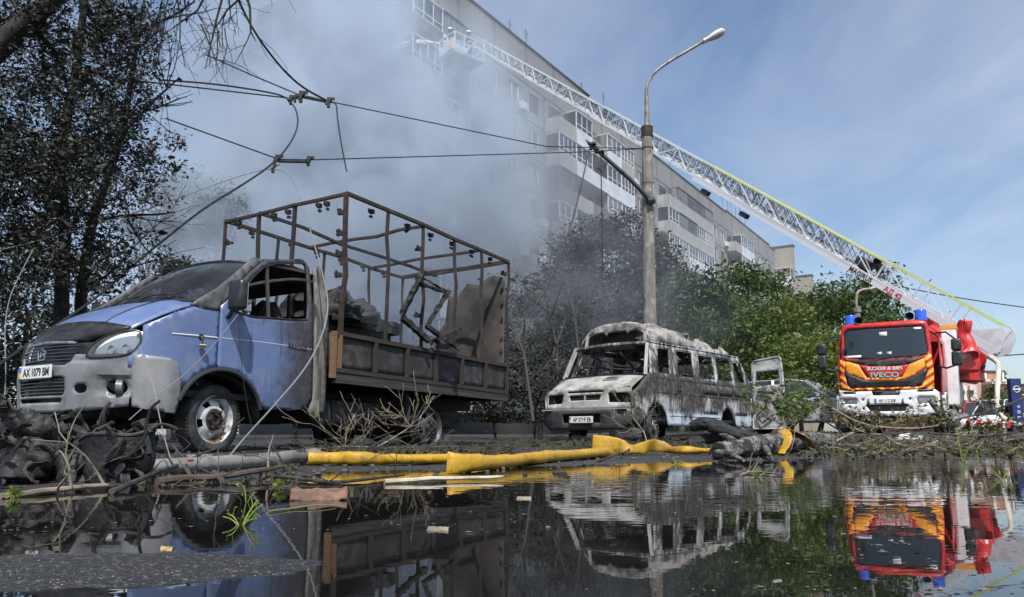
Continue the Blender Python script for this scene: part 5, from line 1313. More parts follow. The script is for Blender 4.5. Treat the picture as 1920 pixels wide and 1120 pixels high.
    # blue beacons and horns
    for a, b in ((245, 225), (862, 175)):
        u, v = Q([(a, b)])[0]; c = Vector((-.45, u, v - .03))
        MB().lathe([(.14, 0), (.14, .06), (.13, .08), (.135, .24), (.11, .28), (.001, .29)], 22, Matrix.Translation(c)).build('beacon', M_BEAC, root)
        s = 1 if u < 0 else -1
        MB().lathe([(.10, .10), (.09, .07), (.04, 0), (.035, -.15), (.001, -.15)], 18, Matrix.Translation(c + Vector((.16, s * .22, .10))) @ Matrix.Rotation(math.pi / 2, 4, 'Y')).build('horn', M_DARK, root)
    # equipment body behind the cab
    MB().box((-5.1, 0, 1.45), (6.0, 2.38, 1.2)).build('equipment_body', M_RED, root, bevel=.03)
    for s in (1, -1):
        MB().box((-2.2, s * 1.24, 1.78), (.50, .34, 2.0)).build('outrigger_column', M_WHT, root, bevel=.02)
        bar('column_cap', (-2.46, s * 1.24, 2.83), (-1.94, s * 1.24, 2.83), .37, .10, M_ORG, root)
        for k in range(3): MB().box((-3.6 - k * 1.5, s * 1.20, 1.5), (1.3, .03, .95)).build('roller_shutter', M_LADG, root)
        MB().box((-3.0, s * 1.1, .55), (.25, .5, .3)).box((-3.0, s * 1.45, .25), (.22, .22, .6)).box((-3.0, s * 1.45, -.06), (.5, .5, .06)).build('stabiliser', M_LADG, root)
        MB().box((-7.0, s * 1.1, .55), (.25, .5, .3)).box((-7.0, s * 1.45, .25), (.22, .22, .6)).box((-7.0, s * 1.45, -.06), (.5, .5, .06)).build('stabiliser', M_LADG, root)
    for s in (1, -1): bar('chassis_rail', (-.1, s * .42, .75), (-8, s * .42, .75), .1, .25, M_DARK, root)
    MB().box((-.5, 0, .62), (.9, 1.4, .45)).build('engine_shield', M_DARK, root)
    # ---- turntable and ladder, in world axes turned back into the vehicle's frame
    inv = F.matrix().inverted()
    A = Vector(atY(1866, 658, 23.3)); B = Vector(atY(886, 92, 42.5))
    ax = (B - A); LEN = ax.length; ax.normalize(); wd = ax.cross(Vector((0, 0, 1))).normalized(); up = wd.cross(ax).normalized()
    def LW(s, w, h): return inv @ (A + ax * s + wd * w + up * h)
    piv = A + ax * 1.3; base = F.w((-6.3, 0, 2.1))
    tt = inv @ piv; base = Vector((tt.x, tt.y, 1.7))
    MB().lathe([(.7, 0), (.7, .22), (.6, .25), (.6, .5), (.001, .5)], 30, Matrix.Translation(base)).build('turntable', M_RED, root)
    for s in (1, -1):
        P = [LW(.9, s * .55, -.15), LW(2.9, s * .55, -.30), LW(4.6, s * .55, -.55)]
        m = MB(); q = base + Vector((0, 0, .35)); wv = (inv.to_3x3() @ wd) * s * .28
        v = [q + wv + (inv.to_3x3() @ ax) * .5, q + wv - (inv.to_3x3() @ ax) * .7, LW(.2, s * .30, -.25), LW(1.2, s * .30, -.25)]
        off = (inv.to_3x3() @ wd) * .06
        m.add([p - off for p in v] + [p + off for p in v], [(0, 1, 2, 3), (4, 7, 6, 5), (0, 4, 5, 1), (1, 5, 6, 2), (2, 6, 7, 3), (3, 7, 4, 0)])
        m.build('turret_cheek', M_RED, root, False, bevel=.03)
        MB().tube([q + wv * .8 - (inv.to_3x3() @ ax) * .4, LW(2.2, s * .25, -.15)], .08, 10).build('lift_cylinder', M_RED, root)
    c0 = LW(1.1, 0, -.58); R3 = (inv.to_3x3() @ Matrix((ax, wd, up)).transposed())
    MB().box(c0, (1.6, 1.1, .75), R3).build('counterweight', M_RED, root, bevel=.12)
    MB().box(LW(.35, 0, -1.0), (.9, .9, .5), R3).build('ladder_heel_guard', M_RED, root, bevel=.15)
    MB().lathe([(.10, 0), (.10, .05), (.001, .06)], 14, Matrix.Translation(LW(.02, 0, -.62)) @ (R3 @ Matrix.Rotation(-math.pi / 2, 3, 'Y')).to_4x4()).build('rear_lamp', M_DARK, root)
    # operator's stand with its loose red cover
    st = inv @ Vector(atY(1800, 676, 23.0))
    MB().box(st, (.8, .9, .75), Matrix.Rotation(.3, 3, 'Z')).build('control_stand', M_RED, root, bevel=.08)
    bar('stand_arm', inv @ Vector(atY(1782, 678, 22.4)), inv @ Vector(atY(1822, 660, 22.6)), .08, .14, M_LADG, root)
    cv = inv @ Vector(atY(1804, 630, 22.6))
    def cloth(a, b):
        t = a * 2 * math.pi; r = .16 + .20 * b + .07 * math.sin(t * 4 + b * 3); 
        return tuple(wobble((cv.x + r * math.cos(t) * .9 + .12 * (1 - b) ** 2, cv.y + r * math.sin(t) * .9 + .22 * max(0, .35 - b), cv.z + .42 - 1.05 * b + .12 * math.sin(t * 2) * b), 3, .12, 5))
    MB().grid(cloth, 36, 16).build('red_cover', M_RED, root, solid=.01)
    # ladder sections, each nested in the one below
    secs = [(0.0, 13.2, .44, .74), (4.2, 20.6, .39, .66), (5.0, 26.6, .34, .58), (5.6, 30.4, .30, .52), (6.2, LEN - .2, .26, .48)]
    for i, (s0, s1, hw, hh) in enumerate(secs):
        z0 = .02 + i * .055
        sec = empty('ladder_section', LW(s0, 0, 0), root)
        loc = sec.location.copy()
        def L2(s, w, h): return LW(s, w, h) - loc
        bw = .17 if i == 0 else .075; bh = .25 if i == 0 else .085
        for sd in (1, -1):
            bar('side_beam', L2(s0, sd * hw, z0), L2(s1, sd * hw, z0), bw * .55, bh, M_LADW, sec, up=R3 @ Vector((0, 0, 1)))
            mt = M_LADY if i == 0 else M_LADW
            bar('hand_rail', L2(s0 + .15, sd * hw, z0 + hh), L2(s1, sd * hw, z0 + hh), .034, .036, mt, sec, up=R3 @ Vector((0, 0, 1)))
            step = (1.38 if i == 0 else 1.05 - .1 * i)
            prev_end = secs[i - 1][1] if i else s0
            a = s0 + .1; joined = MB(); k = 0
            while a + step < s1 + .05:
                vis = a >= prev_end - 1.0
                p0, p1, p2 = L2(a, sd * hw, z0), L2(a, sd * hw, z0 + hh), L2(a + step, sd * hw, z0 + hh)
                if vis:
                    bar('brace', p0, p1, .036, .036, M_LADW, sec); bar('brace', p0, p2, .032, .032, M_LADW, sec) if k % 2 == 0 or i == 0 else bar('brace', p1, L2(a + step, sd * hw, z0), .032, .032, M_LADW, sec)
                else:
                    joined.bar(p0, p1, .03); joined.bar(p0, p2, .026)
                a += step; k += 1
            if joined.v: tag(joined.build('inner_braces', M_LADG, sec, False), kind='stuff')
        m = MB(); a = s0 + .2
        while a < s1: m.bar(L2(a, -hw, z0 + .04), L2(a, hw, z0 + .04), .032); a += .32
        tag(m.build('rungs', M_LADG, sec, False), kind='stuff')
        MB().bar(L2(s0 + .4, .12, z0 + .06), L2(s1 - .4, .12, z0 + .06), .05).build('hose_line', M_DARK, sec, False)
        if i == 0:
            e = [L2(-.35, sd * .52, z0 + .28) for sd in (1, -1)]
            for sd in (1, -1):
                P = [(-.26, .10), (-.05, -.18), (1.3, -.12), (1.3, .14), (.7, .30), (.30, .55), (.05, .74), (-.12, .62)]
                v = [L2(a, sd * .46, b) for a, b in P]; o2 = (R3 @ Vector((0, 1, 0))) * .02
                n = len(v); mm = MB(); mm.add([q - o2 for q in v] + [q + o2 for q in v], [tuple(range(n)), tuple(range(2 * n - 1, n - 1, -1))] + [(k, (k + 1) % n, n + (k + 1) % n, n + k) for k in range(n)]); mm.build('heel_plate', M_LADW, sec, False)
            rt = R3 @ Vector((1, 0, 0)); u3 = R3 @ Vector((0, 0, 1)); n3 = -(R3 @ Vector((0, 1, 0)))
            side = -1 if ((A - Vector((0, 0, 0))).dot(wd)) > 0 else 1
            side = -1 if wd.dot(Vector((0, 1, 0))) > 0 else 1
            rdir = -rt
            for s_, tx, sz, mt in ((4.75, 'MAGIRUS', .22, M_DARK), (3.45, 'АД 42', .24, M_RED)):
                text('lettering', tx, sz, L2(s_, side * (hw + bw * .28 + .006), z0 - .085), rdir, u3, mt, sec, .004, bold=.004)
            m = MB().lathe([(.13, -.35), (.13, .35)], 14, Matrix.Translation(L2(4.6, 0, .5)) @ Matrix.Rotation(1.2, 4, 'Y')); m.box(L2(5.1, .1, .35), (.5, .5, .3), R3); m.build('winch_drum', M_DARK, sec)
            for a in (10.2, 12.4): MB().box(L2(a, side * .3, -.28), (.35, .25, .18), R3).build('ladder_lamp', M_DARK, sec)
    # rescue cage
    cage = empty('rescue_cage', LW(LEN + .2, 0, .1), root)
    Fi = F.matrix().inverted().to_3x3()
    hd = Vector((ax.x, ax.y, 0)).normalized(); sdv = Vector((hd.y, -hd.x, 0)); C0 = A + ax * (LEN + .35); C0 = Vector((C0.x, C0.y, C0.z - .55))
    def CW(f, s, z): return inv @ (C0 + hd * f + sdv * s + Vector((0, 0, z))) - cage.location
    def quad(name, pts, t, mat):
        n = (pts[1] - pts[0]).cross(pts[2] - pts[0]).normalized() * t / 2; k = len(pts)
        return MB().add([p - n for p in pts] + [p + n for p in pts], [tuple(range(k)), tuple(range(2 * k - 1, k - 1, -1))] + [(q, (q + 1) % k, k + (q + 1) % k, k + q) for q in range(k)]).build(name, mat, cage, False)
    quad('cage_floor', [CW(0, -1.1, 0), CW(1.5, -1.1, 0), CW(1.5, 1.1, 0), CW(0, 1.1, 0)], .14, M_LADG)
    for f, s in ((0, -1.1), (1.5, -1.1), (1.5, 1.1), (0, 1.1), (.75, -1.1), (.75, 1.1), (1.5, 0), (0, -.4), (0, .4)): bar('cage_post', CW(f, s, .05), CW(f, s, 1.15), .06, .06, M_LADW, cage)
    for z in (1.15, .62):
        for (a, b) in (((0, -1.1), (1.5, -1.1)), ((1.5, -1.1), (1.5, 1.1)), ((1.5, 1.1), (0, 1.1)), ((0, 1.1), (0, -1.1))): bar('cage_rail', CW(*a, z), CW(*b, z), .05, .05, M_LADW, cage)
    for f0, f1, s in ((0, 1.5, -1.13), (0, 1.5, 1.13)):
        quad('cage_panel', [CW(f0, s, .1), CW(f1, s, .1), CW(f1, s, .55), CW(f0, s, .85)], .02, M_LADW)
        quad('cage_stripe', [CW(f0 + .15, s * 1.02, .14), CW(f0 + .75, s * 1.02, .14), CW(f0 + .35, s * 1.02, .60)], .02, M_ORG)
    for s in (-.95, .95): bar('cage_strut', CW(-.1, s * .35, .1), CW(-.35, s * .2, .45), .10, .10, M_LADW, cage)
    quad('cage_side_panel', [CW(1.53, -1.0, .1), CW(1.53, 1.0, .1), CW(1.53, .7, .7), CW(1.53, -1.0, .85)], .02, M_LADW)
    mon = CW(1.6, -.4, 1.0); MB().tube([CW(1.4, -.4, .5), mon, CW(2.0, -.9, 1.15)], .07, 8).build('water_monitor', M_RED, cage)
    # feed hose dropping from the heel of the ladder to the road
    h0 = A + ax * .1 - up * .25; hb = Vector((17.2, 20.6, gz(17.2, 20.6) + .06)); he = Vector((19.0, 19.5, gz(19, 19.5) + .06))
    a1, a2 = Vector(atY(1873, 690, 22.8)), Vector(atY(1868, 760, 22.0))
    P = chaikin([h0, h0 + Vector((.25, -.1, -.2)), a1, a2, Vector(atY(1880, 788, 21.5)), Vector(atY(1935, 806, 20.5))], 3, False)
    P = [inv @ Vector(q) for q in P]
    MB().tube(P, .07, 9).build('feed_hose', simple('pale_hose', (.50, .46, .38), .8, col2=(.40, .37, .31), scale=3), root)
    return F, root, C0, hd, sdv
FE_, ENGINE, CG0, CGH, CGS = fire_engine()

# ---------------------------------------------------------------- the two firefighters in the cage
M_TURN = simple('turnout_coat', (.035, .035, .033), .85, col2=(.055, .052, .045), scale=8)
M_HELM = simple('helmet', (.72, .70, .48), .35)
M_SKIN = simple('skin', (.45, .28, .2), .6)
def firefighter(base, facing, label, lean, seed):
    root = empty('person', base); tag(root, label, 'person', 'firefighters in the rescue cage')
    a = facing; R = Matrix.Rotation(a, 3, 'Z')
    V = [(0, 0, .95), (0, .02, 1.2), (lean * .5, .03, 1.42), (lean * .7, .03, 1.56), (lean, .05, 1.72), (0, .11, .9), (.02, .12, .5), (0, .12, .06), (.12, .12, .03), (0, -.11, .9), (.02, -.12, .5), (0, -.12, .06), (.12, -.12, .03), (lean * .5, .22, 1.42), (lean * .5 + .1, .30, 1.18), (lean * .5 + .34, .22, 1.12), (lean * .5 + .42, .2, 1.12), (lean * .5, -.22, 1.42), (lean * .5 + .1, -.30, 1.18), (lean * .5 + .34, -.2, 1.14), (lean * .5 + .42, -.18, 1.14)]
    rad = [.17, .17, .19, .07, .10, .12, .085, .06, .045, .12, .085, .06, .045, .09, .065, .05, .045, .09, .065, .05, .045]
    E = [(0, 1), (1, 2), (2, 3), (3, 4), (0, 5), (5, 6), (6, 7), (7, 8), (0, 9), (9, 10), (10, 11), (11, 12), (2, 13), (13, 14), (14, 15), (15, 16), (2, 17), (17, 18), (18, 19), (19, 20)]
    me = bpy.data.meshes.new('body'); me.from_pydata([tuple(R @ Vector(v)) for v in V], E, []); me.materials.append(M_TURN)
    o = link('body', me, root); m = o.modifiers.new('skin', 'SKIN'); m.use_smooth_shade = True
    for i, r in enumerate(rad): me.skin_vertices[0].data[i].radius = (r, r)
    me.skin_vertices[0].data[0].use_root = True
    o.modifiers.new('sub', 'SUBSURF').levels = 1
    h = R @ Vector((lean, .05, 1.74))
    MB().lathe([(.20, 0), (.155, .01), (.15, .07), (.11, .14), (.05, .17), (.001, .175)], 18, Matrix.Translation(h + Vector((0, 0, .02)))).build('helmet', M_HELM, root)
    MB().lathe([(.001, -.07), (.04, -.05), (.055, 0), (.05, .04), (.001, .07)], 10, Matrix.Translation(h + (R @ Vector((.075, 0, -.04)))) @ Matrix.Rotation(0, 4, 'Z')).build('face', M_SKIN, root)
    t = MB(); 
    for z, rr in ((1.12, .185), (.98, .185)): t.lathe([(rr, -.03), (rr, .03)], 16, Matrix.Translation(R @ Vector((0, .02, z))))
    tp = MB().lathe([(.195, -.03), (.195, .03)], 16, Matrix.Translation(R @ Vector((.02, .02, 1.15)))).build('reflective_band', M_LADY, root)
    return root
ang = math.atan2(CGH.y, CGH.x)
firefighter(CG0 + CGH * 1.0 - CGS * .55 + Vector((0, 0, .07)), ang + .6, 'firefighter in dark coat aiming the water jet from the cage', .12, 1)
firefighter(CG0 + CGH * .55 + CGS * .45 + Vector((0, 0, .07)), ang + .4, 'firefighter in dark coat and pale helmet at the ladder side of the cage', .06, 2)
def water_jet():
    p = CG0 + CGH * 1.8 - CGS * .9 + Vector((0, 0, 1.15)); q = Vector(atY(675, 140, 42.0))
    P = []
    for k in range(40):
        t = k / 39; v = p.lerp(q, t); v.z += 1.1 * math.sin(t * math.pi) * .75; P.append(v)
    n = NT('spray'); d = n.n('ShaderNodeBsdfPrincipled'); n.set(d.inputs['Base Color'], (.85, .88, .9)); d.inputs['Roughness'].default_value = .6
    tr = n.n('ShaderNodeBsdfTransparent'); m = n.n('ShaderNodeMixShader'); n.set(m.inputs[0], n.rng(n.noise(3.2, 5, .7), .35, .62, .25, .95)); n.t.links.new(tr.outputs[0], m.inputs[1]); n.t.links.new(d.outputs[0], m.inputs[2]); n.t.links.new(m.outputs[0], n.out.inputs['Surface'])
    mb = MB().tube(P, [.07 + .20 * (k / 39) ** .8 for k in range(40)], 9)
    mb.v = [tuple(wobble(v, 4.0, .07, 1)) for v in mb.v]
    tag(mb.build('water_jet', n.m), 'white water jet arcing from the rescue cage into the smoke', 'water jet')
water_jet()
# ---------------------------------------------------------------- lamp posts, the broken cantilever and the trolley wires
M_POLE = simple('pole_concrete', (.20, .185, .165), .9, col2=(.12, .112, .10), scale=3, bump=.5, bscale=25, stretch=(3, 3, .4), col3=(.27, .25, .22), scale3=5)
M_PIPE = simple('weathered_pipe', (.26, .24, .2), .6, .3, col2=(.16, .14, .12), scale=6)
M_WIRE = simple('wire_black', (.012, .012, .013), .6)
M_WIREG = simple('wire_grey', (.22, .22, .22), .5, .3)
def lamp_post():
    Y = 19.0; x = X_at(1219.5, Y); z0 = gz(x, Y)
    root = empty('lamp_post', (x, Y, z0)); tag(root, 'tall concrete lamp post with curved arm behind the burnt minibus', 'lamp post')
    def lp(px, py, y=Y): return Vector(atY(px, py, y)) - Vector((x, Y, z0))
    top = lp(1213, 240); dirv = top.normalized()
    mb = MB().tube([Vector((0, 0, -.1)), top * .35, top * .7, top], [.185, .17, .152, .135], 18); mb.build('post', M_POLE, root)
    MB().tube([top - dirv * .25, top + dirv * .02], .155, 16).build('collar', M_RUST, root)
    for k in (.55, 1.5): MB().tube([top - dirv * (k + .02), top - dirv * k], .150, 16).build('band', M_RUSTD, root)
    arm = chaikin([top - dirv * .1, lp(1213, 195), lp(1211, 165), lp(1222, 140), lp(1250, 118), lp(1290, 95), lp(1322, 76)], 2, False)
    n = len(arm); MB().tube(arm, [.085 - .045 * min(1, k / (n * .35)) for k in range(n)], 12).build('arm', M_PIPE, root)
    a, b = lp(1317, 79), lp(1358, 58); ax = (b - a).normalized()
    M = Matrix.Translation(a) @ basis(a, b).to_4x4() @ Matrix.Rotation(math.pi / 2, 4, 'Y')
    L_ = (b - a).length
    hd = MB().lathe([(.045, 0), (.085, .02), (.09, L_ * .3), (.12, L_ * .42), (.15, L_ * .65), (.14, L_ * .88), (.08, L_ * .98), (.001, L_)], 20, M @ Matrix.Diagonal((.72, 1, 1, 1)))
    hd.build('lamp_head', simple('lamp_shell', (.52, .53, .53), .4, col2=(.4, .4, .39), scale=4), root)
    return root
lamp_post()
def far_lamp():
    Y = 36.0; x = X_at(1607, Y); z0 = gz(x, Y); root = empty('lamp_post', (x, Y, z0)); tag(root, 'farther pale lamp post standing behind the fire engine roof lights', 'lamp post')
    def lp(px, py): return Vector(atY(px, py, Y)) - Vector((x, Y, z0))
    MB().tube([Vector((0, 0, -.1)), lp(1607, 585)], [.2, .15], 12).build('post', M_POLE, root)
    MB().tube([lp(1607, 586), lp(1606, 578)], .2, 12).build('collar', M_POLE, root)
    MB().tube(chaikin([lp(1607, 590), lp(1605, 565), lp(1607, 548), lp(1618, 543), lp(1632, 542)], 2, False), .07, 8).build('arm', M_PIPE, root)
    MB().tube([lp(1630, 543), lp(1640, 540)], [.1, .12], 8).build('lamp_head', M_PIPE, root)
far_lamp()
def cantilever():
    def W(px, py, Y=18.8): return Vector(atY(px, py, Y))
    b0 = W(1222, 378, 18.85); root = empty('cantilever_bracket', b0); tag(root, 'black slanting cantilever bracket strapped to the lamp post, its end broken off', 'bracket')
    q = lambda *a: W(*a) - b0
    MB().tube([q(1224, 380), q(1180, 335), q(1140, 300), q(1104, 268)], [.06, .055, .055, .05], 8).build('boom', M_WIRE, root)
    MB().tube([q(1226, 376, 18.82), q(1214, 378, 18.76)], .09, 8).build('clamp', M_WIRE, root)
    for i, (x, y) in enumerate(((1108, 276), (1118, 282), (1128, 288), (1113, 270))):
        MB().lathe([(.03, .1), (.07, .06), (.03, .03), (.07, 0), (.03, -.04), (.05, -.07), (.001, -.1)], 10, Matrix.Translation(q(x, y)) @ Matrix.Rotation(i * .7, 4, 'X')).build('insulator', M_WIRE, root)
    MB().tube([q(1104, 268), q(1098, 262)], [.04, .01], 5).build('broken_tip', M_WIRE, root)
cantilever()
def wire(pts, r, label, mat=M_WIRE, it=3, clamps=(), name='overhead_wire', group='torn overhead wires'):
    P = [atY(a, b, c) for a, b, c in pts]; P = [Vector(p) for p in (chaikin([tuple(p) for p in P], it, False) if it else [tuple(p) for p in P])]
    o = MB().tube(P, r, 6).build(name, mat); tag(o, label, 'wire', group)
    for (a, b, c, s) in clamps:
        p = Vector(atY(a, b, c)); m = MB().box(p, (.05 * s, .05 * s, .10 * s), Matrix.Rotation(.5, 3, 'Y')).box(p + Vector((.03 * s, 0, .04 * s)), (.10 * s, .03, .035 * s)).box(p + Vector((0, 0, -.05 * s)), (.035 * s, .06, .06 * s))
        m.build('wire_clamp', mat, o, False)
    return o
wire([(385, 102, 12.6), (470, 140, 13), (565, 180, 13.4)], .012, 'straight black wire running from the left tree to the upper clamp', it=0, clamps=[(564, 180, 13.35, 1.6)])
wire([(565, 182, 13.4), (615, 192, 13.6)], .022, 'short thick rod between the two upper wire clamps', it=0)
wire([(565, 178, 13.42), (615, 190, 13.6), (1025, 275, 16.6), (1206, 279, 18.8)], .011, 'long black wire running down right from the upper clamp to the lamp post', it=0, clamps=[(616, 191, 13.55, 1.4)])
wire([(440, -20, 11.5), (462, 35, 11.8), (500, 95, 12.4), (555, 158, 13.1), (618, 192, 13.6)], .020, 'thick black cable curving down from the top edge to the upper clamp')
wire([(618, 192, 13.55), (631, 193, 13.5), (632, 215, 13.5), (638, 260, 13.5), (650, 322, 13.5)], .014, 'short torn cable dangling straight down from the upper clamp')
wire([(300, 150, 11.5), (400, 157, 11.9), (500, 172, 12.4), (538, 182, 12.6), (556, 205, 12.6), (560, 235, 12.3), (545, 270, 12), (510, 310, 11.6), (450, 350, 11), (380, 392, 10.4), (320, 440, 9.9), (255, 492, 9.4), (175, 565, 8.7), (60, 640, 7.9), (-40, 712, 7.2)], .015, 'slack black wire looping back across the smoke to the lower left', clamps=[(545, 186, 12.6, 1.2), (553, 184, 12.9, 1.0)])
wire([(310, 222, 11.8), (520, 298, 12.9)], .012, 'straight black wire from the left tree down to the lower clamp', it=0, clamps=[(519, 299, 12.9, 1.4)])
wire([(520, 303, 12.9), (582, 304, 13.2)], .024, 'short black rod between the two lower wire clamps', it=0, clamps=[(578, 301, 13.2, 1.3)])
wire([(520, 299, 12.9), (582, 300, 13.2), (1100, 285, 17.6), (1206, 279, 18.8)], .011, 'long level black wire from the lower clamp to the lamp post', it=0)
wire([(-60, 484, 9.0), (120, 440, 9.6), (300, 385, 10.4), (420, 340, 11.2), (490, 318, 11.7), (530, 318, 11.6), (552, 340, 11), (568, 385, 10), (590, 460, 8.6), (612, 540, 7.6), (616, 580, 7.2), (605, 630, 6.9), (575, 690, 6.6), (515, 760, 6.4), (455, 825, 6.3), (430, 856, 6.2)], .0075, 'pale slack wire falling in front of the truck door to the ground', M_WIREG, clamps=[(512, 313, 11.7, 1.2)])
wire([(62, 468, 8), (40, 510, 7.9), (16, 560, 7.8), (8, 620, 7.7), (12, 700, 7.6), (6, 770, 7.5)], .005, 'thin grey wire hanging down the left edge', M_WIREG)
wire([(262, 650, 6.0), (275, 690, 5.9), (290, 730, 5.8), (300, 790, 5.7), (322, 870, 5.6)], .0042, 'thin grey wire hanging past the truck headlight', M_WIREG)
wire([(446, 590, 6.4), (400, 650, 6.3), (345, 705, 6.2), (290, 745, 6.1), (242, 788, 6.0)], .0042, 'thin grey wire slanting from the truck mirror across the bumper', M_WIREG)
wire([(446, 590, 6.5), (450, 660, 6.5), (462, 760, 6.5), (480, 830, 6.5)], .003, 'thin dark wire hanging from the truck mirror past the wheel', M_WIRE)
wire([(1104, 280, 18.6), (1092, 340, 18.2), (1072, 420, 17.8), (1040, 510, 17.2), (1005, 575, 16.8), (965, 618, 16.4)], .018, 'black cable sagging from the broken bracket towards the truck tail', M_WIRE)
wire([(1127, 288, 18.6), (1127, 330, 18.6), (1129, 410, 18.6), (1130, 500, 18.6)], .014, 'black cable hanging straight down from the cantilever bracket', M_WIRE, clamps=[(1126, 312, 18.6, 1.6), (1130, 498, 18.6, 1.5)])
wire([(1690, 538, 45), (1800, 560, 45), (1960, 582, 45)], .03, 'thin far wire crossing the sky above the ladder heel', M_WIRE, name='far_wire', group='far wires in the sky')
wire([(1870, 668, 45), (1980, 660, 45)], .035, 'thin far wire in the sky right of the ladder heel', M_WIRE, name='far_wire', group='far wires in the sky')
wire([(-20, 122, 11), (120, 137, 11.3), (330, 160, 11.8), (540, 184, 12.6)], .012, 'black wire crossing behind the leaves to the upper clamp', it=0)

# ---------------------------------------------------------------- far right: brick building, pylon sign, parked cars
M_BRICK = NT('far_brick'); br = M_BRICK.n('ShaderNodeTexBrick', Vector=M_BRICK.coord(), Scale=2.2)
br.inputs['Color1'].default_value = (.40, .17, .12, 1); br.inputs['Color2'].default_value = (.33, .14, .10, 1); br.inputs['Mortar'].default_value = (.42, .33, .28, 1)
M_BRICK.pbr(M_BRICK.mix(M_BRICK.rng(M_BRICK.noise(.4, 5), .4, .6, 0, .5), br.outputs[0], (.45, .24, .18)), .9); M_BRICK = M_BRICK.m
M_PLAS = simple('white_plaster', (.68, .64, .58), .85, col2=(.55, .5, .45), scale=1.5)
def brick_building():
    Y = 62.0; k = Y / FPX
    def X(px): return (px - PCX) * k
    def Z(py): return CAMH + (HOR - py) * k
    root = empty('brick_building', (X(1800), Y, 0)); tag(root, 'low red brick building with white piers behind the fire engine', 'building')
    def lb(x0, x1, y0, y1, d, name, mat, par=root, dy=0): return MB().box(((X(x0) + X(x1)) / 2 - X(1800), d / 2 + dy, (Z(y0) + Z(y1)) / 2), (X(x1) - X(x0), d, Z(y0) - Z(y1)) if Z(y0) > Z(y1) else (X(x1) - X(x0), d, Z(y1) - Z(y0))).build(name, mat, par, False)
    lb(1765, 1842, 696, 835, 10, 'wall', M_BRICK); lb(1842, 1905, 722, 835, 10, 'wall', M_BRICK, dy=-1.2); lb(1855, 1890, 697, 722, 6, 'upper_storey', M_BRICK, dy=.4)
    lb(1765, 1842, 694, 697, 10.2, 'coping', M_ROOF, dy=-.1); lb(1841, 1906, 719, 723, 10.3, 'coping', M_PLAS, dy=-1.4); lb(1854, 1891, 695, 698, 6.2, 'coping', M_ROOF, dy=.3)
    for a, b in ((1776, 1784), (1788, 1798), (1804, 1810), (1816, 1829)): lb(a, b, 724, 752, .2, 'pier', M_PLAS, dy=-.2)
    for a, b in ((1776, 1782), (1788, 1799)): lb(a, b, 698, 722, .2, 'pier', M_PLAS, dy=-.2)
    for a in (1778, 1784): 
        w = lb(a, a + 4, 702, 712, .1, 'window', M_GLASS, dy=-.32)
    for a in (1789, 1793.5): lb(a, a + 3.4, 702, 711, .1, 'window', M_GLASS, dy=-.32)
    for a in (1792, 1799, 1810, 1816): lb(a, a + 5, 733, 741, .1, 'window', M_GLASS, dy=-.34)
    for a in (1828, 1843, 1858, 1870): lb(a, a + 8, 714, 719, .3, 'parapet_block', M_PLAS, dy=-1.5)
    for a in (1841, 1849): lb(a, a + 6, 700, 710, .15, 'upper_pier', M_PLAS, dy=.2)
    lb(1862, 1868, 733, 738, .5, 'air_conditioner', M_PLAS, dy=-1.8)
    for a in (1877, 1883): lb(a, a + 3, 698, 718, .2, 'upper_pier', M_PLAS, dy=.1)
brick_building()
gtree(1838, 688, 75, 2.6, 'dark tree peeking over the low brick building', M_LEAFG, 61, 5000, .35, group='far trees at the right')
gtree(1885, 722, 55, 2.0, 'green tree between the brick building and the blue pylon sign', M_LEAFG, 62, 6000, .25, group='far trees at the right', squash=1.0)
gtree(1915, 735, 58, 2.0, 'green tree behind the blue pylon sign at the right edge', M_LEAFG, 63, 6000, .25, group='far trees at the right', squash=1.0)
def pylon():
    Y = 44.0; x0, x1 = X_at(1892, Y), X_at(1912, Y); zt = CAMH + (HOR - 711) / FPX * Y
    root = empty('pylon_sign', ((x0 + x1) / 2, Y, gz(x0, Y))); tag(root, 'tall dark blue pylon sign with round white emblem', 'sign')
    z = zt - gz(x0, Y); w = x1 - x0
    MB().box((0, 0, z / 2), (w, .35, z)).build('sign_panel', simple('sign_blue', (.012, .028, .11), .35), root, bevel=.02)
    P = torus_pts((0, -.2, z - .62), (1, 0, 0), (0, 0, 1), .18); MB().tube(P, .02, 5).build('emblem_ring', M_PLATE, root)
    MB().box((0, -.2, z - .62), (.46, .03, .07)).build('emblem_band', M_PLATE, root)
    for i, c in enumerate('VOLVO'):
        text('lettering', c, .24, (-.05, -.185, z - 1.62 - i * .30), (0, 0, -1), (1, 0, 0), M_PLATE, root, .004, bold=.004)
pylon()
M_SILV = simple('silver_car_paint', (.48, .49, .50), .3, .3, col2=(.42, .43, .44), scale=2, coat=.4)
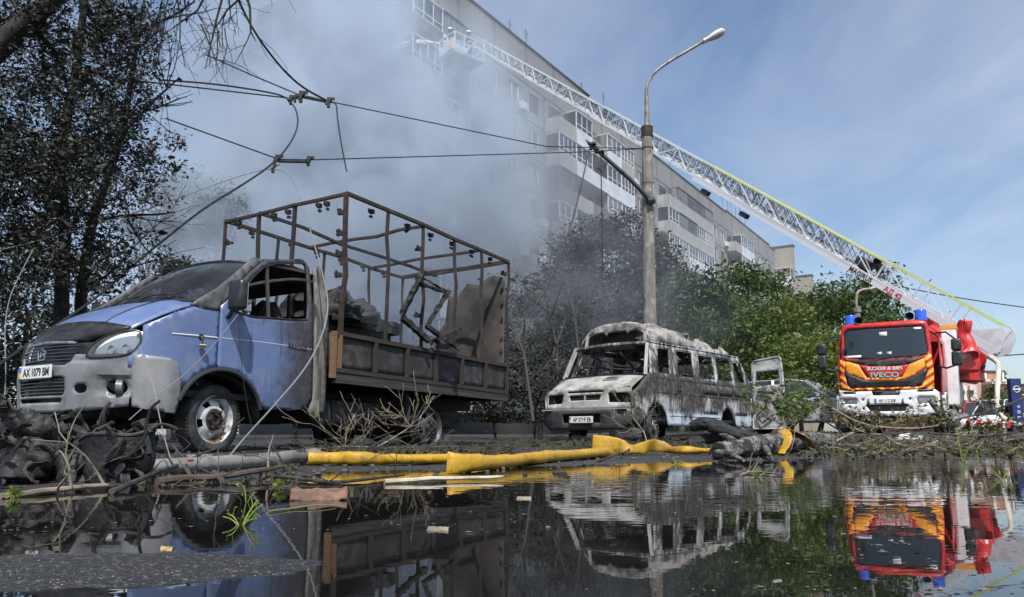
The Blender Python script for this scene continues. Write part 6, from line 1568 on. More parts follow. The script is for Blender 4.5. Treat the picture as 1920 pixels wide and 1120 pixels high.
def car(name, label, px, Y, py_base, rz, L_, W_, H_, paint, cat='car', group=None, kind='suv'):
    x = X_at(px, Y); z0 = CAMH + (HOR - py_base) / FPX * Y if py_base else gz(x, Y)
    root = empty(name, (x, Y, z0)); root.rotation_euler = (0, 0, rz); tag(root, label, cat, group)
    # profile stations along x (front +): sill, waist, roof
    l = L_ / 2
    if kind == 'van': low = [(l, .55), (l - .05, .95), (l - .45, 1.1)]; roofp = [(l - .5, 1.12), (l - 1.2, H_ - .06), (l - 1.6, H_), (-l + .15, H_), (-l, H_ - .15), (-l - .0, 1.0)]
    else: roofp = [(l * .42, .98), (l * .12, H_ - .07), (-l * .1, H_), (-l * .6, H_ - .03), (-l * .88, H_ - .25), (-l * .97, 1.0)]
    body = [(l, .32), (l + .02, .55), (l - .04, .72), (l * .80, .88), (l * .45, .98), (-l * .97, 1.02), (-l, .8), (-l - .02, .55), (-l + .02, .32)]
    if kind == 'van': body = [(l, .35), (l + .02, .6), (l - .04, .85), (l * .9, 1.0), (l * .75, 1.12), (-l, 1.12), (-l - .01, .7), (-l, .35)]
    def loft(P, w0, w1, name, mat, par, hole=None):
        m = MB(); n = len(P); zs = [q[1] for q in P]; z0_, z1_ = min(zs), max(zs)
        pr = [(1.0, 0), (.985, .035), (.93, .06)]
        def ww(z): return w0 + (w1 - w0) * (z - z0_) / (z1_ - z0_ + 1e-6)
        for s in (-1, 1):
            for q in P: m.v.append((q[0], s * ww(q[1]) / 2, q[1]))
        m.f = [tuple(range(n)), tuple(range(2 * n - 1, n - 1, -1))] + [(k, (k + 1) % n, n + (k + 1) % n, n + k) for k in range(n)]
        return m.build(name, mat, par, True, 30, bevel=.05)
    wr = .33 if H_ < 2.2 else .42
    loft(body, W_, W_ * .97, 'body', paint, root)
    gh = [(roofp[0][0] + .03, roofp[0][1])] + roofp[1:-1] + [(roofp[-1][0], roofp[-1][1])]
    loft(gh, W_ * .93, W_ * .74, 'cabin', M_WSD, root)
    rp = [(a, b) for a, b in roofp[1:-1]]
    rf = MB().grid(lambda a, b: (np.interp(a, np.linspace(0, 1, len(rp)), [q[0] for q in rp]), (-.5 + b) * W_ * .76, np.interp(a, np.linspace(0, 1, len(rp)), [q[1] for q in rp]) + .02 - .03 * abs(2 * b - 1) ** 3), 10, 8).build('roof', paint, root, solid=.03)
    for s in (-1, 1):
        for i in range(len(roofp) - 1): 
            if i in (0, len(roofp) - 2): a, b = roofp[i], roofp[i + 1]; bar('pillar', (a[0], s * W_ * (.47 if a[1] < 1.2 else .375), a[1]), (b[0], s * W_ * (.47 if b[1] < 1.2 else .375), b[1]), .06, .06, paint, root)
        bar('pillar', (-l * .25, s * W_ * .475, 1.0), (-l * .28, s * W_ * .385, H_ - .05), .07, .04, paint, root)
        MB().box((l * .3, s * (W_ / 2 + .1), 1.05), (.12, .2, .14)).build('door_mirror', paint, root, bevel=.04)
        for x in (l * .62, -l * .62):
            wheel(root, x, s * (W_ / 2 - .1), wr, wr, wr * .6, .2, 0 if s > 0 else math.pi, rimmat=M_STEEL, hubmat=M_DARK)
        MB().box((l - .05, s * W_ * .36, .72), (.12, .3, .12)).build('headlight', bpy.data.materials['reflector'], root, bevel=.03)
        MB().box((-l + .02, s * W_ * .42, .85), (.08, .14, .25)).build('tail_light', M_RED, root, bevel=.02)
    return root
car('parked_car', 'silver car half buried in leafy branches behind the open van door', 1503, 22.0, None, math.radians(-35), 4.4, 1.8, 1.55, M_SILV, group='parked cars')
car('fire_pickup', 'small red fire vehicle parked far behind the fire engine', 1829, 56.0, None, math.radians(-118), 5.0, 2.1, 2.2, M_RED, 'truck', kind='van')
car('parked_van', 'white van parked near the blue pylon sign', 1880, 50.0, None, math.radians(-150), 5.0, 2.0, 2.1, M_WHT, 'van', kind='van')
car('yellow_van', 'yellow van cut off by the right edge', 1925, 46.0, None, math.radians(-120), 5.2, 2.0, 2.2, simple('yellow_paint', (.75, .46, .03), .4), 'van', kind='van')
def barrier():
    Y = 15.5; p = Vector((X_at(1795, Y), Y, 0)); q = Vector((X_at(1908, Y), Y + .3, 0)); p.z = CAMH + (HOR - 792) / FPX * Y; q.z = CAMH + (HOR - 797) / FPX * Y
    root = empty('barrier_board', (p.x, p.y, gz(p.x, p.y))); tag(root, 'red and white striped barrier board lying behind the brush pile', 'barrier')
    o = Vector(root.location); d = (q - p); n = 10
    R = basis(p, q)
    for i in range(n):
        a, b = p + d * i / n - o, p + d * (i + 1) / n - o; s = R @ Vector((.05, 0, 0)); u = Vector((0, 0, .065)); t = R @ Vector((0, .012, 0))
        v = [a - u - s, b - u - s, b + u + s, a + u + s]
        MB().add([k - t for k in v] + [k + t for k in v], [(0, 1, 2, 3), (4, 7, 6, 5), (0, 4, 5, 1), (1, 5, 6, 2), (2, 6, 7, 3), (3, 7, 4, 0)]).build('stripe', M_RED if i % 2 else M_PLATE, root, False)
    for t in (.1, .9): c = p + d * t - o; bar('leg', c + Vector((0, .04, -.05)), Vector((c.x, c.y + .1, gz(p.x + c.x, p.y) - root.location.z)), .05, .04, M_PLATE, root)
barrier()
# ---------------------------------------------------------------- hoses, fallen timber and litter
def G(px, py, lift=0.0):
    """the spot on the real ground or water that lies under a pixel"""
    p = onG(px, py, 0.0)
    for _ in range(25):
        z = max(0.0, gz(p[0], p[1])); q = onG(px, py, min(z, CAMH - .02)); p = p * .5 + q * .5
    return Vector((p[0], p[1], max(0.0, gz(p[0], p[1])) + lift))
M_HOSEY = NT('yellow_hose'); m_ = M_HOSEY
c_ = m_.mix(m_.rng(m_.noise(4, 6, .65), .45, .68), (.46, .265, .014), (.26, .145, .012)); c_ = m_.mix(m_.rng(m_.noise(18, 6, .72), .54, .70, 0, .85), c_, (.08, .06, .03))
m_.pbr(c_, m_.rng(m_.noise(6, 4), .35, .65, .3, .65), 0, m_.bump(m_.math('ADD', m_.noise(160, 2, .6), m_.math('MULTIPLY', m_.noise(12, 3, .6), 2.0)), .6, .006), .5); M_HOSEY = m_.m
M_HOSEG = simple('grey_hose', (.25, .245, .235), .75, col2=(.17, .165, .155), scale=5, bump=.3, bscale=80, col3=(.10, .095, .09), scale3=3)
def flat_hose(name, label, pts, mat, sub=3, cat='hose', group=None):
    """pts: (position, half width, half height, twist)"""
    P = [(*p, w, h, t) for p, w, h, t in pts]; P = chaikin(P, sub, False)
    m = MB(); n = 18; V = [Vector(p[:3]) for p in P]
    for i, p in enumerate(P):
        t = (V[min(i + 1, len(P) - 1)] - V[max(i - 1, 0)]).normalized(); s = t.cross(Vector((0, 0, 1))).normalized(); u = s.cross(t)
        s, u = s * math.cos(p[5]) + u * math.sin(p[5]), u * math.cos(p[5]) - s * math.sin(p[5])
        for k in range(n):
            a = 2 * math.pi * k / n; c_, s_ = math.cos(a), math.sin(a); e = .75
            x = math.copysign(abs(c_) ** e, c_) * p[3]; y = math.copysign(abs(s_) ** e, s_) * p[4]
            y += .006 * mnoise.noise(V[i] * 14 + Vector((x * 30, y * 30, 0))) + .004 * mnoise.noise(V[i] * 45)
            m.v.append(tuple(V[i] + s * x + u * y))
    for i in range(len(P) - 1):
        for k in range(n): m.f.append((i * n + k, i * n + (k + 1) % n, (i + 1) * n + (k + 1) % n, (i + 1) * n + k))
    m.f += [tuple(range(n))[::-1], tuple((len(P) - 1) * n + k for k in range(n))]
    o = m.build(name, mat, None, True, 60); return tag(o, label, cat, group)
# grey hose with its clamp and print
def grey_hose():
    a, b = G(262, 893, .035), G(586, 872, .045); d = b - a
    root = empty('grey_hose', a); tag(root, 'grey rubber hose with printed letters lying before the truck wheel', 'hose')
    P = chaikin([Vector((0, 0, 0)), d * .33, d * .7 + Vector((0, 0, .004)), d * .88 + Vector((0, 0, .016)), d], 3, False); P = [Vector(p) for p in P]
    MB().tube(P, .040, 16).build('tube', M_HOSEG, root)
    u = d.normalized(); MB().tube([d - u * .10, d - u * .05, d, d + u * .04], [.046, .056, .062, .058], 16).build('clamp_sleeve', simple('frayed_sleeve', (.20, .195, .185), .95, col2=(.10, .095, .09), scale=30, bump=.9, bscale=90), root)
    rr = random.Random(8); m = MB()
    for k in range(60):
        t = rr.uniform(0, 6.28); n1 = Vector((0, 0, 1)); s1 = u.cross(n1).normalized(); o = (s1 * math.cos(t) + n1 * math.sin(t)); p = d + u * rr.uniform(-.08, .05) + o * .057; m.tube([p, p + o * .012 + u * rr.uniform(-.01, .01)], .0012, 3)
    tag(m.build('frayed_threads', M_TWIGP, root), kind='stuff')
    s1 = u.cross(Vector((0, 0, 1))).normalized()
    if s1.y > 0: s1 = -s1
    nrm = (s1 * .75 + Vector((0, 0, .66))).normalized(); upv = (Vector((0, 0, 1)) - s1 * .9).normalized()
    base = d * .62 + nrm * .0415; text('lettering', 'W 52 20 1 A 2024 NW', .034, base, -u, -(nrm.cross(u)).normalized() * (1 if nrm.cross(u).z < 0 else -1), M_INK, root, .0008)
    base = d * .885 + nrm * .0415 + Vector((0, 0, .014)); text('lettering', 'Korus', .036, base, u, (nrm.cross(u)).normalized() * (1 if nrm.cross(u).z > 0 else -1), M_INK, root, .0008)
    bar('red_mark', d * .19 + nrm * .041, d * .22 + nrm * .041, .008, .008, M_RED, root)
grey_hose()
flat_hose('yellow_hose', 'yellow fire hose stretch running from the grey hose sleeve', [(G(578, 873, .045), .045, .040, 0), (G(640, 873, .045), .05, .036, 0), (G(668, 874, .050), .042, .042, 0), (G(700, 873, .04), .055, .034, 0), (G(780, 872, .038), .06, .030, 0), (G(860, 870, .038), .06, .032, 0), (G(900, 869, .035), .06, .03, 0)], M_HOSEY, group='yellow fire hose stretches')
flat_hose('yellow_hose', 'thick yellow fire hose stretch with a folded end in the water', [(G(838, 888, .052), .010, .062, .1), (G(850, 888, .050), .024, .056, .0), (G(885, 886, .045), .052, .040, .15), (G(930, 880, .043), .056, .042, -.1), (G(980, 874, .042), .062, .036, .2), (G(1020, 869, .045), .052, .044, 0), (G(1060, 865, .042), .07, .036, .15), (G(1112, 860, .045), .07, .04, 0), (G(1135, 858, .05), .05, .045, 0)], M_HOSEY, group='yellow fire hose stretches')
flat_hose('yellow_hose', 'yellow fire hose loop before the minibus front wheel', [(G(1112, 853, .11), .008, .085, 0), (G(1135, 853, .10), .009, .085, .25), (G(1160, 854, .09), .010, .08, -.2), (G(1185, 855, .055), .03, .04, .6), (G(1205, 854, .07), .012, .06, .2), (G(1222, 853, .10), .010, .065, -.4), (G(1240, 853, .09), .014, .06, .3), (G(1262, 854, .045), .05, .03, 0), (G(1285, 855, .06), .03, .045, .5), (G(1305, 854, .04), .06, .026, .2), (G(1332, 853, .04), .07, .024, 0)], M_HOSEY, group='yellow fire hose stretches')

def log(name, label, pts, rad, mat, seed, knots=3, cat='log', group=None):
    P = [Vector(p) for p in chaikin([tuple(p) for p in pts], 3, False)]
    cum = [0.0]
    for a, b in zip(P, P[1:]): cum.append(cum[-1] + (b - a).length)
    ns = max(24, int(cum[-1] / .028)); Q = []
    for k in range(ns + 1):
        t = cum[-1] * k / ns; Q.append(Vector([np.interp(t, cum, [p[q] for p in P]) for q in range(3)]))
    R = np.interp(np.linspace(0, 1, ns + 1), np.linspace(0, 1, len(rad)), rad); nr = 44; m = MB(); ref = None
    for i, c in enumerate(Q):
        t = (Q[min(i + 1, ns)] - Q[max(i - 1, 0)]).normalized(); ref = t.orthogonal() if ref is None else ref - t * ref.dot(t); ref.normalize(); o2 = t.cross(ref); s_ = cum[-1] * i / ns
        for k in range(nr):
            a = 2 * math.pi * k / nr; e = Vector((math.cos(a) * 3.4, math.sin(a) * 3.4, s_ * 5.5 + seed * 3))
            rid = mnoise.ridged_multi_fractal(e, .8, 2.2, 3, 1.0, 2.0) * .5 - .45
            lump = mnoise.noise(Vector((math.cos(a) * .9, math.sin(a) * .9, s_ * 3.2 + seed))); chip = max(0, mnoise.noise(Vector((math.cos(a) * 1.6, math.sin(a) * 1.6, s_ * 7 + seed * 2))) - .25)
            r = R[i] * (1 + .16 * rid + .22 * lump - .45 * chip); jag = (mnoise.noise(Vector((a * 3, seed, 0))) * R[i] * .9) if i in (0, ns) else 0
            m.v.append(tuple(c + (ref * math.cos(a) + o2 * math.sin(a)) * r + t * jag))
    for i in range(ns):
        for k in range(nr): m.f.append((i * nr + k, i * nr + (k + 1) % nr, (i + 1) * nr + (k + 1) % nr, (i + 1) * nr + k))
    m.f += [tuple(range(nr))[::-1], tuple(ns * nr + k for k in range(nr))]
    o = m.build(name, mat, None, True, 35); return tag(o, label, cat, group)
M_LOG = simple('grey_bark', (.22, .205, .185), .95, col2=(.05, .046, .042), scale=26, bump=1.0, bscale=70, col3=(.02, .019, .018), scale3=5.5, lo3=.47, hi3=.57, stretch=(1, 1, 1))
def trunk():
    p0 = G(1345, 862, .07); p1 = G(1400, 859, .10); p2 = G(1450, 853, .12); p3 = G(1500, 847, .13); p4 = G(1560, 841, .13)
    log('fallen_log', 'grey broken tree trunk lying before the open van door', [p0, p1, p2, p3, p4], [.07, .095, .105, .10, .075], M_LOG, 3)
    for i, (a, b, l1, l2, lab) in enumerate((((1345, 862), (1395, 872), .05, .03, 'splintered root stub at the near end of the fallen trunk'), ((1430, 853), (1448, 866), .10, .02, 'short broken bough at the middle of the fallen trunk'), ((1380, 858), (1350, 848), .14, .2, 'upright splinter at the near end of the fallen trunk'))):
        log('splintered_bough', lab, [G(*a, l1), (G(*a, l1) + G(*b, l2)) / 2 + Vector((0, 0, .02)), G(*b, l2)], [.035, .028, .010], M_LOG, 20 + i, group='stubs of the fallen trunk')
    c1 = G(1462, 851, .12); c2 = G(1490, 848, .13); ax_ = (c2 - c1).normalized(); sd_ = Vector((ax_.y, -ax_.x, 0)); sd_ = sd_ if sd_.y < 0 else -sd_
    strap = [(c1.lerp(c2, t) + sd_ * .135 * math.cos(a) + Vector((0, 0, .135 * math.sin(a))), .055, .007, w) for t, a, w in ((-.5, -.9, 0), (-.35, 0, .2), (-.1, .8, .3), (.1, 1.5, .2), (.5, 1.2, -.2), (.9, .5, -.3), (1.25, -.2, -.2), (1.4, -.9, 0))]
    flat_hose('yellow_hose', 'yellow hose folded over the fallen tree trunk', strap, M_HOSEY, group='yellow fire hose stretches')
trunk()
log('charred_log', 'black charred trunk piece leaning beside the minibus rear wheel', [Vector(atY(1298, 800, 12.3)), Vector(atY(1320, 790, 12.2)), Vector(atY(1365, 812, 12.0)), Vector(atY(1440, 826, 11.6))], [.09, .12, .09, .05], M_CHAR, 9)
log('charred_log', 'black charred root mass at the foot of the minibus side', [Vector(atY(1290, 832, 12.2)), Vector(atY(1330, 822, 12.3)), Vector(atY(1400, 822, 12.2))], [.07, .09, .04], M_CHAR, 10)
log('charred_log', 'dark broken branch leaning against the fire engine bumper', [Vector(atY(1800, 806, 13.5)), Vector(atY(1778, 785, 13.6)), Vector(atY(1755, 765, 13.8)), Vector(atY(1745, 752, 13.9))], [.10, .085, .07, .05], M_LOG, 11)

def scrap_heap():
    root = empty('scrap_heap', G(120, 915)); tag(root, 'heap of black twisted burnt scrap at the lower left', 'scrap'); o = Vector(root.location)
    ms = simple('melted_scrap', (.005, .005, .0055), .62, col2=(.010, .0097, .0095), scale=9, bump=1.0, bscale=30, col3=(.07, .055, .038), scale3=4.5, lo3=.64, hi3=.74)
    def sheet(c, sx, sz, tilt, seed, amp=.13, name='crumpled_sheet'):
        c = Vector(c) - o
        def f(a, b):
            x = (a - .5) * sx; z = (b - .5) * sz; y = amp * mnoise.ridged_multi_fractal(Vector((x * 5 + seed, z * 5, seed)), .9, 2.1, 4, 1.0, 2.0) * .6 + .10 * math.sin(a * 5 + seed) * (1 - b)
            v = Matrix.Rotation(tilt, 3, 'Y') @ Vector((x, y, z)); return tuple(c + wobble(wobble(v, 5, .06, seed), 16, .022, seed))
        MB().grid(f, 34, 26, lambda a, b: mnoise.noise(Vector((a * 5, b * 5, seed * 3.3))) > .48).build(name, ms, root, solid=.010)
    Y = 3.25
    for i, (px, py, sx, sz, t) in enumerate(((15, 815, .42, .26, .45), (70, 850, .40, .20, -.5), (120, 862, .34, .16, .3), (180, 868, .30, .2, -.25), (235, 868, .20, .26, .1), (50, 892, .5, .12, .1), (150, 895, .5, .10, .0), (-20, 850, .3, .3, -.4), (95, 828, .2, .10, .9), (150, 842, .18, .12, -.8))):
        sheet(atY(px, py, Y + .12 * (i % 3)), sx, sz, t, i + 1, .07)
    rs_ = random.Random(31)
    for k in range(46):
        px = rs_.uniform(-40, 275); top = np.interp(px, [-40, 30, 90, 160, 220, 280], [745, 752, 800, 815, 800, 830]); py = rs_.uniform(top, 905)
        c = Vector(atY(px, py, Y + rs_.uniform(-.15, .4))) - o; L_ = rs_.uniform(.05, .17); w = rs_.uniform(.02, .08); R = Matrix.Rotation(rs_.uniform(0, 6.28), 3, 'Z') @ Matrix.Rotation(rs_.uniform(-1.2, 1.2), 3, 'Y') @ Matrix.Rotation(rs_.uniform(-1.5, 1.5), 3, 'X')
        cv = rs_.uniform(-2.5, 2.5)
        MB().grid(lambda a, b: tuple(c + R @ Vector(((a - .5) * L_, (b - .5) * w * (1 - .5 * a) + .012 * mnoise.noise(Vector((a * 6, b * 6, k))), cv * .04 * (a - .5) ** 2 * 4 + .02 * mnoise.noise(Vector((a * 5, b * 4, k + 9)))))), 9, 4).build('metal_shard', ms if k % 5 else M_RUSTD, root, True, 25, solid=.003)
    for k in range(14):
        px = rs_.uniform(-20, 270); py = rs_.uniform(790, 895); p = Vector(atY(px, py, Y + rs_.uniform(-.1, .3))) - o; P = [p]
        d = Vector((rs_.uniform(-1, 1), rs_.uniform(-.4, .4), rs_.uniform(-.3, .8))).normalized()
        for q in range(5): d = (d + Vector((rs_.uniform(-1, 1), rs_.uniform(-.5, .5), rs_.uniform(-.8, .6))) * .7).normalized(); P.append(P[-1] + d * rs_.uniform(.025, .06))
        MB().tube(chaikin([tuple(v) for v in P], 2, False), rs_.uniform(.003, .009), 6).build('bent_pipe', ms if k % 3 else M_RUSTD, root)
    # the torn container mouth and its rim
    c = Vector(atY(222, 815, 3.3)) - o
    def mouth(a, b):
        t = a * 2 * math.pi; r = .155 + .012 * math.sin(3 * t); return tuple(wobble((c.x + r * math.cos(t) * (1 - .12 * b), c.y + .6 * r * math.sin(t), c.z - .23 * b + .028 * math.sin(t * 2 + .4) + .03 * math.cos(t)), 7, .022, 4))
    MB().grid(mouth, 40, 14).build('torn_bucket', ms, root, solid=.010)
    e = [Vector(mouth(k / 30, 0)) for k in range(31)]; MB().tube(e, .007, 6).build('bucket_rim', simple('worn_rim', (.07, .066, .06), .45, col2=(.03, .03, .03), scale=9), root)
    MB().tube([Vector(atY(268, 815, 3.3)) - o, Vector(atY(258, 795, 3.3)) - o, Vector(atY(268, 792, 3.28)) - o, Vector(atY(284, 812, 3.26)) - o], [.02, .028, .02, .01], 7).build('bent_handle', ms, root)
    rr = random.Random(12)
    for k in range(22):
        p = Vector(atY(rr.uniform(-30, 280), rr.uniform(800, 905), Y + rr.uniform(-.1, .4))) - o; q = p + Vector((rr.uniform(-.1, .1), rr.uniform(-.06, .06), rr.uniform(-.02, .10)))
        P = [p, p.lerp(q, .5) + Vector((rr.uniform(-.04, .04), 0, rr.uniform(-.03, .04))), q]
        MB().tube(chaikin([tuple(v) for v in P], 2, False), rr.uniform(.004, .016), 6).build('bent_strip', ms if k % 3 else M_RUSTD, root)
    for k in range(3): MB().lathe([(.04, -.01), (.048, 0), (.04, .01)], 14, Matrix.Translation(Vector(atY(238 + 6 * k, 902, 3.15)) - o) @ Matrix.Rotation(1.2, 4, 'Y')).build('coil_ring', ms, root)
scrap_heap()
def brickbat(px, py, s, label, mat, seed):
    p = G(px, py, s * .28); m = MB().box((0, 0, 0), (s, s * .7, s * .6), Matrix.Rotation(seed, 3, 'Z'))
    me_v = [tuple(wobble(v, 9, s * .12, seed) + p) for v in m.v]; m.v = me_v; tag(m.build('stone_chunk', mat, None, False, bevel=s * .06), label, 'stone', 'stone chunks')
brickbat(360, 868, .10, 'pale stone chunk under the truck front tyre', simple('pale_stone', (.22, .21, .2), .9, col2=(.12, .11, .1), scale=20, bump=.5), 2)
brickbat(388, 866, .09, 'dark stone chunk beside the pale one under the front tyre', M_LOG, 3)

# sticks and branches on the water's edge
def stick(pts, r, label, mat=M_TWIGD, twigs=3, seed=0, group='sticks at the edge of the water'):
    rnd = random.Random(seed); P = [Vector(p) for p in pts]; m = MB(); Pc = [Vector(q) for q in chaikin([tuple(p) for p in P], 2, False)]
    m.tube([wobble(p, 7, .012, seed) for p in Pc], list(np.linspace(r, r * .55, len(Pc))), 7)
    for k in range(twigs):
        i = rnd.randint(1, len(Pc) - 2); grow(m, Pc[i], (rnd.uniform(-1, 1), rnd.uniform(-.6, .4), rnd.uniform(.1, 1)), rnd.uniform(.08, .22), r * .4, 1, [], rnd, .7, .5, 0, 4, (1, 2), .0016)
    return tag(m.build('stick', mat), label, 'stick', group)
stick([G(210, 928, .01), G(330, 890, .05), G(420, 858, .10)], .011, 'long dark stick leaning over the grey hose', seed=1)
stick([G(322, 858, .10), G(348, 885, .06), G(360, 910, .02)], .010, 'short forked stick crossing the long one', seed=2, twigs=2)
stick([G(360, 885, .05), G(420, 910, .01)], .007, 'thin stick running down from the crossing sticks', seed=3, twigs=1)
stick([G(292, 912, .02), G(400, 905, .025), G(500, 897, .03), G(536, 884, .03)], .017, 'thick wet branch lying level below the grey hose', simple('wet_branch', (.10, .07, .055), .5, col2=(.06, .045, .035), scale=9), 5, 4)
stick([G(0, 936, .012), G(90, 928, .014), G(200, 918, .02)], .013, 'pale stick lying under the scrap heap', M_TWIGP, 3, 5)
stick([G(500, 897, .012), G(580, 905, .012), G(640, 910, .01), G(760, 895, .012)], .010, 'dark stick floating right of the wet branch', seed=6, twigs=4)
stick([G(720, 908, .008), G(860, 903, .012), G(945, 902, .014)], .011, 'pale peeled stick floating below the yellow hose', simple('peeled_wood', (.48, .43, .33), .7, col2=(.3, .24, .17), scale=8), 0, 7)
stick([G(1120, 868, .01), G(1180, 858, .06), G(1200, 840, .13)], .010, 'dark bent stick before the minibus front wheel', seed=8)
stick([G(1390, 893, .006), G(1410, 888, .012), G(1470, 893, .006)], .007, 'yellowish twig floating below the fallen trunk', M_TWIGP, 4, 9)
stick([G(500, 962, .005), G(560, 955, .006), G(630, 950, .005)], .0025, 'thin green stalk floating right of the weed sprout', simple('stalk', (.15, .16, .06), .6), 0, 11)
stick([G(700, 845, .03), G(800, 845, .04), G(860, 842, .03)], .008, 'pale bare twig lying behind the yellow hose', M_TWIGP, 6, 12)
stick([G(470, 925, .006), G(410, 922, .006), G(330, 917, .006)], .006, 'thin dark twig floating under the wet branch', seed=13, twigs=1)
for i, (a, b, lab) in enumerate((((700, 846), (770, 800), 'pale bare branch with many twigs before the truck rear wheel'), ((1215, 840), (1180, 775), 'bare twiggy branch standing before the minibus front wheel'), ((600, 846), (690, 838), 'pale bare branch lying under the truck bed'))):
    p = G(*a, .02); q = Vector(atY(*b, p.y + .2))
    charred_branch('bare_branch', [p, p.lerp(q, .4) + Vector((.05, 0, .02)), q], .012, lab, 300 + i, M_TWIGP, .42, 11, 'bare branches on the ground', 2)
def slab_piece(pts_px, z, t, label, mat, name='bark_piece', cat='bark'):
    A_, B_, C_, D_ = [G(a, b) for a, b in pts_px]; sd = len(label)
    def f(a, b):
        p = A_.lerp(B_, a).lerp(D_.lerp(C_, a), b); e = 1 + .25 * mnoise.noise(Vector((a * 5, sd, b)))
        m_ = A_.lerp(B_, a).lerp(D_.lerp(C_, a), .5); p = m_ + (p - m_) * e
        p.z += t * (math.sin(math.pi * b) * .9 + .35 * mnoise.noise(Vector((a * 6, b * 3, sd))) + .25 * abs(a - .5)); return tuple(p)
    m = MB().grid(f, 22, 8); o = m.build(name, mat, None, True, 50, solid=min(.006, t * .4)); return tag(o, label, cat)
M_BARKP = simple('orange_bark', (.20, .11, .065), .8, col2=(.10, .06, .04), scale=12, bump=.6, bscale=40)
slab_piece([(544, 940), (652, 938), (648, 928), (548, 930)], 0, .030, 'orange-brown piece of bark floating at the water edge', M_BARKP)
slab_piece([(1674, 836), (1728, 835), (1734, 829), (1690, 830)], 0, .02, 'flat white board lying before the fire engine', M_PLATE, 'white_board', 'board')
slab_piece([(1624, 851), (1660, 851), (1660, 847), (1626, 847)], 0, .02, 'short brown piece of wood on the wet asphalt', M_BARKP, 'wood_piece', 'wood')
slab_piece([(300, 1032), (322, 1033), (326, 1027), (303, 1026)], 0, .004, 'curled yellow leaf on the bare asphalt', simple('yellow_leaf', (.42, .30, .12), .7, col2=(.25, .17, .07), scale=60), 'fallen_leaf', 'leaf')
slab_piece([(800, 996), (840, 997), (842, 991), (806, 990)], 0, .006, 'pale scrap floating in the middle of the water', M_TWIGP, 'floating_scrap', 'scrap')
slab_piece([(968, 937), (996, 937), (996, 933), (972, 933)], 0, .006, 'small pale leaf floating below the yellow hose', M_TWIGP, 'floating_scrap', 'scrap')

# weeds
M_WEED = leaf_mat('weed_green', (.16, .24, .035), (.26, .32, .06), (.20, .26, .05), .3)
def weed(px, py, h, n, label, seed, spread=.6, r=.004):
    p = G(px, py); rnd = random.Random(seed); root = empty('weed', p); tag(root, label, 'plant', 'green weeds at the water')
    m = MB(); tips = []
    for k in range(n):
        a = rnd.uniform(0, 6.28); d = Vector((math.cos(a) * spread, math.sin(a) * spread * .6, rnd.uniform(.4, 1))).normalized(); L_ = h * rnd.uniform(.6, 1.05)
        P = [Vector((0, 0, -.01)), d * L_ * .4, d * L_ * .75 + Vector((0, 0, .02 * h)), d * L_ + Vector((math.cos(a) * .1 * h, 0, 0))]
        m.tube([Vector(q) for q in chaikin([tuple(v) for v in P], 2, False)], list(np.linspace(r, r * .25, 10))[:10] if False else r * .7, 5); tips += P[1:]
        if rnd.random() < .7: q = P[2]; e = q + Vector((rnd.uniform(-1, 1), rnd.uniform(-.4, .4), rnd.uniform(.1, .8))).normalized() * h * .35; m.tube([q, (q + e) / 2 + Vector((0, 0, .01)), e], r * .5, 4); tips.append(e)
    m.build('stems', M_WEED, root)
    rr = np.random.RandomState(seed); P = np.array([np.array(tips[rr.randint(len(tips))]) for _ in range(max(6, n * 2))]) + rr.normal(size=(max(6, n * 2), 3)) * h * .05
    leaf_cloud(P, h * .16, M_WEED, 'leaves', root, seed, .3)
weed(452, 985, .062, 7, 'bright green weed sprout standing in the near water', 1, 1.1, .0022)
weed(462, 942, .06, 3, 'small green shoot behind the near weed sprout', 2, .8, .0018)
weed(1805, 866, .36, 2, 'tall yellow-green weed stems before the brush pile', 3, .35, .007)
weed(1835, 862, .10, 3, 'low green weed leaning right of the tall stems', 4, 1.2, .004)
weed(1270, 872, .06, 8, 'green weed tuft floating left of the fallen trunk', 5, 1.5, .003)
weed(1420, 895, .05, 7, 'green weed tuft floating below the fallen trunk', 6, 1.4, .003)
weed(1880, 898, .08, 3, 'dark weed stems rising from the water at right', 7, .8, .003)
def burr(px, py, s, label, seed):
    p = G(px, py, s * .7); rr = random.Random(seed); m = MB()
    for k in range(110):
        d = Vector((rr.gauss(0, 1), rr.gauss(0, 1), rr.gauss(0, 1))).normalized(); m.tube([p, p + d * s * rr.uniform(.7, 1.1)], s * .035, 3)
    tag(m.build('spiky_burr', M_WEED), label, 'plant', 'spiky green burrs')
burr(522, 918, .024, 'spiky green burr floating right of the wet branch', 1)
burr(26, 936, .026, 'spiky green burr floating at the left edge', 2)

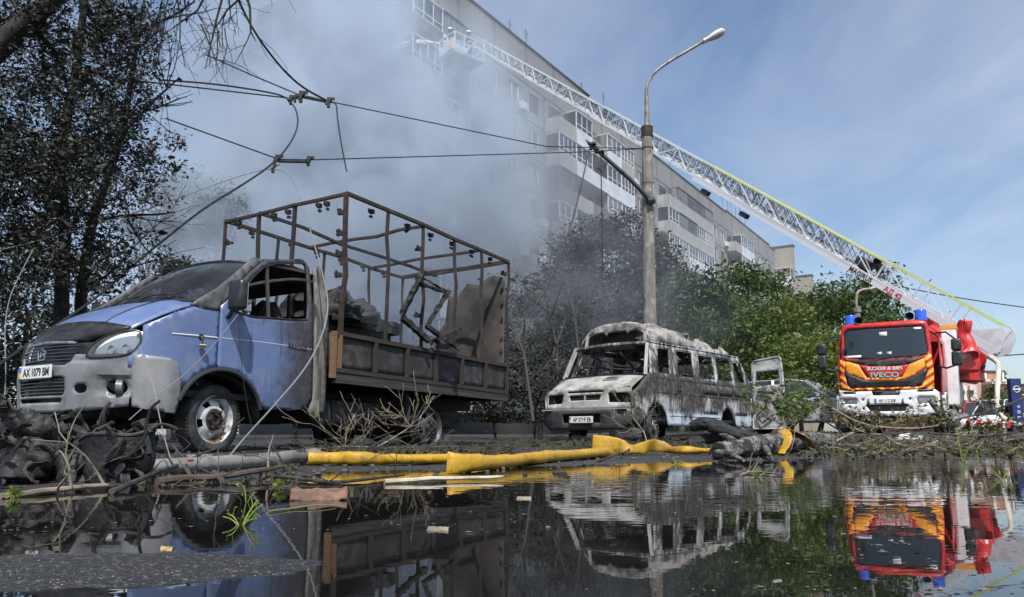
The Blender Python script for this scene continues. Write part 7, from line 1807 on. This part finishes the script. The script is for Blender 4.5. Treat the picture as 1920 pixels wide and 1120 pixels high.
# brush and leaf litter
M_LITT = leaf_mat('litter_leaf', (.085, .07, .035), (.042, .038, .022), (.06, .066, .022), .1, .85)
def litter():
    r = np.random.RandomState(5); rnd = random.Random(5)
    P = []; PN = []
    for (px0, px1, py0, py1, n, hh) in ((1555, 1920, 806, 838, 9000, .055), (1440, 1570, 812, 838, 2200, .05), (950, 1340, 800, 842, 4200, .04), (1340, 1920, 838, 858, 1600, .01), (540, 960, 836, 856, 2600, .03), (260, 560, 862, 915, 700, .015), (1560, 1920, 795, 815, 3500, .06)):
        for _ in range(n):
            px, py = rnd.uniform(px0, px1), rnd.uniform(py0, py1)
            Y = np.interp(py, [778, 800, 830, 842, 858, 915], [17, 15, 11, 9, 6.5, 3]) + rnd.uniform(-.8, .8) if hh > .05 else None
            if Y is not None: x = X_at(px, Y); P.append((x, Y, max(0, gz(x, Y)) + rnd.random() ** 2 * hh))
            else: g = G(px, py); (P if g.y > 6 else PN).append((g.x, g.y, g.z + .004 + rnd.random() ** 2 * hh))
    leaf_cloud(P, .06, M_LITT, 'leaf_litter', None, 5, .42, kind='stuff')
    leaf_cloud(PN, .022, M_LITT, 'leaf_litter', None, 6, .42, kind='stuff')
    m = MB()
    for _ in range(900):
        px = rnd.choice((rnd.uniform(1450, 1930), rnd.uniform(1450, 1930), rnd.uniform(940, 1340), rnd.uniform(560, 950))); Y = rnd.uniform(8.5, 16) if px > 940 else rnd.uniform(7, 9)
        x = X_at(px, Y); z = max(0, gz(x, Y)) + .01; a = rnd.uniform(0, 3.14); L_ = rnd.uniform(.12, .7); d = Vector((math.cos(a), math.sin(a) * .6, rnd.uniform(-.05, .35))) * L_
        p = Vector((x, Y, z)); m.tube([p, p + d * .5 + Vector((0, 0, .02)), p + d], rnd.uniform(.002, .006), 4)
    o = m.build('twig_litter', M_TWIGD); tag(o, kind='stuff')
    m = MB()
    for _ in range(420):
        px = rnd.uniform(1500, 1930); Y = rnd.uniform(9, 15); x = X_at(px, Y); z = max(0, gz(x, Y)) + .01; a = rnd.uniform(0, 3.14); L_ = rnd.uniform(.12, .5)
        d = Vector((math.cos(a), math.sin(a) * .6, rnd.uniform(-.05, .4))) * L_; p = Vector((x, Y, z)); m.tube([p, p + d * .5 + Vector((0, 0, .02)), p + d], rnd.uniform(.002, .005), 4)
    tag(m.build('twig_litter', M_TWIGP), kind='stuff')
    m = MB()       # crumbs of rubble and ash
    for _ in range(2600):
        Y = rnd.uniform(3.2, 15); px = rnd.uniform(20, 1900); x = X_at(px, Y); z = gz(x, Y)
        if z < -.004: continue
        s = rnd.uniform(.006, .028); m.box((x, Y, max(z, 0) + s * .2), (s, s * .8, s * .6), Matrix.Rotation(rnd.uniform(0, 3), 3, 'Z') @ Matrix.Rotation(rnd.uniform(0, 1), 3, 'X'))
    tag(m.build('rubble_crumbs', simple('rubble', (.075, .07, .065), .9, col2=(.03, .03, .03), scale=2, col3=(.2, .18, .16), scale3=3, lo3=.6, hi3=.7), None, False), kind='stuff')
litter()
def scum():
    rnd = random.Random(77); P = []
    while len(P) < 1100:
        Y = .95 + 7 * rnd.random() ** 1.6; x = X_at(rnd.uniform(-40, 1960), Y)
        if gz(x, Y) > -.003 or mnoise.fractal(Vector((x * 1.3, Y * 1.3, 4)), 1, 2, 3) < -.02 + .25 * (rnd.random() - .5): continue
        P.append((x, Y, .0025))
    r = np.random.RandomState(3); o = leaf_cloud(P, .0095, leaf_mat('floating_ash', (.05, .046, .04), (.17, .15, .12), (.09, .08, .06), .05, .9), 'floating_ash', None, 3, .6, kind='stuff')
    for v in o.data.vertices: v.co.z = .0015 + (v.co.z - .0025) * .15 + .001
scum()
rq = random.Random(21)
for i, (a, b, Y, leaf, lab) in enumerate((((1560, 806), (1680, 790), 13, M_LEAFD, 'dry leafy branch at the left of the brush pile'), ((1640, 815), (1760, 795), 12, M_LEAFD, 'dry leafy branch across the fire engine bumper foot'), ((1740, 818), (1860, 800), 12, M_LITT, 'dull leafy branch before the striped barrier'), ((1800, 825), (1915, 808), 11, M_LEAFD, 'dry leafy branch at the right edge of the brush pile'),
                                          ((1440, 812), (1500, 765), 14.5, M_LEAFL, 'green leafy branch heaped before the silver car'), ((1470, 806), (1530, 760), 15, M_LEAFL, 'green leafy bough right of the silver car branch heap'), ((1500, 815), (1440, 778), 13.8, M_LEAFG, 'dark green leafy bough low by the open van door'), ((1590, 815), (1540, 782), 13.5, M_TWIGP and M_LEAFD, 'dry leafy bough leaning left at the fire engine corner'), ((1690, 822), (1600, 803), 11.5, M_LITT, 'dull leafy branch lying flat before the fire engine'))):
    p = Vector(atY(*a, Y)); p.z = gz(p.x, p.y) + .03; q = Vector(atY(*b, Y + .3))
    charred_branch('leafy_branch', [p, p.lerp(q, .35) + Vector((0, 0, .06)), p.lerp(q, .7), q], .022, lab, 400 + i, M_TWIGD if i % 2 else M_TWIGP, .28 if i not in (4, 5, 6) else .42, 12, 'cut leafy branches on the road', 2, leaf, 650 if i in (4, 5, 6) else 300, .07)
for i, (a, b, Y, lab) in enumerate((((1945, 735), (1790, 788), 9.5, 'thin dark branch reaching in from the right edge'), ((1560, 765), (1640, 800), 11.5, 'long pale curved branch before the fire engine'), ((1640, 800), (1760, 798), 12, 'pale bare branch under the fire engine bumper'), ((1740, 812), (1905, 812), 10, 'bare branch lying level at the right'))):
    p, q = Vector(atY(*a, Y)), Vector(atY(*b, Y)); stick([p, p.lerp(q, .5) + Vector((0, 0, -.05)), q], .016, lab, M_TWIGD if i in (0, 3) else M_TWIGP, 4, 500 + i, 'long bare branches at the fire engine')

# scorched undergrowth behind the truck
for i, (px, top, Y, cr, lab) in enumerate(((560, 690, 15.5, 1.0, 'low scorched bush seen under the truck bed'), (700, 660, 16.5, 1.2, 'scorched bush behind the truck rear wheel'), (830, 640, 17.5, 1.3, 'scorched bush behind the truck tail'), (930, 650, 18, 1.3, 'scorched bush at the tail corner of the truck'), (1000, 660, 17, 1.2, 'scorched bush between truck and minibus'), (420, 640, 16, 1.2, 'scorched bush hidden behind the truck cab'), (120, 600, 15.5, 1.4, 'scorched bush behind the trunks of the scorched tree'), (20, 640, 13.5, 1.1, 'scorched bush at the left edge behind the bonnet'), (1090, 690, 18.5, 1.2, 'scorched bush behind the minibus windscreen'))):
    gtree(px, top, Y, cr, lab, M_LEAFS if i % 2 else M_LEAFB, 700 + i, 5500, .075, group='scorched undergrowth', squash=.95, trunk_r=.04, barkmat=M_CHAR, name='scorched_bush', clump=1.25, ccut=.5)
# ---------------------------------------------------------------- smoke: closed bodies of drifting air
def smoke(name, c, rad, dens, col, seed, nscale=1.6, lo=.38, hi=.72, aniso=.15, rot=0.0, power=1.0, stretch=(1, 1, 1)):
    bm = bmesh.new(); bmesh.ops.create_icosphere(bm, subdivisions=3, radius=1.0); me = bpy.data.meshes.new(name); bm.to_mesh(me); bm.free()
    n = NT(name); v = n.coord('Object')
    ln = n.n('ShaderNodeVectorMath'); ln.operation = 'LENGTH'; n.set(ln.inputs[0], v)
    fall = n.math('POWER', n.rng(ln.outputs['Value'], .98, .15), power)
    mp = n.n('ShaderNodeMapping'); mp.inputs['Scale'].default_value = tuple(r / max(rad) * s for r, s in zip(rad, stretch)); mp.inputs['Location'].default_value = (seed * 3.1, seed * 1.7, seed); n.set(mp.inputs[0], v)
    nz = n.n('ShaderNodeTexNoise', Vector=mp.outputs[0], Scale=nscale * 2, Detail=4.5, Roughness=.6, Distortion=.5).outputs['Fac']
    d = n.math('MULTIPLY', n.math('MULTIPLY', n.rng(nz, lo, hi), fall), dens)
    pv = n.n('ShaderNodeVolumePrincipled'); n.set(pv.inputs['Color'], col); n.set(pv.inputs['Density'], d); pv.inputs['Anisotropy'].default_value = aniso
    n.t.links.new(pv.outputs[0], n.out.inputs['Volume'])
    me.materials.append(n.m)
    o = link(name, me); o.location = c; o.scale = rad; o.rotation_euler = (0, rot, 0); tag(o, kind='stuff'); return o
WHITE = (.69, .785, .915)
smoke('smoke', (-4.6, 24, 8.0), (7.2, 6.5, 9.0), 1.15, WHITE, 1, 1.9, .42, .62)
smoke('smoke', (-11.3, 38.5, 17), (9.8, 7.0, 16.5), .70, (.64, .73, .86), 2, 1.8, .38, .62)
smoke('smoke', (-2.2, 48.0, 14.5), (9.5, 6.0, 16), .60, (.50, .545, .61), 3, 1.8, .34, .60)
smoke('smoke', (2.0, 20.8, 3.8), (5.2, 4.5, 5.0), .20, (.48, .52, .58), 4, 1.8, .40, .66)
smoke('smoke', (-2.0, 9.9, 1.95), (1.10, 1.1, .65), .7, WHITE, 5, 1.6, .45, .75)
smoke('smoke', (-8.0, 19, 4.5), (5.5, 5.0, 6.0), .34, WHITE, 6, 1.5)
smoke('smoke', (14, 56, 14), (20, 9, 17), .030, (.78, .84, .92), 7, 1.4, .3, .7)
